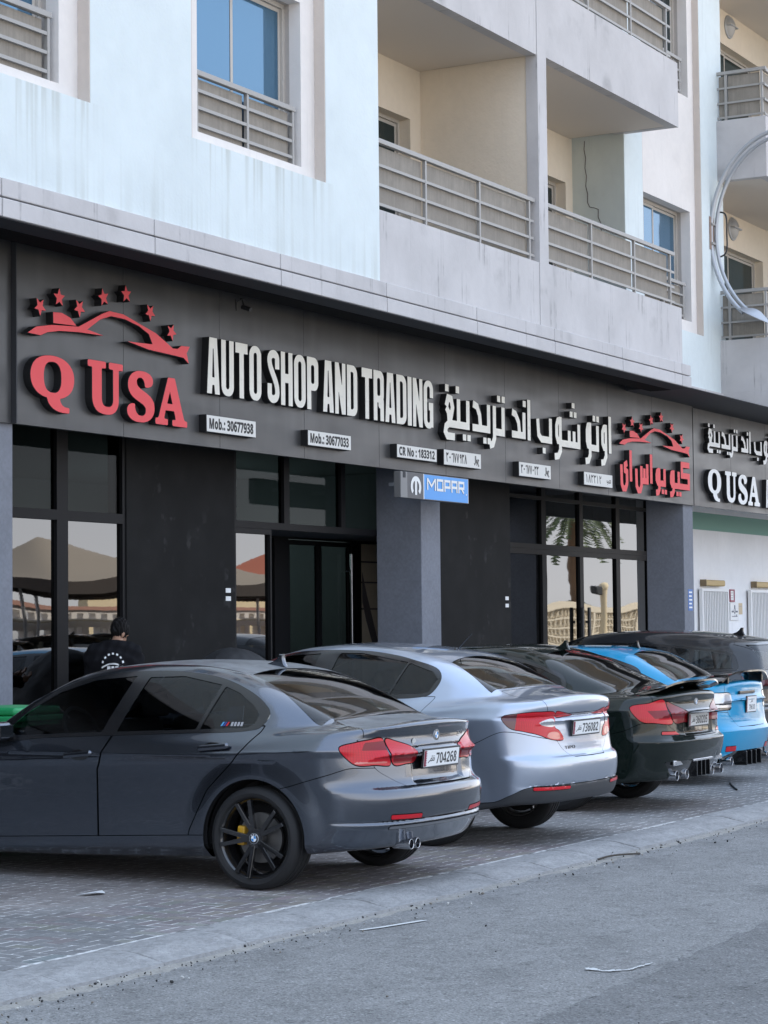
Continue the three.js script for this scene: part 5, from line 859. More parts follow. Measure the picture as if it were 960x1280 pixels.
      for (const s of [-1, 1]) {
        const m = cut.take(Q((c) => Math.min(lampOut(c.t, c.y), s * c.x - 0.1, c.nz + 0.4, c.z)), 0.007), mi = cut.take(Q((c) => Math.min(lampIn(c.t, c.y), s * c.x - 0.1, c.nz)), 0.007);
        const o = part('tail_light', geoOf(cutMesh(m, Q((c) => Math.min(-deep(c.t, c.y), -strip(c.t, c.y)))), 0.004), C.red, root); part('lamp_lens', geoOf(cutMesh(m, Q((c) => strip(c.t, c.y))), 0.005), C.redLight, o); part('lamp_lens', geoOf(cutMesh(m, Q((c) => deep(c.t, c.y))), 0.003), C.redDeep, o);
        const i = part('tail_light', geoOf(cutMesh(mi, Q((c) => -low(c.t, c.y))), 0.004), C.red, root); part('lamp_lens', geoOf(cutMesh(mi, Q((c) => low(c.t, c.y))), 0.002), C.redDeep, i);
      }
      one('trunk_deck', C.dust, (c) => Math.min(0.585 + 0.15 * sstep(0.45, 0.95, c.z) - c.u, c.z - 0.535 + 0.1 * c.u * c.u, 0.86 - 0.08 * c.u * c.u - c.z, c.ny - 0.5), { gap: 0 }).userData.label = 'dusty top of the trunk lid';
      one('trunk_lid', greyPaint, (c) => Math.min(c.z > 0.865 || c.y < 0.97 ? lid(c.y) - c.u : 0.60 + 0.17 * sstep(0.45, 0.95, c.z) - c.u, c.z - 0.525 + 0.1 * c.u * c.u, c.y - 0.655));
      both('reflector', C.red, (c) => Math.min(0.016 - Math.abs(c.y - 0.468 - 0.02 * (c.t - 0.6)), 0.72 - c.t, c.t - 0.36, c.nz), { off: 0.002 });
      one('bumper_trim', C.silverTrim, (c) => Math.min(0.011 - Math.abs(c.y - 0.405), 0.74 - c.t, c.nz), { off: 0.004 });
      cut.drop(Q((c) => Math.min(0.005 - Math.abs(c.y - 0.443), 0.82 - c.t, c.nz)));
      one('rear_bumper', greyPaint, (c) => Math.min(yTop(c.t) - c.y, c.z - 0.15));
      both('side_sill', greyPaint, (c) => Math.min(sill(c.z) - c.y, c.z + 2.45, -0.1 - c.z));
      both('front_door', greyPaint, (c) => Math.min(fDoor(c.z, c.y), Math.abs(c.nx) - 0.2), { gap: 0.008 });
      both('rear_door', greyPaint, (c) => Math.min(rDoor(c.z, c.y), Math.abs(c.nx) - 0.2), { gap: 0.008 });
      one('hood', greyPaint, (c) => Math.min(-2.2 - c.z, c.y - 0.72, 0.72 - c.u, c.ny * 0.3, c.z + 3.4));
      one('front_bumper', greyPaint, (c) => Math.min(-3.05 - c.z, 0.68 - c.y));
      both('front_fender', greyPaint, (c) => -1.9 - c.z);
      one('roof', C.dust, (c) => Math.min(c.y - 1.2, 0.535 - c.u, c.ny), { gap: 0.002 });
      for (const s of [-1, 1]) part('rear_fender', geoOf(cutMesh(cut.rest, Q((c) => s * c.x))), greyPaint, root);
      plate(a, '704268', 0.815, 0.50, 0.118, 0.942, null, false, 0.1);
      const ro = disc(0.037, 0.008); ro.translate(0, 0.958, a.surf(0, 0.958) + 0.002); part('badge', ro, roundelMat, root);
      const st = disc(0.024, 0.003); st.translate(-0.29, 0.925, a.surf(-0.29, 0.925) + 0.001); part('sticker', st, std({ color: rgb(0.5, 0.5, 0.48), roughness: 0.6 }), root);
      badgeText(a, '320', 0.33, 0.44, 0.945, 0.97, C.silverTrim);
      for (const s of [-1, 1]) { handle(a, s, 0.905, -0.235, greyPaint, 0.1); handle(a, s, 0.838, -1.31, greyPaint, 0.1); mirror(a, s, -1.93, greyPaint); }
      fin(a, -0.33, greyPaint, 0.9);
      [[-0.215, rgb(0.10, 0.35, 0.6)], [-0.196, rgb(0.03, 0.06, 0.3)], [-0.177, rgb(0.6, 0.02, 0.03)], [-0.145, rgb(0.35, 0.35, 0.36)], [-0.122, rgb(0.35, 0.35, 0.36)], [-0.099, rgb(0.35, 0.35, 0.36)], [-0.076, rgb(0.35, 0.35, 0.36)]].forEach(([z, col], i) => { const y = 1.05, g = new THREE.BoxGeometry(0.003, 0.026, i < 3 ? 0.011 : 0.015), p = g.attributes.position; for (let k = 0; k < p.count; k++) { const yy = y + p.getY(k), zz = z + p.getZ(k) + p.getY(k) * (i < 3 ? 0.5 : 0.1); p.setXYZ(k, -a.side(yy, zz) + p.getX(k), yy, zz); } g.computeVertexNormals(); part('sticker', g, std({ color: col, roughness: 0.5 }), root); });
      pipe(a, -0.40, 0.285, 0.93, 0.034, 0.12, C.steel); pipe(a, -0.315, 0.285, 0.93, 0.034, 0.12, C.steel);
    },
  });
}
// ---------------------------------------------------------------- silver sedan
{
  const P = paint(0.41, 0.465, 0.56, { metalness: 0.8, roughness: 0.33 });
  const wheel = { R: 0.32, r: 0.21, w: 0.21, turn: 0.2 };
  const yTop = prof([[0, 0.662], [0.27, 0.666], [0.38, 0.73], [0.46, 0.772], [0.86, 0.832], [1.2, 0.872], [1.5, 0.77], [1.8, 0.69]]);
  const vTop = prof([[0, 0.462], [0.88, 0.464], [1.0, 0.45], [1.15, 0.40], [1.32, 0.345], [1.8, 0.33]]);
  const S = {
    half: 0.895, zr: 0.98, wheelY: 0.32, axles: [0, -2.64], arch: 0.365, flare: 0.012, slope: 0.03, wheel,
    plan: prof([[-3.6, 0.5], [-3.3, 0.72], [-2.9, 0.85], [-2.2, 0.883], [-1, 0.888], [0, 0.888], [0.4, 0.882], [0.65, 0.862], [0.85, 0.825], [1.05, 0.77]]),
    section: prof([[0.1, -0.10], [0.18, -0.06], [0.26, -0.02], [0.45, -0.012], [0.65, -0.004], [0.85, 0], [0.94, 0.002], [0.99, -0.012], [1.1, -0.05], [1.2, -0.12], [1.4, -0.3]]),
    deck: prof([[-3.6, 0.66], [-3.3, 0.80], [-2.9, 0.93], [-2.4, 1.02], [-2, 1.05], [-1, 1.09], [0, 1.13], [0.45, 1.165], [0.7, 1.15], [0.85, 1.135], [1.05, 1.12]]), crown: 0.10,
    rear: prof([[0.1, 0.72], [0.25, 0.88], [0.335, 0.935], [0.40, 0.965], [0.455, 0.972], [0.47, 0.958], [0.485, 0.968], [0.60, 0.98], [0.655, 0.968], [0.69, 0.928], [0.75, 0.918], [0.95, 0.896], [0.975, 0.882], [0.995, 0.905], [1.06, 0.918], [1.11, 0.915], [1.16, 0.88]]),
    rc: [0.10, 0.16], front: prof([[0.1, -3.35], [0.3, -3.45], [0.6, -3.46], [0.85, -3.32], [1, -3.1]]), fc: [0.14, 0.25],
    kr: 0.13, kt: () => 0.05, bottom: prof([[-3.6, 0.2], [-2, 0.18], [-0.36, 0.2], [0.4, 0.28], [0.75, 0.325], [1.1, 0.33]]),
    ghY: 1.1, gh: prof([[-2.7, 0.58], [-2.2, 0.75], [-1.8, 0.815], [-1, 0.84], [-0.3, 0.832], [0.1, 0.79], [0.4, 0.72], [0.6, 0.66], [0.9, 0.58]]), tum: 0.40, tum2: 0.4,
    roof: prof([[-2.6, 0.9], [-2.25, 1.04], [-1.8, 1.33], [-1.5, 1.468], [-1.2, 1.528], [-0.9, 1.541], [-0.6, 1.524], [-0.2, 1.475], [0.0, 1.42], [0.25, 1.307], [0.5, 1.175], [0.7, 1.06], [0.95, 0.9]]), ghCrown: 0.075, kg: 0.11, kj: 0.05,
  };
  const sq = (P) => P.map(([t, y]) => [0.58 + (t - 0.58) * 0.90, 0.915 + (y - 0.915) * 0.9]);
  const outer = poly2(smoothPoly(sq([[1.30, 0.985], [1.22, 0.90], [1.05, 0.868], [0.86, 0.838], [0.66, 0.792], [0.46, 0.778], [0.43, 0.79], [0.50, 0.86], [0.58, 0.895], [0.575, 0.97], [0.572, 1.012], [0.8, 1.028], [1.05, 1.022]]), 4));
  const lens = poly2(smoothPoly(sq([[0.585, 0.905], [0.74, 0.905], [0.835, 0.93], [0.76, 0.952], [0.60, 0.955]]), 5)), smoke = poly2([[1.12, 0.8], [1.05, 1.05], [1.4, 1.05], [1.4, 0.8]]), low = poly2(smoothPoly(sq([[0.50, 0.80], [0.52, 0.84], [0.68, 0.85], [0.72, 0.82], [0.62, 0.795]]), 4));
  const inn = poly2(smoothPoly([[0.565, 1.01], [0.565, 0.972], [0.42, 0.968], [0.27, 0.978], [0.42, 1.0]], 4));
  const lid = prof([[0.6, 0.2], [0.66, 0.275], [0.73, 0.40], [0.775, 0.445], [0.85, 0.50], [0.9, 0.565], [1.02, 0.572], [1.1, 0.60], [1.3, 0.6]]);
  makeCar({
    name: 'sedan_car', label: 'silver sedan with split red lamps between the grey and dark green sedans', x: 15.64, z: -7.84, S, h: 0.0165, top: 1.62, z0: -3.65, z1: 1.08, mats: { rim: C.disc },
    dlo: [[-2.1, 1.06], [-1, 1.103], [-0.1, 1.125], [-0.02, 1.15], [0.04, 1.26], [0.0, 1.33], [-0.25, 1.412], [-0.45, 1.452], [-0.7, 1.48], [-1.1, 1.485], [-1.4, 1.46], [-1.7, 1.36], [-2.0, 1.18]],
    cab: [0, 0.07], panes: [[[-1.98, 1.085], [-1.75, 1.30], [-1.4, 1.44], [-1.08, 1.46], [-1.15, 1.115]], [[-0.98, 1.125], [-0.90, 1.462], [-0.7, 1.46], [-0.27, 1.39], [-0.385, 1.14]], [[-0.365, 1.142], [-0.255, 1.385], [-0.04, 1.315], [0.015, 1.26], [-0.04, 1.165], [-0.1, 1.148]]],
    panels(a) {
      const { one, both, cut, Q, root } = a;
      one('rear_window', C.rearGlass, (c) => Math.min(c.ny * 0.3, 0.53 + 0.13 * sstep(0, 0.5, c.z) - c.u, c.z + 0.02 - 0.2 * c.u * c.u, 0.475 - 0.10 * c.u * c.u - c.z), { off: -0.003 });
      one('windscreen', C.glass, (c) => Math.min(c.ny * 0.3, -1.5 - c.z, c.z + 2.25, 0.72 - 0.1 * (c.z + 2.2) - c.u, c.y - 1.03), { off: -0.003 });
      for (const s of [-1, 1]) {
        let m = cut.take(Q((c) => Math.min(outer(c.t, c.y), s * c.x - 0.1, c.z)), 0.005);
        const take = (f) => { const r = cutMesh(m, Q(f)); m = cutMesh(m, Q((c) => -f(c))); return r; };
        const l = take((c) => lens(c.t, c.y)), k = take((c) => smoke(c.t, c.y)), w = take((c) => low(c.t, c.y)), o = part('tail_light', geoOf(m, 0.003), C.red, root);
        part('lamp_lens', geoOf(l, 0.003), C.clear, o); part('lamp_lens', geoOf(k, 0.003), C.redSmoke, o); part('lamp_lens', geoOf(w, 0.004), C.redLight, o);
        part('tail_light', geoOf(cut.take(Q((c) => Math.min(inn(c.t, c.y), s * c.x - 0.1, c.z - 0.5)), 0.004), 0.003), C.red, root);
      }
      one('trunk_trim', C.silverTrim, (c) => Math.min(0.009 - Math.abs(c.y - 0.984), 0.50 - c.u, c.nz + 0.3, c.z - 0.6), { off: 0.004, gap: 0 });
      one('trunk_lid', P, (c) => Math.min(c.z > 0.82 || c.y < 1.0 ? lid(c.y) - c.u : 0.56 + 0.05 * sstep(0.4, 0.9, c.z) - c.u, c.z - 0.505 + 0.1 * c.u * c.u, c.y - 0.664));
      both('reflector', C.red, (c) => Math.min(0.014 - Math.abs(c.y - 0.442 - 0.01 * (c.t - 0.6)), 0.92 - c.t, c.t - 0.40, c.nz), { off: 0.003 });
      one('bumper_valance', C.valance, (c) => Math.min(vTop(c.t) - c.y, c.z - 0.2), { off: -0.002 });
      one('rear_bumper', P, (c) => Math.min(yTop(c.t) - c.y, c.z - 0.15));
      both('rear_door', P, (c) => Math.min(Math.min(c.z + 1.15, 0.02 - c.z - 0.9 * Math.max(0, 1.12 - c.y) * 0.9), c.y - 0.3, 1.13 - c.y, Math.abs(c.nx) - 0.2));
      both('front_door', P, (c) => Math.min(-1.16 - c.z, c.z + 2.1, c.y - 0.3, 1.12 - c.y, Math.abs(c.nx) - 0.2));
      both('side_sill', C.valance, (c) => Math.min(0.22 - c.y, c.z + 2.4, -0.1 - c.z)); one('hood', P, (c) => Math.min(-2.2 - c.z, c.y - 0.78, 0.7 - c.u, c.ny * 0.3)); both('front_fender', P, (c) => -1.9 - c.z);
      one('roof', P, (c) => Math.min(c.y - 1.3, 0.53 - c.u, c.ny), { gap: 0.002 });
      for (const s of [-1, 1]) part('rear_fender', geoOf(cutMesh(cut.rest, Q((c) => s * c.x))), P, root);
      plate(a, '736082', 0.878, 0.52, 0.115, 0.925, null, false, 0.12);
      for (const s of [-1, 1]) { handle(a, s, 1.0, -0.3, C.chrome, 0.06); handle(a, s, 0.965, -1.36, C.chrome, 0.06); mirror(a, s, -1.85, P); }
      badgeText(a, 'TIPO', -0.36, -0.20, 0.725, 0.748, C.trim); badgeText(a, 'FIAT', -0.16, 0.16, 1.0 - 0.026, 0.995, C.trim);
      const y = a.height(0, -0.2); part('roof_aerial', merge([bar([0, y - 0.005, -0.2], [0, y + 0.13, -0.06], 0.004, 8).toNonIndexed(), new THREE.ConeGeometry(0.028, 0.03, 14).translate(0, y + 0.008, -0.2).toNonIndexed()]), C.trim, root);
    },
  });
}
// ---------------------------------------------------------------- dark green sedan
{
  const P = paint(0.006, 0.011, 0.009, { metalness: 0, roughness: 0.5, specularIntensity: 0.1 });
  const wheel = { R: 0.335, r: 0.24, w: 0.25, turn: 0.1 };
  const yTop = prof([[0, 0.655], [0.40, 0.66], [0.50, 0.70], [0.62, 0.775], [1.1, 0.79], [1.35, 0.72], [1.8, 0.64]]);
  const S = {
    half: 0.93, zr: 1.08, wheelY: 0.335, axles: [0, -2.97], arch: 0.385, flare: 0.014, slope: 0.03, wheel,
    plan: prof([[-3.8, 0.5], [-3.5, 0.74], [-3.1, 0.885], [-2.2, 0.92], [-1, 0.925], [0, 0.925], [0.4, 0.92], [0.7, 0.895], [0.95, 0.85], [1.15, 0.79]]),
    section: prof([[0.1, -0.10], [0.18, -0.06], [0.26, -0.02], [0.45, -0.012], [0.65, -0.006], [0.84, 0], [0.885, 0.004], [0.905, -0.004], [0.95, -0.022], [1.03, -0.06], [1.12, -0.13], [1.3, -0.3]]),
    deck: prof([[-3.8, 0.62], [-3.5, 0.76], [-3.1, 0.88], [-2.5, 0.98], [-2, 1.0], [-1, 1.02], [0, 1.05], [0.45, 1.08], [0.75, 1.078], [0.95, 1.068], [1.2, 1.05]]), crown: 0.085,
    rear: prof([[0.1, 0.8], [0.25, 0.965], [0.32, 1.01], [0.45, 1.045], [0.55, 1.07], [0.62, 1.078], [0.655, 1.04], [0.69, 1.02], [0.84, 1.012], [0.89, 0.998], [0.97, 0.985], [1.03, 1.0], [1.1, 0.99]]),
    rc: [0.09, 0.17], recess: (u, y) => 0.02 * sstep(0.35, 0.32, u) * sstep(0.66, 0.685, y) * sstep(0.89, 0.875, y), front: prof([[0.1, -3.7], [0.3, -3.8], [0.6, -3.82], [0.85, -3.65], [1, -3.4]]), fc: [0.14, 0.25],
    kr: 0.13, kt: () => 0.05, bottom: prof([[-3.8, 0.2], [-2, 0.17], [-0.36, 0.19], [0.4, 0.23], [0.75, 0.275], [1.2, 0.285]]),
    ghY: 1.02, gh: prof([[-2.8, 0.6], [-2.3, 0.77], [-1.9, 0.84], [-1, 0.87], [-0.3, 0.862], [0.1, 0.825], [0.4, 0.75], [0.7, 0.68], [0.95, 0.6]]), tum: 0.42, tum2: 0.35,
    roof: prof([[-2.7, 0.88], [-2.35, 1.03], [-1.9, 1.29], [-1.5, 1.44], [-1.1, 1.49], [-0.7, 1.492], [-0.45, 1.467], [-0.2, 1.40], [0.1, 1.272], [0.45, 1.125], [0.7, 1.02], [1, 0.88]]), ghCrown: 0.075, kg: 0.11, kj: 0.06,
  };
  const out = poly2(smoothPoly([[1.26, 0.93], [1.02, 0.968], [0.78, 0.992], [0.725, 0.88], [0.65, 0.785], [0.95, 0.79], [1.14, 0.81]], 5)), inn = poly2(smoothPoly([[0.745, 0.975], [0.6, 0.945], [0.42, 0.9], [0.34, 0.87], [0.315, 0.79], [0.45, 0.782], [0.625, 0.785], [0.695, 0.87]], 5));
  const deep = poly2([[0.7, 0.90], [1.05, 0.90], [0.95, 0.83], [0.7, 0.83]]), lid = prof([[0.6, 0.34], [0.655, 0.40], [0.7, 0.49], [0.78, 0.63], [0.88, 0.72], [0.98, 0.755], [1.2, 0.76]]);
  makeCar({
    name: 'sedan_car', label: 'dark green sedan with a black spoiler, four exhaust tips and red lamps', x: 18.9, z: -8.25, S, h: 0.0175, top: 1.58, z0: -4.0, z1: 1.2, mats: { rim: C.rim, cap: roundelMat },
    dlo: [[-2.25, 0.95], [-1, 1.0], [-0.1, 1.03], [0.0, 1.06], [0.05, 1.12], [0.0, 1.21], [-0.2, 1.29], [-0.45, 1.365], [-0.75, 1.41], [-1.1, 1.42], [-1.45, 1.39], [-1.8, 1.27], [-2.1, 1.08]],
    panes: [[[-2.1, 0.975], [-1.8, 1.24], [-1.45, 1.365], [-1.15, 1.392], [-1.3, 1.01]], [[-1.1, 1.02], [-1.0, 1.393], [-0.75, 1.385], [-0.44, 1.33], [-0.52, 1.035]], [[-0.49, 1.038], [-0.41, 1.325], [-0.2, 1.262], [-0.02, 1.185], [0.015, 1.12], [-0.06, 1.055]]],
    panels(a) {
      const { one, both, cut, Q, root } = a;
      one('rear_window', C.rearGlassDark, (c) => Math.min(c.ny * 0.3, 0.52 + 0.17 * sstep(-0.3, 0.5, c.z) - c.u, c.z + 0.30 - 0.16 * c.u * c.u, 0.55 - 0.10 * c.u * c.u - c.z), { off: -0.003 });
      one('windscreen', C.glass, (c) => Math.min(c.ny * 0.3, -1.55 - c.z, c.z + 2.35, 0.74 - 0.1 * (c.z + 2.2) - c.u, c.y - 1.0), { off: -0.003 });
      for (const s of [-1, 1]) {
        const m = cut.take(Q((c) => Math.min(out(c.t, c.y), s * c.x - 0.1, c.z)), 0.006), o = part('tail_light', geoOf(cutMesh(m, Q((c) => -deep(c.t, c.y))), 0.003), C.red, root); part('lamp_lens', geoOf(cutMesh(m, Q((c) => deep(c.t, c.y))), 0.002), C.redDeep, o);
        part('tail_light', geoOf(cut.take(Q((c) => Math.min(inn(c.t, c.y), s * c.x - 0.1, c.z - 0.5)), 0.006), 0.003), C.redDeep, root);
      }
      one('trunk_trim', C.silverTrim, (c) => Math.min(0.007 - Math.abs(c.y - 0.888), 0.40 - c.u, c.nz, c.z - 0.6), { off: 0.004, gap: 0 });
      one('trunk_lid', P, (c) => Math.min(c.z > 0.92 || c.y < 0.97 ? lid(c.y) - c.u : 0.62 + 0.14 * sstep(0.45, 0.95, c.z) - c.u, c.z - 0.575 + 0.1 * c.u * c.u, c.y - 0.658));
      both('reflector', C.red, (c) => Math.min(0.016 - Math.abs(c.y - 0.695 - 0.02 * (c.t - 0.6)), 0.86 - c.t, c.t - 0.46, c.nz), { off: 0.003 });
      one('diffuser', C.gloss, (c) => Math.min(0.445 - c.y, 0.20 + 0.9 * (c.y - 0.2) + 0.28 - Math.abs(c.u - 0) , c.nz, c.z - 0.5), { off: -0.012 });
      one('rear_bumper', P, (c) => Math.min(yTop(c.t) - c.y, c.z - 0.15));
      both('rear_door', P, (c) => Math.min(c.z + 1.25, 0.05 - c.z - 0.9 * Math.max(0, 1.02 - c.y), c.y - 0.3, 1.05 - c.y, Math.abs(c.nx) - 0.2)); both('front_door', P, (c) => Math.min(-1.26 - c.z, c.z + 2.2, c.y - 0.3, 1.03 - c.y, Math.abs(c.nx) - 0.2));
      both('side_sill', P, (c) => Math.min(0.295 - c.y, c.z + 2.5, -0.1 - c.z)); one('hood', P, (c) => Math.min(-2.3 - c.z, c.y - 0.78, 0.72 - c.u, c.ny * 0.3)); both('front_fender', P, (c) => -1.95 - c.z);
      one('roof', P, (c) => Math.min(c.y - 1.25, 0.54 - c.u, c.ny), { gap: 0.002 });
      for (const s of [-1, 1]) part('rear_fender', geoOf(cutMesh(cut.rest, Q((c) => s * c.x))), P, root);
      plate(a, '360205', 0.800, 0.50, 0.118, 1.01, null, false, 0.05);
      const ro = disc(0.037, 0.008); ro.translate(0, 0.955, a.surf(0, 0.955) + 0.002); part('badge', ro, roundelMat, root);
      wing(a, 'spoiler', 0.66, [[0.74, 1.078], [0.86, 1.098], [0.98, 1.122], [1.055, 1.150]], 0.012, 0.06, 0.05);
      for (const s of [-1, 1]) { for (const x of [0.32, 0.56]) pipe(a, s * x, 0.32, 1.01, 0.045, 0.14, C.steel); handle(a, s, 0.93, -0.3, P, 0.08); handle(a, s, 0.9, -1.45, P, 0.08); mirror(a, s, -2.05, P); }
      for (const x of [-0.16, -0.05, 0.05, 0.16]) part('diffuser_fin', rb(x - 0.008, x + 0.008, 0.29, 0.43, 0.93, 1.05, 0.004), C.gloss, root);
      part('bumper_trim', rb(-0.24, 0.24, 0.428, 0.45, 1.035, 1.05, 0.006, 2), C.clear, root); for (const s of [-1, 1]) part('bumper_trim', rb(s * 0.45 - 0.15, s * 0.45 + 0.15, 0.405, 0.455, 0.985, 1.005, 0.01, 2), C.clear, root);
      fin(a, -0.36, P, 0.9);
    },
  });
}
function wing(a, name, half, prof2, th, sweep, drop, mat) { // blade across the tail following a z, y profile
  const nx = 40, n = prof2.length, P = [], I = []; const ring = (u) => { const k = u * u / (half * half), up = prof2.map(([z, y]) => [z - sweep * k * 1.6, y - drop * k * k]); return [...up.map(([z, y]) => [z, y + th]), ...up.slice().reverse().map(([z, y]) => [z, y - th * 0.4])]; };
  for (let i = 0; i <= nx; i++) { const x = -half + 2 * half * i / nx; for (const [z, y] of ring(x)) P.push(x, y, z); }
  const m = 2 * n; for (let i = 0; i < nx; i++) for (let j = 0; j < m; j++) { const q = i * m + j, r = i * m + (j + 1) % m; I.push(q, r, q + m, r, r + m, q + m); }
  for (const e of [0, nx]) for (let j = 1; j < m - 1; j++) e ? I.push(e * m, e * m + j, e * m + j + 1) : I.push(0, j + 1, j);
  const g = new THREE.BufferGeometry(); g.setAttribute('position', new THREE.Float32BufferAttribute(P, 3)); g.setIndex(I); g.computeVertexNormals(); return part(name, mUV(toCreasedNormals(g, 0.6)), mat || C.gloss, a.root);
}
// ---------------------------------------------------------------- bright blue sedan
{
  const P = paint(0.001, 0.29, 0.54, { metalness: 0.1, roughness: 0.4, specularIntensity: 0.4 });
  const wheel = { R: 0.32, r: 0.23, w: 0.23, turn: 0.4 };
  const yTop = prof([[0, 0.59], [0.36, 0.60], [0.46, 0.66], [0.54, 0.74], [1.15, 0.765], [1.4, 0.70], [1.8, 0.62]]);
  const S = {
    half: 0.9, zr: 1.02, wheelY: 0.32, axles: [0, -2.73], arch: 0.37, flare: 0.016, slope: 0.03, wheel,
    plan: prof([[-3.6, 0.5], [-3.3, 0.72], [-2.9, 0.86], [-2.2, 0.89], [-1, 0.894], [0, 0.894], [0.4, 0.888], [0.7, 0.86], [0.95, 0.81], [1.1, 0.76]]),
    section: prof([[0.1, -0.10], [0.18, -0.06], [0.26, -0.02], [0.45, -0.012], [0.65, -0.004], [0.84, 0], [0.9, 0.002], [0.95, -0.014], [1.03, -0.05], [1.12, -0.12], [1.3, -0.3]]),
    deck: prof([[-3.6, 0.62], [-3.3, 0.76], [-2.9, 0.88], [-2.4, 0.96], [-2, 0.98], [-1, 1.0], [0, 1.04], [0.45, 1.075], [0.75, 1.075], [0.95, 1.065], [1.1, 1.05]]), crown: 0.08,
    rear: prof([[0.1, 0.75], [0.22, 0.9], [0.35, 0.97], [0.5, 1.005], [0.56, 1.01], [0.60, 0.985], [0.65, 0.97], [0.85, 0.955], [1.0, 0.945], [1.05, 0.95], [1.1, 0.93]]),
    rc: [0.09, 0.17], front: prof([[0.1, -3.45], [0.3, -3.55], [0.6, -3.56], [0.85, -3.4], [1, -3.2]]), fc: [0.14, 0.25],
    kr: 0.13, kt: () => 0.05, bottom: prof([[-3.6, 0.2], [-2, 0.17], [-0.36, 0.19], [0.4, 0.2], [1.2, 0.19]]),
    ghY: 1.02, gh: prof([[-2.7, 0.58], [-2.2, 0.76], [-1.8, 0.82], [-1, 0.845], [-0.3, 0.838], [0.1, 0.80], [0.4, 0.725], [0.6, 0.67], [0.9, 0.59]]), tum: 0.42, tum2: 0.35,
    roof: prof([[-2.6, 0.86], [-2.25, 1.0], [-1.8, 1.25], [-1.5, 1.385], [-1.2, 1.436], [-0.9, 1.447], [-0.5, 1.437], [-0.2, 1.39], [0.05, 1.28], [0.35, 1.135], [0.6, 1.03], [0.95, 0.88]]), ghCrown: 0.075, kg: 0.11, kj: 0.05,
  };
  const lamp = poly2(smoothPoly([[0.58, 0.79], [0.57, 0.86], [0.575, 0.935], [0.8, 0.952], [1.1, 0.95], [1.2, 0.93], [1.2, 0.80], [1.05, 0.775], [0.75, 0.775]], 4)), bar1 = poly2([[0.4, 0.80], [1.4, 0.80], [1.4, 0.77], [0.4, 0.77]]), low = poly2([[0.4, 0.845], [1.4, 0.845], [1.4, 0.828], [0.4, 0.828]]), red = poly2([[0.60, 0.84], [0.6, 0.93], [0.72, 0.94], [0.74, 0.84]]), lid = prof([[0.55, 0.30], [0.60, 0.38], [0.66, 0.46], [0.74, 0.55], [1.0, 0.585], [1.2, 0.6]]);
  makeCar({
    name: 'sedan_car', label: 'bright blue sedan with clear rear lamps and a raised black wing', x: 22.1, z: -8.85, S, h: 0.019, top: 1.54, z0: -3.75, z1: 1.12, mats: { rim: C.rim },
    dlo: [[-2.1, 0.95], [-1, 0.99], [-0.1, 1.02], [0.0, 1.05], [0.05, 1.12], [0.0, 1.2], [-0.2, 1.28], [-0.45, 1.345], [-0.75, 1.38], [-1.1, 1.385], [-1.4, 1.355], [-1.7, 1.24], [-1.95, 1.08]], panes: [[[-1.98, 0.975], [-1.7, 1.21], [-1.4, 1.33], [-1.1, 1.355], [-1.2, 1.0]], [[-1.05, 1.01], [-0.97, 1.355], [-0.75, 1.352], [-0.42, 1.31], [-0.02, 1.18], [0.01, 1.12], [-0.08, 1.045]]],
    panels(a) {
      const { one, both, cut, Q, root } = a;
      one('rear_window', C.rearGlass, (c) => Math.min(c.ny * 0.3, 0.50 + 0.16 * sstep(-0.2, 0.4, c.z) - c.u, c.z + 0.18 - 0.16 * c.u * c.u, 0.43 - 0.10 * c.u * c.u - c.z), { off: -0.003 });
      one('windscreen', C.glass, (c) => Math.min(c.ny * 0.3, -1.5 - c.z, c.z + 2.25, 0.72 - 0.1 * (c.z + 2.2) - c.u, c.y - 0.97), { off: -0.003 });
      for (const s of [-1, 1]) { let m = cut.take(Q((c) => Math.min(lamp(c.t, c.y), s * c.x - 0.1, c.z)), 0.008); const take = (f) => { const r = cutMesh(m, Q(f)); m = cutMesh(m, Q((c) => -f(c))); return r; }; const b = take((c) => bar1(c.t, c.y)), l = take((c) => low(c.t, c.y)), r = take((c) => red(c.t, c.y)), o = part('tail_light', geoOf(m, 0.003), C.clear, root); part('lamp_lens', geoOf(b, 0.002), C.gloss, o); part('lamp_lens', geoOf(l, 0.002), C.gloss, o); part('lamp_lens', geoOf(r, 0.003), C.lampGrey, o); }
      one('trunk_lid', P, (c) => Math.min(c.z > 0.9 || c.y < 0.98 ? lid(c.y) - c.u : 0.58 - c.u, c.z - 0.46 + 0.1 * c.u * c.u, c.y - 0.595));
      both('reflector', C.red, (c) => Math.min(0.028 - Math.abs(c.y - 0.375), 0.74 - c.t, c.t - 0.50, c.nz), { off: 0.003 });
      one('diffuser', C.gloss, (c) => Math.min(0.345 - c.y - 0.25 * Math.max(0, c.u - 0.45), 0.66 - c.u, c.nz, c.z - 0.5), { off: -0.012 });
      one('rear_bumper', P, (c) => Math.min(yTop(c.t) - c.y, c.z - 0.15));
      both('rear_door', P, (c) => Math.min(c.z + 1.15, 0.05 - c.z - 0.9 * Math.max(0, 1.02 - c.y), c.y - 0.3, 1.05 - c.y, Math.abs(c.nx) - 0.2)); both('front_door', P, (c) => Math.min(-1.16 - c.z, c.z + 2.1, c.y - 0.3, 1.03 - c.y, Math.abs(c.nx) - 0.2));
      one('roof', P, (c) => Math.min(c.y - 1.22, 0.53 - c.u, c.ny), { gap: 0.002 });
      for (const s of [-1, 1]) part('rear_fender', geoOf(cutMesh(cut.rest, Q((c) => s * c.x))), P, root);
      plate(a, '79618', 0.82, 0.30, 0.165, 0.975, null, true, 0.06); part('plate_garnish', rb(-0.32, 0.14, 0.93, 0.965, 0.945, 0.968, 0.008, 2), C.trim, root);
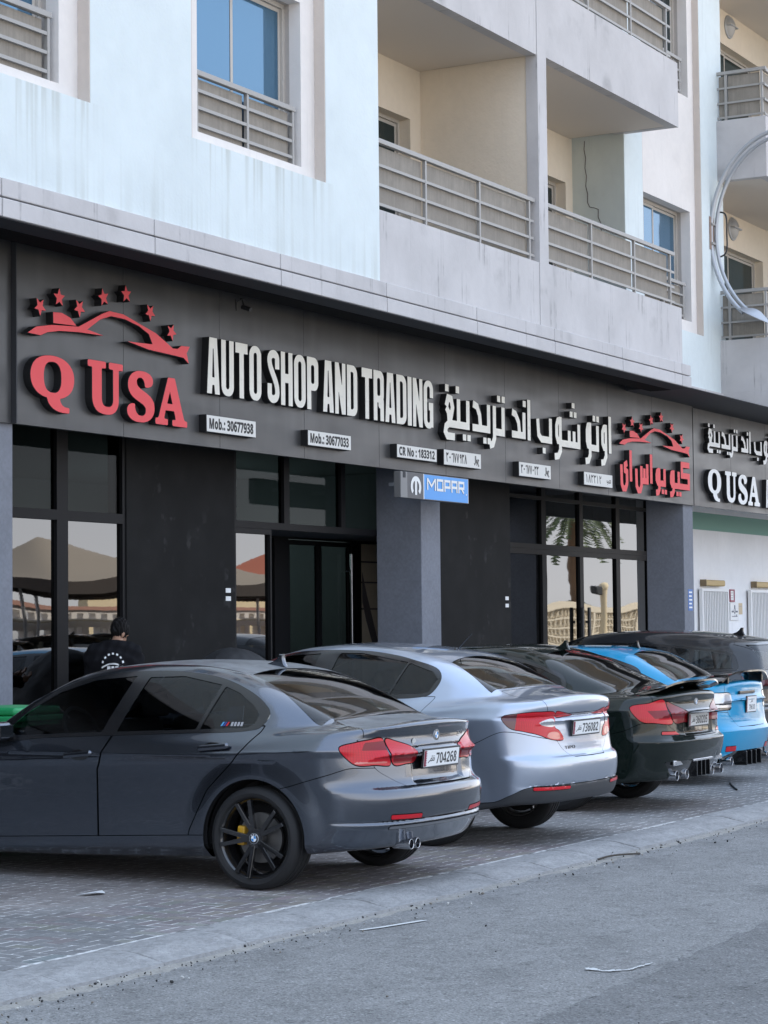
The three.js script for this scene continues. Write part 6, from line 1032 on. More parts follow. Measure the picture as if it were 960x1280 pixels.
      wing(a, 'spoiler', 0.70, [[0.74, 1.128], [0.84, 1.142], [0.93, 1.150], [1.0, 1.165]], 0.012, 0.05, 0.10);
      for (const s of [-1, 1]) { part('spoiler_stand', rb(s * 0.52 - 0.015, s * 0.52 + 0.015, 1.04, 1.14, 0.76, 0.92, 0.01, 2), C.gloss, root); pipe(a, s * 0.56, 0.25, 0.95, 0.045, 0.12, C.steel); mirror(a, s, -1.9, P); handle(a, s, 0.92, -0.3, P, 0.06); }
      for (const x of [-0.22, -0.07, 0.07, 0.22]) part('diffuser_fin', rb(x - 0.01, x + 0.01, 0.19, 0.34, 0.86, 0.995, 0.005), C.gloss, root);
      fin(a, -0.36, C.trim, 0.8);
    },
  });
}
// ---------------------------------------------------------------- black estate at the far end
function estate(label, x, z, turn, P, h, group) {
  const wheel = { R: 0.33, r: 0.23, w: 0.22, turn: 0 };
  const S = {
    half: 0.9, zr: 1.36, wheelY: 0.33, axles: [0.55, -2.1], arch: 0.375, flare: 0.012, slope: 0.02, wheel,
    plan: prof([[-3.1, 0.5], [-2.8, 0.74], [-2.4, 0.86], [-1.6, 0.89], [-1, 0.893], [0.6, 0.893], [0.9, 0.88], [1.15, 0.85], [1.4, 0.78]]),
    section: prof([[0.1, -0.08], [0.2, -0.05], [0.28, -0.015], [0.5, -0.01], [0.75, 0], [0.9, 0], [0.98, -0.02], [1.08, -0.06], [1.2, -0.14], [1.4, -0.3]]),
    deck: prof([[-3.1, 0.72], [-2.8, 0.86], [-2.4, 0.96], [-1.9, 1.04], [-1.2, 1.07], [0, 1.1], [1.4, 1.14]]), crown: 0.08,
    rear: prof([[0.1, 1.1], [0.3, 1.28], [0.5, 1.36], [0.65, 1.36], [0.72, 1.32], [1, 1.30], [1.2, 1.22]]), rc: [0.09, 0.16], front: prof([[0.1, -2.9], [0.3, -2.98], [0.65, -2.98], [0.9, -2.8], [1, -2.6]]), fc: [0.14, 0.25],
    kr: 0.13, kt: () => 0.06, bottom: prof([[-3, 0.22], [1.4, 0.26]]),
    ghY: 1.08, gh: prof([[-2, 0.62], [-1.6, 0.78], [-1.1, 0.83], [0, 0.845], [0.8, 0.82], [1.2, 0.77], [1.4, 0.72]]), tum: 0.36, tum2: 0.4,
    roof: prof([[-2.1, 0.95], [-1.7, 1.2], [-1.3, 1.44], [-0.95, 1.55], [-0.6, 1.585], [-0.2, 1.597], [0.3, 1.582], [0.7, 1.55], [1.0, 1.505], [1.22, 1.452], [1.30, 1.35], [1.4, 1.08]]), ghCrown: 0.09, kg: 0.12, kj: 0.05,
  };
  const api = makeCar({
    name: 'estate_car', label, x, z, S, h, top: 1.7, z0: -3.1, z1: 1.48, group, mats: { rim: C.rim },
    dlo: [[-1.9, 1.03], [-1, 1.06], [0.3, 1.09], [0.95, 1.11], [1.1, 1.13], [1.04, 1.29], [0.95, 1.335], [0.4, 1.40], [-0.2, 1.44], [-0.7, 1.445], [-1.1, 1.40], [-1.5, 1.24]], panes: [[[-1.75, 1.06], [-1.45, 1.23], [-1.05, 1.37], [-0.72, 1.42], [-0.75, 1.08]], [[-0.65, 1.08], [-0.6, 1.42], [-0.2, 1.415], [0.2, 1.39], [0.2, 1.105]], [[0.24, 1.105], [0.24, 1.39], [0.48, 1.365], [0.48, 1.115]], [[0.54, 1.115], [0.54, 1.357], [0.93, 1.31], [1.0, 1.27], [1.05, 1.14]]],
    panels(a) {
      const { one, both, cut, Q, root } = a;
      one('rear_window', C.rearGlass, (c) => Math.min(c.nz, c.y - 1.12, 1.41 - c.y, 0.60 - c.u, c.z - 0.9), { off: -0.003 });
      one('windscreen', C.glass, (c) => Math.min(c.ny * 0.3, -0.95 - c.z, c.z + 1.75, 0.74 - c.u, c.y - 1.08), { off: -0.003 });
      both('tail_light', C.redSmoke, (c) => Math.min(c.y - 0.86, 1.06 - c.y, c.t - 0.52, 1.0 - c.t, c.z - 0.6), { off: 0.002 });
      one('tailgate', P, (c) => Math.min(c.z - 1.0, c.y - 0.62, 0.62 - c.u)); one('rear_bumper', P, (c) => Math.min(0.66 - c.y, c.z - 0.7));
      both('front_door', P, (c) => Math.min(-0.70 - c.z, c.z + 1.6, c.y - 0.3, 1.09 - c.y, Math.abs(c.nx) - 0.2)); both('rear_door', P, (c) => Math.min(c.z + 0.69, 0.35 - c.z, c.y - 0.3, 1.11 - c.y, Math.abs(c.nx) - 0.2));
      one('roof', P, (c) => Math.min(c.y - 1.35, 0.56 - c.u, c.ny), { gap: 0.002 });
      for (const s of [-1, 1]) { part('side_panel', geoOf(cutMesh(cut.rest, Q((c) => s * c.x))), P, root); mirror(a, s, -1.45, P); handle(a, s, 0.95, 0.1, P, 0.04); handle(a, s, 0.93, -0.95, P, 0.04); }
      fin(a, 0.82, C.trim, 1);
    },
  });
  api.root.rotation.y = turn; return api;
}
const blackEstate = estate('black estate car with a roof fin at the far end of the row', 25.3, -10, 0, paint(0.012, 0.013, 0.016, { metalness: 0.2 }), 0.022);
// ---------------------------------------------------------------- wall lamps, gates, notices, street lamp arm
for (const [y, l] of [[8.72, 'round grey wall lamp over the lower balcony window of the far wing'], [12.38, 'round grey wall lamp over the upper balcony window of the far wing']]) {
  const t = thing('wall_lamp', l, 'wall lamp', [37.03, y, -13.39], 'bulkhead lamps on the far wing');
  const g = new THREE.SphereGeometry(0.19, 24, 14, 0, Math.PI); g.scale(1, 1, 0.6); part('diffuser', g, std({ color: rgb(0.42, 0.42, 0.42), roughness: 0.5 }), t);
  const r = new THREE.TorusGeometry(0.19, 0.022, 8, 28); r.translate(0, 0, 0.012); part('rim', r, M.galv, t); part('guard_bar', rb(-0.19, 0.19, -0.012, 0.012, 0.0, 0.128, 0.006), M.galv, t); const hood = new THREE.SphereGeometry(0.197, 24, 8, 0, Math.PI, 0, Math.PI * 0.42); hood.scale(1, 1, 0.62); part('hood', hood, M.galv, t);
}
{ // curved double-tube lamp bracket on the wall strip
  const t = thing('lamp_bracket', 'curved grey double-tube lamp arm clamped to the pale blue wall', 'lamp arm', [33.72, 0, 0]);
  const arc = (dx, r0, n, a0, a1) => { const P = []; for (let i = 0; i <= n; i++) { const a = lerp(a0, a1, i / n); P.push([dx, 8.02 + Math.sin(a) * 1.62 * r0, -11.28 - Math.cos(a) * 1.28 * r0]); } return P; };
  part('tube', tube(arc(0, 1, 24, -0.95, 1.45), 0.035, 64, 10), M.galv, t); part('tube', tube(arc(0.10, 0.955, 24, -0.97, 1.45), 0.03, 64, 10), M.galv, t);
  part('wall_plate', rb(-0.1, 0.1, 7.78, 8.32, -12.548, -12.535, 0.004), std({ color: rgb(0.28, 0.2, 0.16), roughness: 0.8 }), t);
  for (const y of [7.88, 8.2]) part('clamp', rb(-0.06, 0.16, y - 0.02, y + 0.02, -12.62, -12.5, 0.008), M.rail, t);
  part('hand_loop', tube([[0.13, 8.42, -12.5], [0.13, 8.38, -12.36], [0.13, 8.05, -12.33], [0.13, 7.72, -12.36], [0.13, 7.66, -12.5]], 0.014, 24, 8), M.plastic, t);
  const sh = new THREE.LatheGeometry([[0.02, 0.10], [0.08, 0.09], [0.20, 0.04], [0.30, -0.01], [0.305, -0.025], [0.28, -0.02], [0.0, 0.0]].map((p) => new THREE.Vector2(...p)), 28); sh.rotateX(0.5); sh.translate(0.05, 6.66, -11.86); part('lamp_head', sh, M.galv, t);
}
function barGate(name, label, x0, x1) {
  const t = thing(name, label, 'gate', [0, 0, 0], 'white barred gates'), z = -13.98, h = 2.30;
  part('frame', merge([bb(x0, x0 + 0.05, 0.05, h, z - 0.03, z + 0.03), bb(x1 - 0.05, x1, 0.05, h, z - 0.03, z + 0.03), bb(x0 + 0.05, x1 - 0.05, h - 0.05, h, z - 0.03, z + 0.03), bb(x0 + 0.05, x1 - 0.05, 0.05, 0.1, z - 0.03, z + 0.03), bb(x0 + 0.05, x1 - 0.05, 1.02, 1.07, z - 0.029, z + 0.029)]), M.whitePaint, t);
  for (let x = x0 + 0.12; x < x1 - 0.07; x += 0.082) for (const [a, b] of [[0.1, 1.02], [1.07, h - 0.05]]) part('bar', bb(x - 0.012, x + 0.012, a, b, z - 0.012, z + 0.012), M.whitePaint, t);
  part('backing_sheet', bb(x0 + 0.05, x1 - 0.05, 0.1, h - 0.05, z - 0.052, z - 0.046), std({ color: rgb(0.42, 0.42, 0.43), roughness: 0.7 }), t);
  part('lock_box', rb((x0 + x1) / 2 - 0.07, (x0 + x1) / 2 + 0.07, 0.86, 1.1, z + 0.012, z + 0.04, 0.006), M.whitePaint, t);
}
barGate('barred_gate', 'white barred gate next to the grey pillar', 36.7, 38.05); barGate('barred_gate', 'white barred gate at the right edge beyond the notices', 39.24, 40.9);
for (const [x0, x1, l] of [[36.86, 37.84, 'tan roller box above the gate next to the pillar'], [39.52, 40.7, 'tan roller box above the gate at the right edge']]) { const t = thing('roller_box', l, 'roller box', [0, 0, 0], 'roller boxes above the gates'); part('box', rb(x0, x1, 2.345, 2.455, -14.045, -13.93, 0.03, 3), std({ color: rgb(0.50, 0.36, 0.16), roughness: 0.6 }), t); part('end_cap', rb(x0 - 0.015, x0 - 0.001, 2.34, 2.46, -14.045, -13.925, 0.005), std({ color: rgb(0.22, 0.16, 0.09), roughness: 0.6 }), t); }
{
  const Z = -14.048, t = thing('notice', 'small notice in a dark red frame on the white wall', 'notice'); part('frame', slab([38.34, 38.58, 2.07, 2.30], [[38.365, 38.555, 2.10, 2.275]], Z, Z + 0.02), std({ color: rgb(0.27, 0.03, 0.07), roughness: 0.5 }), t); part('paper', bb(38.36, 38.56, 2.095, 2.28, Z, Z + 0.008), M.whitePaint, t); for (let k = 0; k < 3; k++) part('print_line', bb(38.41, 38.51, 2.14 + k * 0.045, 2.15 + k * 0.045, Z + 0.008, Z + 0.0095), M.reveal, t);
  const u = thing('notice_board', 'white notice board with a dark emblem under the red framed notice', 'sign'); part('board', rb(38.33, 38.76, 1.73, 2.055, Z, Z + 0.025, 0.004), M.whitePaint, u);
  const em = trace(0.4, 0.3, 300, (c) => { c.lineWidth = 0.022; c.beginPath(); c.ellipse(0.2, 0.165, 0.035, 0.05, 0, 0, 7); c.stroke(); c.beginPath(); c.ellipse(0.2, 0.235, 0.028, 0.035, 0, 0, 7); c.fill(); c.fillRect(0.04, 0.13, 0.10, 0.03); c.fillRect(0.26, 0.13, 0.10, 0.03); c.fillRect(0.05, 0.05, 0.29, 0.012); c.fillRect(0.2, 0.062, 0.02, 0.03); c.fillRect(0.28, 0.062, 0.03, 0.03); });
  em.forEach((s) => { const g = new THREE.ExtrudeGeometry(s, { depth: 0.002, bevelEnabled: false }); g.translate(38.345, 1.745, Z + 0.025); part('emblem', g, std({ color: rgb(0.10, 0.11, 0.15), roughness: 0.6 }), u); });
  const v = thing('paper_notice', 'pale tan sheet of paper pinned beside the white notice board', 'paper'); part('sheet', bb(38.79, 39.02, 1.84, 2.05, Z, Z + 0.004), std({ color: rgb(0.62, 0.50, 0.34), roughness: 0.9 }), v); part('print_line', bb(38.83, 38.98, 1.98, 1.99, Z + 0.004, Z + 0.0055), M.reveal, v);
}
{ // small surveillance camera under the soffit
  const t = thing('security_camera', 'small dark surveillance camera at the top edge of the long sign', 'camera', [19.45, 5.12, -12.5]); t.scale.setScalar(0.75); part('base', new THREE.CylinderGeometry(0.035, 0.035, 0.03, 16).translate(0, 0.05, 0), M.plastic, t); part('arm', bar([0, 0.05, 0], [0, -0.06, 0.03], 0.012, 8), M.plastic, t);
  const g = new THREE.CylinderGeometry(0.034, 0.034, 0.15, 18); g.rotateX(Math.PI / 2 + 0.35); g.translate(0, -0.09, 0.07); part('housing', g, M.plastic, t); part('cable', tube([[0, 0.05, 0], [-0.06, 0.0, -0.05], [-0.03, -0.12, -0.08], [0.02, 0.06, -0.13]], 0.007, 20, 6), M.plastic, t);
}
{ // green bin and the covered heap between the cars and the shop
  const t = thing('plastic_bin', 'green plastic bin behind the front of the grey sedan', 'bin', [14.22, -0.07, -11.4]), G = std({ color: rgb(0.02, 0.30, 0.10), roughness: 0.45 });
  const sh = new THREE.Shape([[-0.24, 0], [0.24, 0], [0.29, 1.0], [-0.29, 1.0]].map((p) => new THREE.Vector2(...p))), g = new THREE.ExtrudeGeometry(sh, { depth: 0.46, bevelEnabled: true, bevelSize: 0.02, bevelThickness: 0.02, bevelSegments: 2 }); g.translate(0, 0.02, -0.23); part('tub', g, G, t);
  part('rim', rb(-0.33, 0.33, 1.0, 1.05, -0.29, 0.29, 0.015, 2), G, t); part('lid', rb(-0.30, 0.31, 1.052, 1.12, -0.27, 0.27, 0.03, 3), G, t); for (const x of [-0.15, 0, 0.15]) part('rib', rb(x - 0.02, x + 0.02, 0.2, 0.95, 0.245, 0.275, 0.006), G, t); part('handle', bar([-0.2, 1.02, -0.32], [0.2, 1.02, -0.32], 0.018, 8), G, t);
  const h = thing('covered_heap', 'dark lumpy heap under a cover beside the black wall', 'heap', [18.95, 0, -12.3]), nn = fbm(5, 404, 4), s = new THREE.SphereGeometry(1, 90, 60), p = s.attributes.position;
  for (let i = 0; i < p.count; i++) { const x = p.getX(i), y = p.getY(i), z = p.getZ(i), a = Math.atan2(z, x) / 6.2832 + 0.5, k = 0.80 + 0.40 * nn(a, y * 0.5 + 0.5) + 0.12 * nn(a * 3, y * 1.5); p.setXYZ(i, x * 0.62 * k, Math.max(0, 0.66 + Math.sign(y) * Math.pow(Math.abs(y), 0.7) * 0.80 * (0.9 + 0.1 * k)), z * 0.45 * k); }
  s.computeVertexNormals(); part('cover', s, std({ color: rgb(0.022, 0.022, 0.023), roughness: 0.7 }), h); part('strap', tube([[-0.45, 0.55, 0.3], [-0.1, 1.1, 0.42], [0.25, 1.2, 0.36], [0.5, 0.6, 0.25]], 0.012, 30, 6), M.plastic, h);
}
{ // litter
  const t = thing('paper_scrap', 'white torn scrap of paper lying on the pavers', 'litter', [11.22, 0.006, -8.37]), g = new THREE.BufferGeometry(), P = [[-0.10, 0.004, -0.05], [0.12, 0.012, 0.0], [0.06, 0.003, 0.07], [-0.03, 0.016, 0.06]], I = [0, 3, 1, 3, 2, 1], V = []; for (const i of I) V.push(...P[i]); for (const i of [...I].reverse()) V.push(P[i][0], P[i][1] - 0.001, P[i][2]); g.setAttribute('position', new THREE.Float32BufferAttribute(V, 3)); g.computeVertexNormals(); part('sheet', mUV(g), M.whitePaint, t);
  const a = thing('twig', 'bent dark twig lying across the kerb edge', 'twig'); part('stem', tube([[14.82, -0.045, -6.48], [15.0, -0.035, -6.45], [15.2, -0.04, -6.40], [15.36, -0.05, -6.37]], 0.007, 20, 6), std({ color: rgb(0.06, 0.05, 0.04), roughness: 0.9 }), a); part('shoot', tube([[15.02, -0.035, -6.45], [15.12, -0.04, -6.5], [15.2, -0.03, -6.52]], 0.004, 10, 5), std({ color: rgb(0.06, 0.05, 0.04), roughness: 0.9 }), a);
  const b = thing('dark_hose', 'thin dark cable lying on the pavers behind the green sedan', 'cable'); part('cable', tube([[20.9, 0.012, -7.62], [21.4, 0.012, -7.85], [21.7, 0.012, -7.98]], 0.011, 30, 6), M.plastic, b);
}
// ---------------------------------------------------------------- the person by the window
{
  const px = 17.30, pz = -12.62, t = thing('person', 'person with black hair in a black jacket with a white back print, head bowed', 'person', [px, 0, pz]); t.rotation.y = -1.0; t.scale.set(0.9, 1.045, 1);
  // own frame: facing -z, x to the right hand
  const J = { pel: [0, 0.93, 0], waist: [0, 1.06, 0.01], chest: [0.0, 1.27, 0.03], neckb: [0.02, 1.42, 0.01], neck: [0.035, 1.49, -0.045], shl: [-0.155, 1.345, 0.015], shr: [0.155, 1.345, 0.01], ell: [-0.27, 1.13, -0.02], elr: [0.27, 1.14, -0.03], wrl: [-0.14, 1.10, -0.27], wrr: [0.16, 1.14, -0.27], hl: [-0.09, 0.92, 0], hr: [0.09, 0.92, 0], kl: [-0.1, 0.49, -0.02], kr: [0.1, 0.49, -0.03], al: [-0.11, 0.08, 0.02], ar: [0.12, 0.08, 0.0], tl: [-0.13, 0.04, -0.17], tr: [0.14, 0.04, -0.19] };
  const cap = (a, b, r1, r2) => { const A = J[a], B = J[b], d = [B[0] - A[0], B[1] - A[1], B[2] - A[2]], l = d[0] * d[0] + d[1] * d[1] + d[2] * d[2]; return (x, y, z) => { const h = clamp(((x - A[0]) * d[0] + (y - A[1]) * d[1] + (z - A[2]) * d[2]) / l, 0, 1); return Math.hypot(x - A[0] - d[0] * h, y - A[1] - d[1] * h, z - A[2] - d[2] * h) - lerp(r1, r2, h); }; };
  const torso = [cap('pel', 'waist', 0.145, 0.135), cap('waist', 'chest', 0.135, 0.15), cap('chest', 'neckb', 0.14, 0.06), cap('shl', 'shr', 0.066, 0.066), cap('shl', 'neckb', 0.06, 0.045), cap('shr', 'neckb', 0.06, 0.045)], flat = (f) => (x, y, z) => f(x * 0.86, y, z * 1.28) * 0.85;
  const arms = [cap('shl', 'ell', 0.062, 0.046), cap('ell', 'wrl', 0.043, 0.028), cap('shr', 'elr', 0.062, 0.046), cap('elr', 'wrr', 0.043, 0.028)], legs = [cap('hl', 'kl', 0.088, 0.058), cap('kl', 'al', 0.056, 0.038), cap('hr', 'kr', 0.088, 0.058), cap('kr', 'ar', 0.056, 0.038), cap('al', 'tl', 0.042, 0.03), cap('ar', 'tr', 0.042, 0.03)], neck = [cap('neckb', 'neck', 0.058, 0.055)];
  const U = (fs, k) => (x, y, z) => { let d = 9; for (const f of fs) d = smin(d, f(x, y, z), k); return d; };
  const trunk = U(torso.map(flat), 0.08), fa = U(arms, 0.03), fl = U(legs, 0.05), fn = U(neck, 0.03);
  // head bowed forward and turned to the right
  const hc = [0.06, 1.565, -0.085], e = new THREE.Euler(-0.5, -0.75, -0.1, 'YXZ'), inv = new THREE.Matrix4().makeRotationFromEuler(e).invert(), v = new THREE.Vector3();
  const ell = (c, r) => (p) => (Math.hypot((p.x - c[0]) / r[0], (p.y - c[1]) / r[1], (p.z - c[2]) / r[2]) - 1) * Math.min(...r);
  const skull = ell([0, 0.025, 0.015], [0.076, 0.098, 0.095]), jaw = ell([0, -0.055, -0.03], [0.056, 0.062, 0.062]), nose = ell([0, -0.02, -0.095], [0.012, 0.024, 0.02]), earL = ell([-0.078, -0.015, 0.015], [0.012, 0.032, 0.02]), earR = ell([0.078, -0.015, 0.015], [0.012, 0.032, 0.02]), brow = ell([0, 0.018, -0.078], [0.05, 0.012, 0.014]), eyes = [ell([-0.03, 0.0, -0.088], [0.017, 0.011, 0.012]), ell([0.03, 0.0, -0.088], [0.017, 0.011, 0.012])], lips = ell([0, -0.062, -0.088], [0.024, 0.009, 0.012]);
  const head = (x, y, z) => { v.set(x - hc[0], y - hc[1], z - hc[2]).applyMatrix4(inv); let d = smin(skull(v), jaw(v), 0.04); d = smin(d, nose(v), 0.018); d = smin(d, brow(v), 0.015); for (const q of eyes) d = smax(d, -q(v), 0.01); d = smin(d, lips(v), 0.01); return smin(smin(d, earL(v), 0.006), earR(v), 0.006); };
  const hairF = (x, y, z) => { v.set(x - hc[0], y - hc[1], z - hc[2]).applyMatrix4(inv); const w = 0.006 * Math.sin(v.x * 230 + v.y * 60 + 3 * Math.sin(v.z * 60)) + 0.007 * Math.sin(v.z * 170 - v.y * 110 + v.x * 50), s = ell([0, 0.033, 0.02], [0.09, 0.108, 0.108])(v) + w * 0.5; return smax(s, -(v.z + 0.055 - 0.55 * (v.y + 0.0) * (v.y < 0 ? 1.7 : -0.75)) , 0.012); };
  const hand = (sx, w) => { const fs = []; const W = J[w], pc = [W[0] * 0.72, W[1] + 0.03, W[2] - 0.075]; J.p0 = W; J.p1 = pc; fs.push(cap('p0', 'p1', 0.026, 0.036)); for (let k = 0; k < 4; k++) { J.a = [pc[0] + (k - 1.5) * 0.019 * sx, pc[1] + 0.005, pc[2] - 0.02]; J.b = [J.a[0] - 0.012 * sx, J.a[1] + 0.030, J.a[2] - 0.038]; J.c = [J.b[0] - 0.02 * sx, J.b[1] + 0.03, J.b[2] - 0.004 - 0.003 * k]; fs.push(cap('a', 'b', 0.0095, 0.0088), cap('b', 'c', 0.0088, 0.0078)); } J.a = [pc[0] - 0.03 * sx, pc[1] + 0.0, pc[2] + 0.01]; J.b = [pc[0] - 0.05 * sx, pc[1] + 0.045, pc[2] - 0.01]; fs.push(cap('a', 'b', 0.012, 0.0095)); return fs; };
  const handsF = U([...hand(-1, 'wrl'), ...hand(1, 'wrr')], 0.006);
  const all = (x, y, z) => smin(smin(smin(trunk(x, y, z), fl(x, y, z), 0.05), fa(x, y, z), 0.03), fn(x, y, z), 0.03);
  const skin = phy({ color: rgb(0.36, 0.20, 0.13), roughness: 0.55 });
  const bodyF = (x, y, z) => smin(smin(all(x, y, z), head(x, y, z), 0.02), handsF(x, y, z), 0.008);
  const body = part('body', geoOf(meshField(bodyF, 0.40, -0.02, 1.80, -0.50, 0.24, 0.011, true)), skin, t);
  const fold = (x, y, z) => 0.006 * Math.sin(y * 48 + x * 14 + 3 * Math.sin(z * 20)) + 0.004 * Math.sin(x * 60 - y * 30);
  const jac = cutMesh(meshField((x, y, z) => smin(trunk(x, y, z), fa(x, y, z), 0.06) - 0.028 + fold(x, y, z), 0.46, 0.75, 1.55, -0.42, 0.30, 0.013, true), (x, y, z) => Math.min(y - 0.84, Math.hypot(x - J.wrl[0], y - J.wrl[1], z - J.wrl[2]) - 0.05, Math.hypot(x - J.wrr[0], y - J.wrr[1], z - J.wrr[2]) - 0.05, 1.475 - y + 0.3 * (z - 0.0)));
  const black = phy({ color: rgb(0.008, 0.008, 0.010), roughness: 0.85, specularIntensity: 0.3 }); part('jacket', geoOf(jac), black, body);
  const col = new THREE.TorusGeometry(0.066, 0.02, 10, 28); col.scale(1.1, 1, 1.5); col.rotateX(Math.PI / 2 - 0.3); col.translate(0.015, 1.455, 0.0); part('collar', col, black, body);
  part('trousers', geoOf(cutMesh(meshField((x, y, z) => smin(fl(x, y, z), trunk(x, y, z), 0.05) - 0.016 + 0.6 * fold(x, y, z), 0.40, 0.0, 1.05, -0.30, 0.24, 0.014, true), (x, y) => Math.min(y - 0.10, 0.98 - y))), std({ color: rgb(0.02, 0.022, 0.03), roughness: 0.85 }), body);
  for (const s of [-1, 1]) part('shoe', geoOf(cutMesh(meshField((x, y, z) => U([legs[4], legs[5]], 0.01)(x, y, z) - 0.014, 0.24, -0.02, 0.16, -0.28, 0.14, 0.012, true), (x, y) => Math.min(s * x, y - 0.004))), std({ color: rgb(0.015, 0.015, 0.016), roughness: 0.6 }), body);
  part('hair', geoOf(meshField(hairF, 0.20, 1.42, 1.78, -0.25, 0.12, 0.006, true)), phy({ color: rgb(0.006, 0.005, 0.005), roughness: 0.7, specularIntensity: 0.4 }), body);
  // white print on the back: an arc of marks over a small emblem
  const pr = trace(0.3, 0.26, 420, (c) => { for (let i = 0; i < 7; i++) { const a = Math.PI * (0.12 + 0.76 * i / 6), x = 0.15 + 0.115 * Math.cos(a), y = 0.095 + 0.12 * Math.sin(a); c.save(); c.translate(x, y); c.rotate(a - Math.PI / 2); c.fillRect(-0.011, -0.009, 0.022, 0.018); c.restore(); } c.lineWidth = 0.014; c.beginPath(); c.moveTo(0.03, 0.085); c.quadraticCurveTo(0.15, 0.16, 0.27, 0.085); c.stroke(); c.fillRect(0.09, 0.05, 0.035, 0.05); c.fillRect(0.135, 0.045, 0.03, 0.055); c.fillRect(0.175, 0.05, 0.035, 0.05); c.fillRect(0.08, 0.018, 0.14, 0.014); });
  const jf = (x, y, z) => smin(trunk(x, y, z), fa(x, y, z), 0.06) - 0.028 + fold(x, y, z);
  for (const s of pr) { const g = new THREE.ExtrudeGeometry(s, { depth: 0.002, bevelEnabled: false }), p = g.attributes.position; for (let i = 0; i < p.count; i++) { const x = p.getX(i) - 0.15, y = p.getY(i) + 1.16; let z = 0.4; for (let k = 0; k < 40; k++) z -= jf(x, y, z) * 0.8; p.setXYZ(i, x, y, z + 0.001 + p.getZ(i)); } g.computeVertexNormals(); part('back_print', g, M.whitePaint, body); }
}
// ---------------------------------------------------------------- across the street, seen only in the window panes and the paint
{
  const lot = struct('car_park', bb(-60, 160, -0.10, -0.045, 5.5, 40), std({ map: tex(256, 256, (u, v) => { const k = 0.8 + 0.4 * n16(u, v); return [0.34 * k, 0.31 * k, 0.27 * k]; }, [4, 4]), roughness: 0.95 }));
  const w = thing('boundary_wall', 'white boundary wall with pierced blocks and dark openings across the street', 'wall'), cream = std({ color: rgb(0.66, 0.59, 0.47), roughness: 0.9 });
  const holes = []; for (let x = 42; x < 76; x += 1.25) holes.push([x, x + 0.55, 0.9, 1.75], [x + 0.68, x + 0.95, 0.9, 1.75]); for (let x = 42.1; x < 76; x += 0.62) holes.push([x, x + 0.34, 2.05, 2.24]);
  part('wall_panel', slab([30, 76.5, 0, 2.35], holes, 12.0, 12.25), M.white, w); part('coping', bb(30, 76.5, 2.35, 2.47, 11.94, 12.3), std({ color: rgb(0.45, 0.25, 0.2), roughness: 0.9 }), w); part('rail', bar([30, 2.0, 11.92], [76.4, 2.0, 11.92], 0.04, 8), cream, w);
  part('base_course', bb(76.5, 130, 0, 0.55, 12.0, 12.25), cream, w); part('added_dark_sheet', bb(76.6, 130, 0, 2.3, 12.7, 12.8), std({ color: rgb(0.05, 0.045, 0.04), roughness: 0.9 }), w); part('coping', bb(76.5, 130, 2.35, 2.62, 11.96, 12.28), cream, w); for (let x = 76.5; x < 130; x += 5.35) part('pier', bb(x, x + 0.3, 0.55, 2.35, 11.97, 12.27), cream, w);  // dark sheet added behind the blocks to make their holes look shaded
  const ring = new THREE.CylinderGeometry(0.11, 0.11, 0.16, 10, 1, true).rotateX(Math.PI / 2), fr = slab([-0.178, 0.178, -0.178, 0.178], [[-0.145, 0.145, -0.145, 0.145]], -0.09, 0.09), d1 = bb(-0.2, 0.2, -0.02, 0.02, -0.03, 0.03).rotateZ(Math.PI / 4), d2 = bb(-0.2, 0.2, -0.021, 0.021, -0.031, 0.031).rotateZ(-Math.PI / 4), im = new THREE.InstancedMesh(merge([fr, ring.toNonIndexed(), d1, d2]), cream, 149 * 5), M4 = new THREE.Matrix4(); im.name = 'pierced_block'; let k = 0; for (let i = 0; i < 149; i++) for (let j = 0; j < 5; j++) im.setMatrixAt(k++, M4.makeTranslation(76.9 + i * 0.358, 0.73 + j * 0.36, 12.12)); im.userData.kind = 'stuff'; shadowed(im); w.add(im);
}
function canopy(label, x, z, col, edge) {
  const t = thing('parking_canopy', label, 'canopy', [x, 0, z], 'shade canopies across the street'), s = new THREE.PlaneGeometry(5.4, 5.4, 24, 24); s.rotateX(-Math.PI / 2); const p = s.attributes.position; for (let i = 0; i < p.count; i++) { const m = Math.max(Math.abs(p.getX(i)), Math.abs(p.getZ(i))) / 2.7; p.setY(i, 2.95 + 1.15 * Math.pow(Math.max(0, 1 - m), 1.25)); } s.computeVertexNormals(); part('membrane', s, col, t);
  for (const q of [-1, 1]) { part('valance', bb(-2.7, 2.7, 2.66, 2.945, q * 2.7 - 0.01, q * 2.7 + 0.01), edge, t); part('valance', bb(q * 2.71 - 0.01, q * 2.71 + 0.01, 2.66, 2.945, -2.69, 2.69), edge, t); for (const r of [-1, 1]) part('post', bar([q * 2.55, 0, r * 2.55], [q * 2.55, 2.93, r * 2.55], 0.05, 8), M.galv, t); }
}
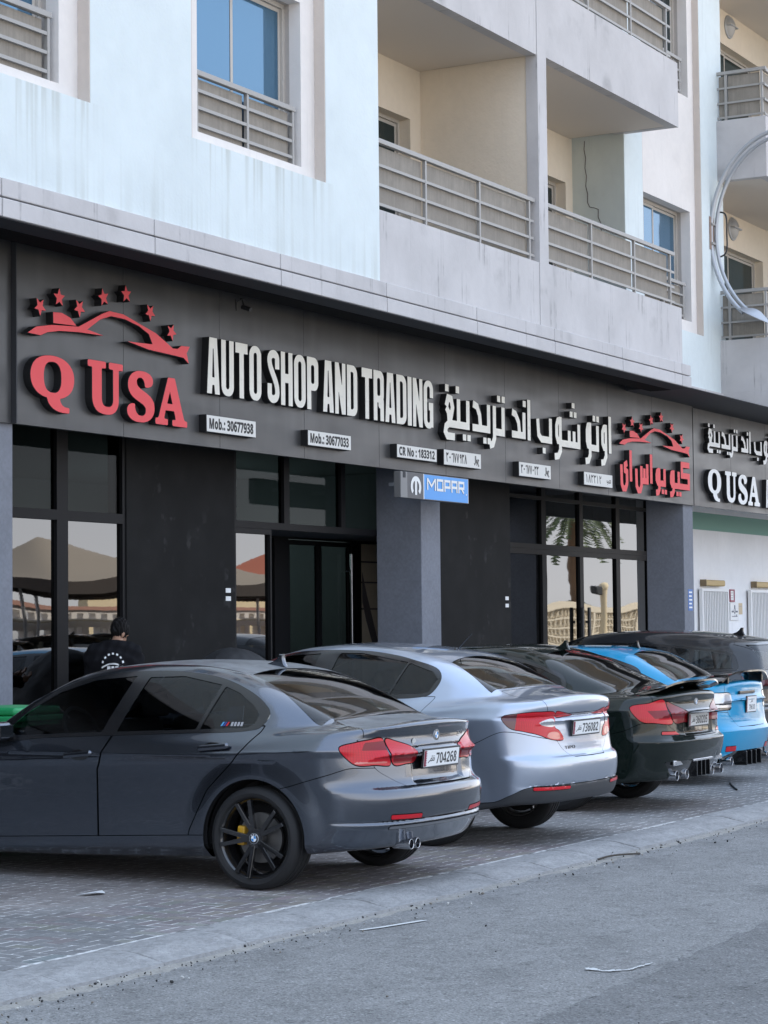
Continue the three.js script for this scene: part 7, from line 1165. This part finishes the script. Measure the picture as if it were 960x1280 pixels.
{
  const tan = std({ color: rgb(0.24, 0.205, 0.165), roughness: 0.85 }), brown = std({ color: rgb(0.05, 0.04, 0.035), roughness: 0.9 }), red = std({ color: rgb(0.42, 0.13, 0.075), roughness: 0.85 });
  canopy('tan fabric parking canopy at the left of the row', 45.2, 8.6, tan, brown); canopy('tan fabric parking canopy next to the red ones', 50.9, 8.6, tan, brown); canopy('rust red parking canopy next to the tan ones', 57.4, 8.6, red, brown); canopy('rust red parking canopy at the right of the row', 63.2, 8.6, red, brown);
  const h = thing('low_house', 'cream one-storey house with an arched gate across the street', 'house'); const cr = std({ color: rgb(0.72, 0.60, 0.40), roughness: 0.9 }); part('wall', slab([56, 78, 0, 2.9], [[59, 61, 0, 2.2], [66, 67.2, 1, 2.0]], 15, 15.4), cr, h); part('parapet', bb(55.9, 78.1, 2.9, 3.1, 14.9, 20), cr, h); part('gate_leaf', bb(59, 61, 0, 2.2, 15.1, 15.15), std({ color: rgb(0.5, 0.33, 0.2), roughness: 0.7 }), h); part('window', bb(66, 67.2, 1, 2, 15.2, 15.25), M.tealGlass, h);
  const c = thing('camera_pole', 'cream camera pole across the street', 'pole', [83.95, 0, 7.6]); part('pole', new THREE.CylinderGeometry(0.15, 0.17, 3.25, 16).translate(0, 1.62, 0), cr, c); part('cap', new THREE.SphereGeometry(0.17, 16, 10).translate(0, 3.25, 0), cr, c); part('camera', rb(-0.85, -0.3, 3.0, 3.3, -0.12, 0.12, 0.06, 3), M.plastic, c); part('arm', bar([-0.35, 3.2, 0], [0, 3.25, 0], 0.06, 8), cr, c);
}
{ // date palm
  const t = thing('palm_tree', 'date palm with drooping green fronds across the street', 'palm tree', [93.1, 0, 13]), q = rng(63), tr = new THREE.CylinderGeometry(0.24, 0.3, 7.1, 14, 30); { const p = tr.attributes.position; for (let i = 0; i < p.count; i++) { const k = 1 + 0.12 * Math.sin(p.getY(i) * 18 + Math.atan2(p.getZ(i), p.getX(i)) * 2); p.setX(i, p.getX(i) * k); p.setZ(i, p.getZ(i) * k); } tr.computeVertexNormals(); } tr.translate(0, 3.55, 0); part('trunk', tr, std({ color: rgb(0.20, 0.12, 0.07), roughness: 0.95 }), t);
  const leafM = std({ color: rgb(0.07, 0.10, 0.035), roughness: 0.7, side: THREE.DoubleSide });
  for (let f = 0; f < 42; f++) { const P = [], a = f * 2.4, up = 0.95 - 1.5 * (f / 42), L = 2.3 + 0.5 * q(), dir = [Math.cos(a), Math.sin(a)], pt = (s) => { const r = L * s, d = up * s - 0.95 * s * s; return [dir[0] * r * (1 - 0.15 * s), 7.1 + d * L * 0.72, dir[1] * r * (1 - 0.15 * s)]; };
    for (let i = 2; i < 26; i++) { const s = i / 26, c = pt(s), n = pt(s + 0.034); for (const side of [-1, 1]) { const l = 0.55 * (1 - 0.5 * s) + 0.05 * q(), px = -dir[1] * side, pz = dir[0] * side, tip = [c[0] + px * l * 0.75 + dir[0] * l * 0.6, c[1] - l * (0.25 + 0.3 * q()), c[2] + pz * l * 0.75 + dir[1] * l * 0.6]; P.push(...c, ...n, ...tip); } }
    const g = new THREE.BufferGeometry(); g.setAttribute('position', new THREE.Float32BufferAttribute(P, 3)); g.computeVertexNormals(); part('frond', mUV(g), leafM, t); }
  const s = thing('shrub', 'low green shrub behind the pierced wall across the street', 'shrub', [96.5, 0, 14.5]); const lf = new THREE.PlaneGeometry(0.22, 0.1), im = new THREE.InstancedMesh(lf, leafM, 700), m4 = new THREE.Matrix4(); im.name = 'foliage'; for (let i = 0; i < 700; i++) { const u = q() * 6.28, w = Math.acos(2 * q() - 1), r = Math.cbrt(q()) * 0.95; m4.makeRotationFromEuler(new THREE.Euler(q() * 6, q() * 6, q() * 6)); m4.setPosition(r * Math.sin(w) * Math.cos(u), 2.1 + 0.7 * r * Math.cos(w), r * Math.sin(w) * Math.sin(u)); im.setMatrixAt(i, m4); } im.userData.kind = 'stuff'; s.add(im); part('stem', bar([0, 0, 0], [0, 2, 0], 0.06, 7), std({ color: rgb(0.15, 0.1, 0.06), roughness: 0.9 }), s);
}
{ // cars under the canopies, mirrored in the panes
  const spots = [[43.5, 9.2, 'black estate car parked nose out under the left tan canopy'], [46.4, 9.2, 'black estate car beside the post of the left tan canopy'], [50.2, 9.2, 'black estate car under the second tan canopy']];
  for (const [x, z, l] of spots) { const c = blackEstate.root.clone(); c.name = numbered('estate_car'); c.position.set(x, 0, z); c.rotation.y = Math.PI; c.userData = { label: l, category: 'car', group: 'cars across the street' }; scene.add(c); }
}
renderer.render(scene, camera);
